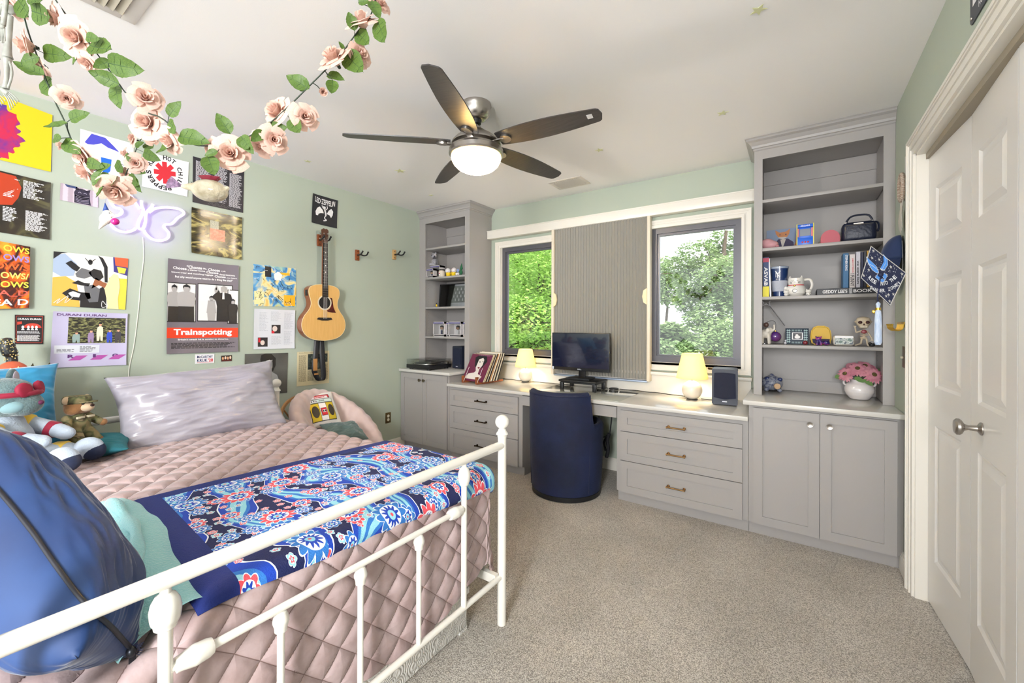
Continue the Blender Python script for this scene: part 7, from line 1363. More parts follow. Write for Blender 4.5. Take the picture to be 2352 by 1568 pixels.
for s_ in (-1, 1): b = MB(); b.ell((xq+s_*.016, 3.552, S3+.136), (.0095, .006, .0085), None, 16, 10); b.build('eye_socket', mat('dark maroon hollow', (56, 20, 20), .6), sh_)
b = MB(); b.ell((xq, 3.549, S3+.124), (.0035, .004, .005), None, 10, 6); b.build('nose_hole', mat('dark maroon hollow', (56, 20, 20), .6), sh_)
b = MB()
for i in range(7): b.box((xq-.015+.0044*i, 3.5505, S3+.106), (xq-.0115+.0044*i, 3.554, S3+.114), .0008)
b.build('teeth', mat('pale teeth', (226, 216, 196), .4), sh_)
b = MB(); b.ell((xq+.002, 3.566, S3+.083), (.013, .004, .011), None, 18, 10); b.build('heart', mat('dusty red enamel', (140, 60, 66), .3), sk); sc(t, 1.17)
xq = Xs(2003, 3.55); t = thing('black_kitten_figure', 'tiny black cat figurine beside the skeleton feet', 'figurine', (xq, 3.55, S3)); b = blob([('e', (xq, 3.55, S3+.012), (.017, .010, .011)), ('e', (xq-.010, 3.545, S3+.022), (.009, .008, .008)), ('e', (xq+.012, 3.55, S3+.025), (.004, .004, .010))], .002, 3); b.build('kitten_body', M_black, t, sharp=180)
# bottom niche: piggy bank and vase
p = onz(1775, 893, .9); t = thing('piggy_bank', 'grey and cobalt stoneware pig bank with cork nose', 'piggy bank', (p.x, 3.72, .9)); xq, yq = p.x, 3.72; M_pig = art('cobalt stoneware', [(.44, (150, 154, 166)), (.5, (54, 62, 104)), (.56, (142, 146, 158))], 26, .8, 2, .3, coord='Object')
b = blob([('e', (xq, yq, .955), (.062, .058, .050)), ('e', (xq+.028, yq-.045, .944), (.026, .026, .024)), ('e', (xq-.03, yq-.03, .912), (.015, .015, .013)), ('e', (xq+.045, yq-.03, .912), (.015, .015, .013)), ('e', (xq-.03, yq+.03, .912), (.015, .015, .013)), ('e', (xq+.04, yq+.03, .912), (.015, .015, .013)), ('e', (xq-.002, yq, 1.008), (.014, .010, .010))], .004); pg_ = b.build('pig_body', M_pig, t, sharp=180)
b = MB(); b.lathe([(.019, 0), (.018, .012), (0, .013)], (xq+.030, yq-.062, .943), 20, (.25, -1, 0)); b.build('cork_nose', mat('cork', (206, 172, 136), .8, bump=.3, bscale=200), pg_)
for s_ in (-1, 1): b = MB(); b.ell((xq+.010+s_*.036, yq-.035, .985), (.014, .008, .012)); b.build('ear', mat('cobalt glaze', (44, 56, 100), .3), pg_)
sc(t, 1.14)
p = onz(1968, 910, .9); xv, yv = p.x, 3.655; t = thing('flower_vase', 'round white ribbed vase of pink sunflowers in the lower niche', 'vase', (xv, yv, .9))
pr = [(.040, .901), (.046, .904), (.062, .925), (.072, .950), (.072, .968), (.062, .990), (.046, 1.004), (.040, 1.010), (.044, 1.020), (.040, 1.020), (.034, 1.008), (.0, 1.0)]
PP = []
for i in range(len(pr)-1):
    for k in range(4): q = k/4; r_ = pr[i][0]*(1-q)+pr[i+1][0]*q; z_ = pr[i][1]*(1-q)+pr[i+1][1]*q; PP.append((r_+(.0007*math.sin(z_*900) if 1 < i < 7 else 0), z_))
b = MB(); b.lathe(PP+[pr[-1]], (xv, yv, 0), 48); vs_ = b.build('vase_body', mat('white glazed pottery', (224, 218, 216), .2, coat=.5), t, sharp=60)
for s_ in (-1, 1): b = MB(); b.tube(spline([(xv+s_*.044, yv, 1.012), (xv+s_*.062, yv, 1.018), (xv+s_*.074, yv, 1.004), (xv+s_*.072, yv, .988), (xv+s_*.064, yv, .984)], 5), .0055, 8); b.build('handle', mat('white glazed pottery', (224, 218, 216), .2, coat=.5), vs_)
M_sf = mat('dusty pink petals', (222, 158, 170), .7, var=(196, 118, 138), scale=30, tr=.2); M_sfc = mat('green brown flower centre', (86, 74, 40), .9, bump=.6, bscale=300)
for (u, d, e, s_) in ((-.068, -.03, 1.050, 1), (-.012, -.035, 1.085, 1.05), (.060, -.045, 1.055, 1.1), (.025, .0, 1.10, 1), (-.03, .01, 1.095, .9), (.055, .02, 1.085, .9)):
    cz_ = Vector((xv+u, yv+d, e)); nz = (cz_-Vector((xv, yv+.02, 1.0))).normalized(); nz = (nz+Vector((0, -.9, .25))).normalized(); F_ = fr(cz_, nz.orthogonal(), None, nz); st_ = MB(); st_.tube([(xv+u*.15, yv+d*.1, 1.0), cz_-nz*.01], .002, 5); sto = st_.build('stem', mat('green stem', (70, 100, 50), .7), t)
    b = MB(); b.M = F_
    for ring_, (nn, L_, tl) in enumerate(((20, .048, .12), (18, .040, .35), (14, .030, .6))):
        for i in range(nn):
            a = 2*PI*(i+.5*ring_)/nn+.07*math.sin(i*3); L2 = L_*s_*(1+.1*math.sin(i*5)); ca, sa = math.cos(a), math.sin(a); W_2 = .0065*s_
            pt = lambda rr_, ww: (rr_*ca-ww*sa, rr_*sa+ww*ca, .004*ring_+rr_*math.tan(tl)*.5-.25*rr_*rr_/L2)
            v0, v1, v2, v3, v4, v5 = [b._v(pt(*q)) for q in ((.010, -.002), (L2*.5, -W_2), (L2*.85, -W_2*.7), (L2, 0), (L2*.85, W_2*.7), (L2*.5, W_2))]; v6 = b._v(pt(.010, .002)); b.face([v0, v1, v5, v6]); b.face([v1, v2, v4, v5]); b.face([v2, v3, v4])
    fl_ = b.build('flower_head', M_sf, sto, sharp=180); b = MB(); b.M = F_; b.ell((0, 0, .008), (.014*s_, .014*s_, .006), None, 18, 8); b.build('flower_centre', M_sfc, sto, sharp=180)
for (u, d, e, a) in ((-.02, -.05, 1.03, 0), (.095, .03, 1.075, .6), (-.085, -.02, 1.03, 2.6), (.02, -.055, 1.025, -.4)):
    b = MB(); b.grid(lambda p_, q_: (xv+u+.05*(p_-.2)*math.cos(a)-(q_-.5)*.028*math.sin(PI*p_)**.7*math.sin(a), yv+d, e+.05*(p_-.2)*math.sin(a)*.7-.02*p_*p_+(q_-.5)*.030*math.sin(PI*p_)**.7), 8, 4); b.build('leaf', mat('vase leaf green', (96, 132, 62), .6, tr=.2), t, sharp=180)
sc(t, 1.12)
# ================================================================== NARROW BOOKCASE
XL_ = lambda x, Y: ony(x, 640, Y).x
T1, T2, T3 = 1.953, 1.605, 1.262
def window_box(label, x0, x1, y0, y1, z, h, grp, seed):
    t = thing('boxed_figure', label, 'boxed toy', ((x0+x1)/2, (y0+y1)/2, z), group=grp); z += .001; f = .012
    b = MB()
    for q in (((x0, y0, z), (x1, y1, z+.022)), ((x0, y0, z+h-.022), (x1, y1, z+h)), ((x0, y1-.004, z), (x1, y1, z+h)), ((x0, y0, z), (x0+f*.7, y1, z+h)), ((x1-f*.5, y0, z), (x1, y1, z+h))): b.box(*q)
    b.mi = 1; b.box((x0+.004, y0-.0012, z+h-.019), (x1-.012, y0-.0002, z+h-.006)); b.mi = 2; b.box((x0+.02, y0-.0012, z+.005), (x1-.006, y0-.0002, z+.016)); bx_ = b.build('box', [mat('white printed carton', (214, 208, 208), .4), mat('indigo print', (74, 70, 130), .4), M_ink], t)
    b = MB(); b.box((x0+f, y0+.001, z+.022), (x1-f*.5, y0+.002, z+h-.022)); b.build('window_film', M_clear, bx_)
    cx = (x0+x1)/2+.006; cy = (y0+y1)/2; r = random.Random(seed); sk_ = mat('toy skin', (196, 156, 130), .5) if seed % 2 else mat('toy brown skin', (140, 92, 66), .5); hc = mat('toy dark hair', (38, 32, 32), .5); cc = (mat('toy white shirt', (214, 212, 210), .6), mat('toy navy shirt', (42, 44, 84), .6))[seed % 2]
    b = blob([('e', (cx, cy, z+h*.58), (.021, .018, .019))], .003, 2); hd_ = b.build('figure_head', sk_, t, sharp=180); b = MB(); b.ell((cx, cy+.003, z+h*.66), (.0225, .020, .016)); b.build('hair', hc, hd_, sharp=180)
    b = blob([('e', (cx, cy, z+h*.36), (.012, .010, .016)), ('c', (cx-.006, cy, z+h*.3), (cx-.007, cy, z+.028), .005, .005), ('c', (cx+.006, cy, z+h*.3), (cx+.007, cy, z+.028), .005, .005)], .003, 2); b.build('figure_body', cc, t, sharp=180)
    for s_ in (-1, 1): b = MB(); b.ell((cx+s_*.009, cy-.0165, z+h*.57), (.003, .002, .003), None, 8, 6); b.build('eye', M_ink, hd_)
    return t
xa = lambda px: XL_(px, 3.50)
window_box('boxed figurine at the left of the lower shelf trio, white window carton', xa(995), xa(1021), 3.50, 3.59, T3, .168, 'boxed figurines on the shelf', 1)
window_box('boxed figurine set back between its two neighbours on the lower shelf', xa(1022.5), xa(1029.5), 3.515, 3.60, T3, .162, 'boxed figurines on the shelf', 3)
window_box('widest boxed figurine, middle of the lower shelf of the narrow bookcase', xa(1030.5), xa(1059), 3.50, 3.59, T3, .168, 'boxed figurines on the shelf', 2)
window_box('boxed figurine cut off by the right edge of the narrow bookcase', xa(1061.5), -3.03, 3.515, 3.60, T3, .165, 'boxed figurines on the shelf', 4)
window_box('boxed figurine with striped lid under the grey teddy bear', XL_(985, 3.56), XL_(1010, 3.56), 3.56, 3.65, T1, .150, 'boxed figurines on the upper shelf', 6)
window_box('boxed figurine with black capped head at the front left of the upper shelf', XL_(979, 3.485), XL_(995, 3.485), 3.485, 3.55, T1, .105, 'boxed figurines on the upper shelf', 5)
t = thing('grey_teddy_bear', 'pale grey plush bear sitting on the boxed figurine', 'plush toy', (XL_(997, 3.6), 3.6, T1+.151)); q = XL_(997, 3.6); M_gt = mat('pale grey plush', (186, 184, 188), .95, var=(140, 138, 144), scale=60, sheen=.4); z = T1+.1515
bd = blob([('e', (q, 3.61, z+.035), (.026, .024, .032)), ('c', (q-.01, 3.60, z+.018), (q-.045, 3.57, z+.012), .013, .012), ('c', (q+.01, 3.60, z+.018), (q-.008, 3.565, z+.012), .013, .012), ('c', (q+.018, 3.60, z+.05), (q+.032, 3.58, z+.022), .009, .008), ('c', (q-.018, 3.60, z+.05), (q-.03, 3.585, z+.028), .009, .008)], .003, 3).build('bear_body', M_gt, t, sharp=180)
h3 = blob([('e', (q, 3.60, z+.087), (.024, .022, .022)), ('e', (q-.017, 3.60, z+.108), (.009, .006, .009)), ('e', (q+.019, 3.60, z+.108), (.009, .006, .009)), ('e', (q, 3.58, z+.080), (.010, .009, .008))], .003, 3).build('bear_head', M_gt, t, sharp=180)
for (u, v) in ((-.009, .092), (.009, .092), (0, .083)): b = MB(); b.ell((q+u, 3.5775 if v > .09 else 3.570, z+v), (.003, .003, .003), None, 8, 6); b.build('eye' if v > .09 else 'nose', M_ink, h3)
b = MB(); b.ell((q+.016, 3.578, z+.066), (.010, .004, .007)); b.ell((q+.024, 3.578, z+.076), (.007, .004, .009)); b.build('bow', mat('black white ribbon', (70, 68, 74), .6), t); sc(t, 1.45)
q = XL_(1015, 3.52); t = thing('lidded_jar', 'cream jar with black lid and red label on the upper shelf', 'jar', (q, 3.52, T1)); b = MB(); b.lathe([(.028, T1+.001), (.029, T1+.005), (.029, T1+.055), (.026, T1+.058)], (q, 3.52, 0), 28); jb = b.build('jar_body', mat('cream pinstripe jar', (206, 194, 176), .4), t); b = MB(); b.lathe([(.027, T1+.058), (.027, T1+.068), (0, T1+.069)], (q, 3.52, 0), 28); b.build('lid', M_black, jb)
b = MB(); b.grid(lambda u, v: (q+.0295*math.cos(-PI/2-.5+u*.7), 3.52+.0295*math.sin(-PI/2-.5+u*.7), T1+.016+.026*v), 8, 3); b.mi = 1; b.grid(lambda u, v: (q+.0299*math.cos(-PI/2-.4+u*.5), 3.52+.0299*math.sin(-PI/2-.4+u*.5), T1+.028+.008*v), 8, 2); b.build('label', [I_w, M_red], jb); sc(t, 1.3)
for i, (px, lab) in enumerate(((1030, 'yellow cup holding the left baseball'), (1041, 'yellow cup holding the right baseball'))):
    q = XL_(px, 3.52); b = MB(); b.lathe([(.018, T1+.001), (.026, T1+.010), (.031, T1+.045), (.029, T1+.045), (.024, T1+.016), (0, T1+.013)], (q, 3.52+.008*i, 0), 28); tag(b.build('yellow_cup', mat('yellow plastic', (232, 196, 28), .35)), lab, 'cup', 'yellow cups with baseballs')
for i, (px, lab) in enumerate(((1029, 'baseball with blue mark resting in the left yellow cup'), (1042, 'baseball with red seams resting in the right yellow cup'))):
    q = XL_(px, 3.52); c_ = Vector((q, 3.52+.008*i, T1+.066)); t = thing('baseball', lab, 'ball', tuple(c_-Vector((0, 0, .033))), group='baseballs on the upper shelf'); b = MB(); b.ell(c_, .033, None, 26, 16); bo_ = b.build('ball', mat('white leather', (220, 216, 214), .5), t, sharp=180)
    b = MB(); b.tube([c_+Vector((.0335*math.cos(a)*(.85), -.0265*(.35+.55*abs(math.sin(a*1.0))), .0265*math.sin(a)*.62)).normalized()*.0334 for a in [2*PI*k/30 for k in range(30)]], .0008, 4, True); b.build('seam', M_red if i else mat('navy stitch', (50, 60, 110), .5), bo_)
q = XL_(1056, 3.52); t = thing('green_plush_toy', 'small green and white striped plush figure half hidden by the bookcase edge', 'plush toy', (q, 3.52, T1)); b = blob([('e', (q+.004, 3.53, T1+.03), (.018, .016, .026)), ('e', (q+.01, 3.53, T1+.066), (.015, .014, .014)), ('c', (q+.01, 3.53, T1+.075), (q+.014, 3.53, T1+.11), .012, .003)], .003, 3); gp = b.build('body', mat('green felt', (46, 104, 70), .9), t, sharp=180)
for (u, d, m_) in ((-.02, -.02, WH), (.006, -.026, WH)): b = MB(); b.ell((q+u, 3.52+d, T1+.013), (.010, .014, .012)); b.build('foot', m_, gp, sharp=180)
b = MB(); b.ell((q-.008, 3.503, T1+.045), (.015, .006, .015)); b.build('round_shield', mat('pale blue felt', (130, 150, 190), .8), gp, sharp=180)
sc(t, 1.25)
# framed team photo
xf0, xf1 = XL_(1008, 3.66), -3.022; t = thing('framed_team_photo', 'black framed black and white team photo in the narrow bookcase', 'picture frame', ((xf0+xf1)/2, 3.66, T2)); FM = Matrix.Translation((xf0, 3.655, T2+.001)) @ Matrix.Rotation(-.09, 4, 'X'); w, h_ = xf1-xf0, .285
b = MB(); b.M = FM
for q in (((0, 0, 0), (w, .014, .010)), ((0, 0, h_-.010), (w, .014, h_)), ((0, 0, 0), (.010, .014, h_)), ((w-.010, 0, 0), (w, .014, h_))): b.box(*q)
b.box((0, .010, 0), (w, .014, h_)); ff = b.build('frame', M_black, t)
b = MB(); b.M = FM; b.box((.010, .0088, .010), (w-.010, .0098, h_-.010)); b.mi = 1; b.box((.024, .0078, .055), (w-.024, .0088, h_-.03)); b.build('print', [mat('grey mount', (170, 168, 176), .6), mat('dark stadium print', (74, 72, 80), .5)], ff)
b = MB(); b.M = FM; r = random.Random(8); 
for row in range(4):
    for i in range(9):
        u = .035+(w-.07)*(i+.5*(row % 2))/9; v = .075+.042*row; b.mi = 0; b.poly([(u-.008, .0072-.0001*(4-row), v), (u+.008, .0072-.0001*(4-row), v), (u+.007, .0072-.0001*(4-row), v+.028), (u-.007, .0072-.0001*(4-row), v+.028)]); b.mi = 1; b.poly([(u+.0045*math.cos(a), .007-.0001*(4-row), v+.033+.0055*math.sin(a)) for a in [2*PI*k/8 for k in range(8)]])
b.build('team_figures', [ink('uniform ink', (176, 174, 178)), ink('face ink', (130, 126, 128))], ff)['kind'] = 'stuff'
b = MB(); b.M = FM; 
for k in range(2): b.text('WORLD CHAMPIONS NEW YORK TEAM', lambda u, v: (u, .0084, v), .03, .020+.014*k, w-.03, .028+.014*k)
b.build('caption', M_ink, ff)
b = MB(); b.M = FM; b.box((.010, .002, .010), (w-.010, .0032, h_-.010)); b.build('glass', M_pane, ff)
q = XL_(1003, 3.56); t = thing('tiny_bee_figure', 'tiny yellow and black figurine in front of the team photo', 'figurine', (q, 3.56, T2)); blob([('e', (q, 3.56, T2+.018), (.012, .010, .011)), ('e', (q-.002, 3.56, T2+.034), (.008, .008, .007))], .002, 3).build('yellow_body', mat('yellow plastic', (232, 196, 28), .35), t, sharp=180)
b = MB(); b.lathe([(.020, T2+.001), (.020, T2+.006)], (q, 3.56, 0), 20); b.lathe([(.009, T2+.038), (.003, T2+.052)], (q-.002, 3.56, 0), 12); b.build('black_parts', M_black, t)
# ================================================================== ROSE GARLANDS
def petal(b, a0, wd, r0, h, open_, curl, M):
    old = b.M; b.M = old @ M
    def f(u, v):
        u = u*2-1; a = a0+u*wd*(.35+.65*math.sin(PI*min(1, v*.62+.2))); r = r0*(.25+.75*v**.55)+open_*v*v; z = h*(v-.25*curl*v*v*v)-curl*.4*h*v**4*(1-.3*u*u)-.10*h*u*u*v
        r += curl*.25*h*v**5+.02*r0*math.sin(u*7+a0*3)*v
        return (r*math.cos(a), r*math.sin(a), z)
    b.grid(f, 7, 7); b.M = old
M_ros = [mat('blush rose petals', (222, 182, 168), .75, var=(228, 200, 186), scale=26, tr=.3), mat('ivory pink rose petals', (226, 200, 180), .75, var=(218, 172, 162), scale=22, tr=.3)]
M_vine = mat('dark green stem wire', (40, 54, 40), .6); M_gleaf = mat('silk leaf green', (92, 118, 46), .55, var=(64, 94, 34), scale=40, tr=.25); M_vein = mat('dark leaf vein', (50, 78, 34), .6)
def rose_mesh(seed, bud=0):
    r = random.Random(seed); b = MB()
    L_ = [(3, .10, .58, .02, 0.0, 1.2), (4, .20, .62, .05, .15, 1.0), (5, .30, .60, .12, .35, .85)]+([] if bud else [(5, .40, .54, .26, .7, .75), (6, .48, .44, .42, 1.0, .66)])
    for n, r0, h, op, cu, wd in L_:
        for i in range(n): petal(b, 2*PI*i/n+r.uniform(-.3, .3)+n, wd*(1 if n > 3 else 1.2)*1.0, r0*.9, h*r.uniform(.9, 1.1), op*r.uniform(.7, 1.2), cu*r.uniform(.6, 1.2), Matrix.Translation((0, 0, -.12)))
    return b
RS = []
for sd in range(4):
    b = rose_mesh(sd, sd == 3); me = bpy.data.meshes.new('rose'); b.bm.normal_update(); b.bm.to_mesh(me); b.bm.free(); me.materials.append(M_ros[sd % 2]); RS.append(me)
b = MB()
for i in range(5):
    a = 2*PI*i/5; v = [b._v(q) for q in ((.05*math.cos(a-.6), .05*math.sin(a-.6), -.14), (.22*math.cos(a-.25), .22*math.sin(a-.25), -.05), (.36*math.cos(a), .36*math.sin(a), .02), (.22*math.cos(a+.25), .22*math.sin(a+.25), -.05), (.05*math.cos(a+.6), .05*math.sin(a+.6), -.14))]; b.face(v)
b.lathe([(.07, -.24), (.09, -.16), (.05, -.10)], n=10); sep = bpy.data.meshes.new('sepals'); b.bm.normal_update(); b.bm.to_mesh(sep); b.bm.free(); sep.materials.append(M_vine)
def leaf_mesh(seed):
    b = MB(); r = random.Random(seed); c1, c2 = r.uniform(-.25, .25), r.uniform(.1, .3)
    def f(u, v): w = .30*math.sin(PI*(u**.8))**.75*(1-.25*u); x = u; y = (v*2-1)*w*(1+.03*math.sin(u*60)); return (x, y, c1*u*u+c2*abs(v*2-1)**1.3*w*1.2+.02*math.sin(u*14)*abs(v*2-1))
    b.grid(f, 16, 8); b.mi = 1; b.tube([(x, 0, c1*x*x-.004) for x in [i/8 for i in range(9)]], [.016-.0015*i for i in range(9)], 5)
    for k in range(1, 5):
        for s_ in (-1, 1): u0 = k*.18; w = .30*math.sin(PI*((u0+.1)**.8))**.75; b.tube([(u0, 0, c1*u0*u0-.003), (u0+.10, s_*w*.7, c1*(u0+.1)**2+c2*.6*w*1.2-.005)], .006, 4)
    me = bpy.data.meshes.new('leaf'); b.bm.normal_update(); b.bm.to_mesh(me); b.bm.free(); me.materials.append(M_gleaf); me.materials.append(M_vein); return me
LF = [leaf_mesh(i) for i in range(4)]
def garland(label, path, k, roses, lvs, top=True):
    W3 = [atk(x, y, k) for x, y in path]; t = thing('rose_garland', label, 'garland', tuple(W3[0])); inv = WM[t.name].inverted(); r = random.Random(len(label))
    b = MB(); b.tube(spline(W3, 8), .0019*(k/1.15)**.3, 6); b.build('vine', M_vine, t, sharp=180)
    SPL = spline(W3, 8)
    for i, (x, y, d, fx, fy) in enumerate(roses):
        s_ = d*k/951*.56*1.0; c = atk(x, y, k-(.01 if i % 2 else -.01)); n = (_r*fx+_u*fy-_f*.75).normalized(); mtx = fr(c-n*s_*.35, n.orthogonal(), None, n) @ Matrix.Rotation(r.uniform(0, 6), 4, 'Z') @ Matrix.Diagonal((s_*1.15, s_*1.15, s_*1.6, 1))
        o = bpy.data.objects.new('rose', RS[3 if d < 42 and k < 1.5 else i % 3]); C.objects.link(o); o.parent = t; o.matrix_local = inv @ mtx; WM[o.name] = mtx
        e = bpy.data.objects.new('sepals', sep); C.objects.link(e); e.parent = o
        bs = c-n*s_*.7; nr = min(SPL, key=lambda p: (p-bs).length); 
        if (nr-bs).length > .004: q_ = MB(); q_.tube([bs, (bs+nr)/2+Vector((0, 0, .003)), nr], .0013, 5); q_.build('stalk', M_vine, t)
    for i, (x0, y0, x1, y1) in enumerate(lvs):
        kk = k+r.uniform(-.03, .02); A, B_ = atk(x0, y0, kk), atk(x1, y1, kk-.012); L2 = (B_-A).length; n = (-_f+_u*r.uniform(-.5, .6)+_r*r.uniform(-.5, .5)).normalized(); M_ = fr(A, B_-A, None, None if False else ((B_-A).cross(n)).cross(B_-A)) @ Matrix.Diagonal((L2, L2*1.12, L2, 1))
        o = bpy.data.objects.new('leaf', LF[i % 4]); C.objects.link(o); o.parent = t; o.matrix_local = inv @ M_; WM[o.name] = M_
        nr = min(SPL, key=lambda p: (p-A).length)
        if (nr-A).length > .004: q_ = MB(); q_.tube([A, nr], .0010, 5); q_.build('stalk', M_vine, t)
    return t
garland('long blush rose garland swagging in front of the fan side of the ceiling', [(60, -135), (95, -60), (128, 0), (165, 50), (205, 100), (250, 160), (290, 215), (330, 254), (365, 268), (388, 285), (411, 313), (455, 334), (520, 330), (562, 318), (616, 285), (662, 245), (705, 203), (758, 150), (790, 115), (822, 72), (848, 42), (862, 0), (880, -70), (890, -140)], 1.15,
    [(125, 42, 58, -.6, -.3), (168, 84, 68, .1, -.3), (197, 145, 42, -.1, -.8), (333, 222, 58, .7, .1), (333, 279, 66, .1, -.1), (385, 324, 52, -.3, -.5), (484, 342, 44, -.3, -.2), (527, 350, 66, .3, -.1), (598, 335, 50, -.1, -.6), (630, 320, 52, .6, -.3), (630, 252, 68, -.3, .2), (701, 266, 52, .6, -.2), (742, 211, 34, .6, -.6), (762, 127, 72, -.3, .5), (829, 122, 48, .8, .0), (829, 42, 64, -.2, .8), (872, 3, 46, .8, .3)],
    [(206, 104, 271, 125), (250, 145, 318, 160), (275, 193, 214, 167), (265, 196, 270, 246), (253, 139, 216, 158), (194, 110, 158, 141), (73, 25, 141, 47), (388, 267, 412, 232), (388, 279, 414, 309), (411, 313, 473, 321), (413, 318, 373, 361), (529, 308, 496, 256), (477, 359, 497, 410), (500, 347, 468, 356), (553, 313, 579, 351), (611, 298, 656, 291), (606, 301, 576, 326), (560, 319, 577, 350), (667, 273, 698, 313), (710, 204, 655, 169), (685, 196, 718, 203), (752, 172, 788, 178), (764, 184, 762, 223), (790, 115, 779, 94), (792, 122, 842, 174), (815, 71, 800, 23), (820, 74, 856, 111), (853, 3, 872, 38), (866, 48, 893, 105), (823, 6, 853, -3), (69, -6, 124, 10), (198, 85, 224, 88)])
garland('shorter blush rose garland trailing down at the far left', [(10, -130), (30, -50), (48, 10), (66, 76), (86, 130), (104, 178), (126, 232), (148, 278), (162, 316), (180, 352), (206, 400), (236, 430), (262, 440)], 1.22,
    [(22, 16, 50, -.4, -.7), (54, 104, 60, -.7, -.2), (88, 158, 44, -.5, -.6), (152, 226, 42, .7, -.6), (140, 334, 40, -.8, -.1), (184, 358, 54, -.2, -.5), (190, 393, 60, -.6, -.5), (262, 440, 60, .3, -.7)],
    [(41, 0, 84, 49), (100, 122, 153, 127), (102, 173, 39, 153), (90, 131, 44, 141), (101, 182, 134, 227), (161, 275, 197, 256), (155, 282, 110, 300), (146, 325, 180, 350), (123, 318, 150, 323), (231, 395, 208, 424), (236, 427, 231, 457), (222, 392, 250, 376), (255, 424, 277, 408), (200, 372, 232, 382), (236, 410, 262, 400)])
garland('small hanging cluster of pink roses in front of the neon sign', [(340, 296), (322, 322), (312, 345), (302, 370), (292, 392), (282, 412), (262, 424)], 1.9,
    [(302, 317, 32, -.5, .1), (346, 318, 24, .6, .0), (284, 352, 26, -.6, -.1), (310, 374, 36, .5, -.2), (283, 400, 26, -.3, -.2), (294, 424, 30, .1, -.6)],
    [(294, 407, 329, 427), (330, 349, 362, 367), (333, 330, 359, 347), (311, 337, 328, 325), (267, 372, 292, 398), (299, 385, 330, 395), (287, 366, 301, 354), (302, 372, 288, 356), (276, 412, 262, 402), (300, 400, 316, 440)])
# ================================================================== HANGING ORNAMENTS
# dried puffer fish with a small red crown
K = 1.75; P_ = lambda x, y, k=K: atk(x, y, k)
fx_, fc = _r.normalized(), P_(482, 438); FM2 = Matrix(((_r.x, -_f.x, 0, fc.x), (_r.y, -_f.y, 0, fc.y), (_r.z, -_f.z, 1, fc.z), (0, 0, 0, 1)))
t = thing('hanging_fish', 'pale hanging puffer fish with striped tail and dark red crown', 'ornament', M=FM2); px = K/951
M_fish = mat('pale fish skin', (196, 188, 166), .5, var=(150, 138, 108), scale=18, bump=.4, bscale=90, coat=.3)
b = blob([('e', (0, 0, 0), (40*px, 26*px, 25*px), Euler((0, .12, 0)).to_matrix()), ('c', (-22*px, 0, 6*px), (-62*px, 0, 10*px), 15*px, 4.5*px), ('e', (34*px, 0, 2*px), (7*px, 8*px, 8*px)), ('e', (40*px, 0, 6*px), (5*px, 5*px, 5*px))], .003, 5); fb = part(b, 'fish_body', M_fish, t, FM2)
b = MB(); n = 9
for i in range(n):
    a = 2.35+.95*i/n; q0, q1 = (-60*px, 10*px), None; a2 = a+.95/n*.9; L2 = 40*px; b.poly([(q0[0], .001*(i % 2), q0[1]), (q0[0]+L2*math.cos(a), .002*(i % 2), q0[1]+L2*math.sin(a)*.8), (q0[0]+L2*math.cos(a2), .002*((i+1) % 2), q0[1]+L2*math.sin(a2)*.8)])
b.bm.transform(FM2); b.build('tail_fin', mat('violet striped fin', (150, 120, 150), .6, var=(84, 66, 92), scale=90), t, solid=.001)
b = MB(); b.M = FM2; b.poly([(-34*px, 0, 12*px), (-44*px, 0, 22*px), (-40*px, 0, 11*px)]); b.build('back_fin', M_black, t, solid=.001)
b = MB(); b.M = FM2; b.grid(lambda u, v: ((9+3*math.sin(u*2*PI*6)*v+6*v)*px*math.cos(2*PI*u)*1.5, (9+6*v)*px*math.sin(2*PI*u), (22+9*v-(10 if v > .99 else 0)*0)*px), 36, 4, cu=True); b.grid(lambda u, v: (9*px*v*math.cos(2*PI*u)*1.5, 9*px*v*math.sin(2*PI*u), (30-8*v)*px), 24, 3, cu=True); cr = b.build('crown', mat('dark red velvet', (120, 16, 40), .7, sheen=.4), t, sharp=180, solid=.001)
b = MB(); b.tube([P_(477, 408), P_(477, 340), P_(480, 325)], .0007, 4); b.build('thread', mat('grey thread', (150, 150, 150), .7), t)
# white mouse in a blue party hat with a magenta ball
K = 1.7; P_ = lambda x, y: atk(x, y, K); fc = P_(245, 505); px = K/951; M3 = Matrix(((_r.x, -_f.x, 0, fc.x), (_r.y, -_f.y, 0, fc.y), (_r.z, -_f.z, 1, fc.z), (0, 0, 0, 1)))
t = thing('hanging_mouse', 'white hanging mouse in a blue cone hat holding a magenta ball', 'ornament', M=M3)
part(blob([('e', (-2*px, 0, 3*px), (12*px, 10*px, 14*px), Euler((0, .5, 0)).to_matrix()), ('c', (2*px, 0, 14*px), (14*px, 0, 11*px), 9*px, 4*px), ('c', (16*px, 0, 11*px), (22*px, 0, 8*px), 3.5*px, 1.5*px), ('c', (-8*px, 0, -8*px), (-17*px, 0, -20*px), 6*px, 2*px), ('c', (6*px, 0, 0), (14*px, 0, 2*px), 3*px, 2*px), ('e', (-12*px, 0, 2*px), (5*px, 3*px, 3*px))], .0022, 4), 'mouse_body', mat('cream fur', (214, 206, 194), .9, sheen=.4, bump=.3, bscale=200), t, M3)
b = MB(); b.lathe([(6*px, 0), (.0005, 20*px)], (-1*px, 0, 20*px), 16, (-.15, 0, 1)); part(b, 'party_hat', mat('blue card', (36, 66, 140), .5), t, M3)
b = MB(); b.ell((17*px, -.004, -3*px), 8*px, None, 20, 14); part(b, 'magenta_ball', mat('magenta glass', (184, 0, 120), .2, coat=.8), t, M3)
b = MB(); b.ell((13*px, 7*px, 14*px), 1.1*px, None, 8, 6); part(b, 'eye', M_black, t, M3)
b = MB(); b.tube([P_(242, 465), P_(246, 440)], .0006, 4); b.build('thread', mat('grey thread', (150, 150, 150), .7), t)
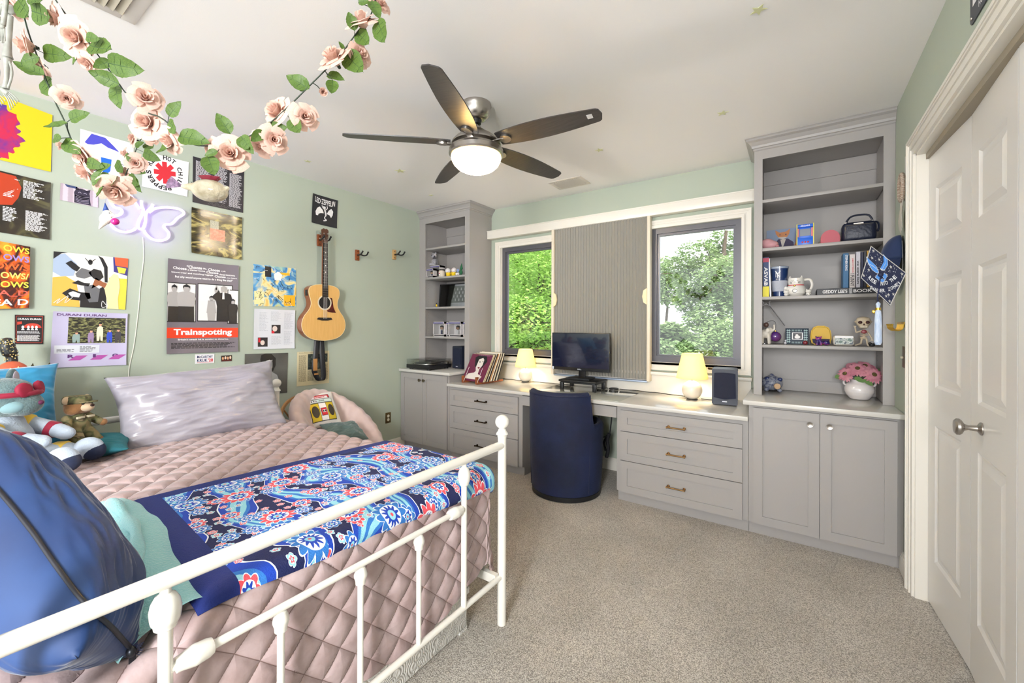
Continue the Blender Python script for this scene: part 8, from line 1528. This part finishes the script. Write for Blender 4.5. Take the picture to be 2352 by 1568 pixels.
# hanging skeleton at the left edge of the picture
K = 1.22; P_ = lambda x, y, dk=0: atk(x, y, K+dk); t = thing('hanging_skeleton', 'grey plastic skeleton hanging at the upper left corner', 'decoration', tuple(P_(10, 250))); BG = mat('grey bone plastic', (156, 158, 150), .5, var=(132, 134, 126), scale=40); px = K/951
def bone(nm, pts, rs, par=t): b = MB(); b.tube(spline([P_(*p) for p in pts], 4), [r_*px for r_ in rs], 12); return b.build(nm, BG, par, sharp=180)
def rad(a, n): return [a[min(int(i/4), len(a)-1)]+(a[min(int(i/4)+1, len(a)-1)]-a[min(int(i/4), len(a)-1)])*((i % 4)/4) for i in range(n)]
for dx, dz, nm in ((0, 0, 1), (-30, .06, 0)):
    D = [(24+dx, 36, dz), (21+dx, 60, dz), (19+dx, 95, dz), (17+dx, 122, dz), (18+dx, 133, dz)]; f_ = bone('thigh_bone', D, rad([5, 6, 5.5, 7.5, 9], 17)); T_ = [(17+dx, 134, dz), (16+dx, 150, dz), (15+dx, 180, dz), (13+dx, 203, dz)]; bone('shin_bone', T_, rad([8, 5, 4, 6], 13)); bone('calf_bone', [(20+dx, 137, dz), (26+dx, 155, dz), (27+dx, 175, dz), (18+dx, 203, dz)], rad([2, 2.4, 2.2, 2.4], 13))
    ft = bone('foot', [(4+dx, 205, dz), (14+dx, 212, dz), (20+dx, 216, dz)], rad([4, 6, 4.5], 9))
    for i in range(5): bone('toe', [(8+dx+2.2*i, 214-1.5*i, dz), (18+dx+3.6*i, 230-2.4*i, dz), (25+dx+4.6*i, 252-5*i, dz)], rad([1.8, 1.3, 1.1], 9), ft)
b = blob([('e', P_(8, 24), (24*px, 12*px, 9*px)), ('e', P_(26, 22), (7*px, 8*px, 12*px)), ('e', P_(-12, 22, .02), (7*px, 8*px, 12*px))], .004, 3); b.build('pelvis', BG, t, sharp=180)
bone('upper_arm_bone', [(20, -75, -.03), (18, -40, -.03)], rad([4, 4.5], 5)); bone('forearm_bone', [(18, -38, -.03), (13, 20, -.03), (7, 58, -.03)], rad([4.5, 3.5, 4.5], 9)); bone('forearm_bone', [(14, -38, -.03), (8, 20, -.03), (4, 56, -.03)], rad([2.5, 2.2, 2.5], 9)); hn = bone('hand', [(6, 58, -.03), (6, 66, -.03)], rad([4, 4], 5))
for i in range(4): bone('finger', [(3+2.4*i, 66, -.03), (1+3.2*i, 80, -.03), (1+3.6*i, 97+(2 if i in (1, 2) else -3), -.03)], rad([1.4, 1.2, .9], 9), hn)
bone('spine', [(8, 20, 0), (8, -60, 0), (6, -140, 0)], rad([5, 5, 4], 9))
for i in range(7): b = MB(); q = P_(8, -60-11*i); b.tube([q+_r*(26-1.5*abs(i-3))*px*math.cos(a)-_f*18*px*math.sin(a) for a in [2*PI*k/20 for k in range(20)]], 1.5*px, 5, True); b.build('rib', BG, t)
b = MB(); b.tube([P_(6, -140), Vector((P_(6, -140).x, P_(6, -140).y, ZC-.002))], .0012, 5); b.build('hanging_cord', mat('grey thread', (150, 150, 150), .7), t)
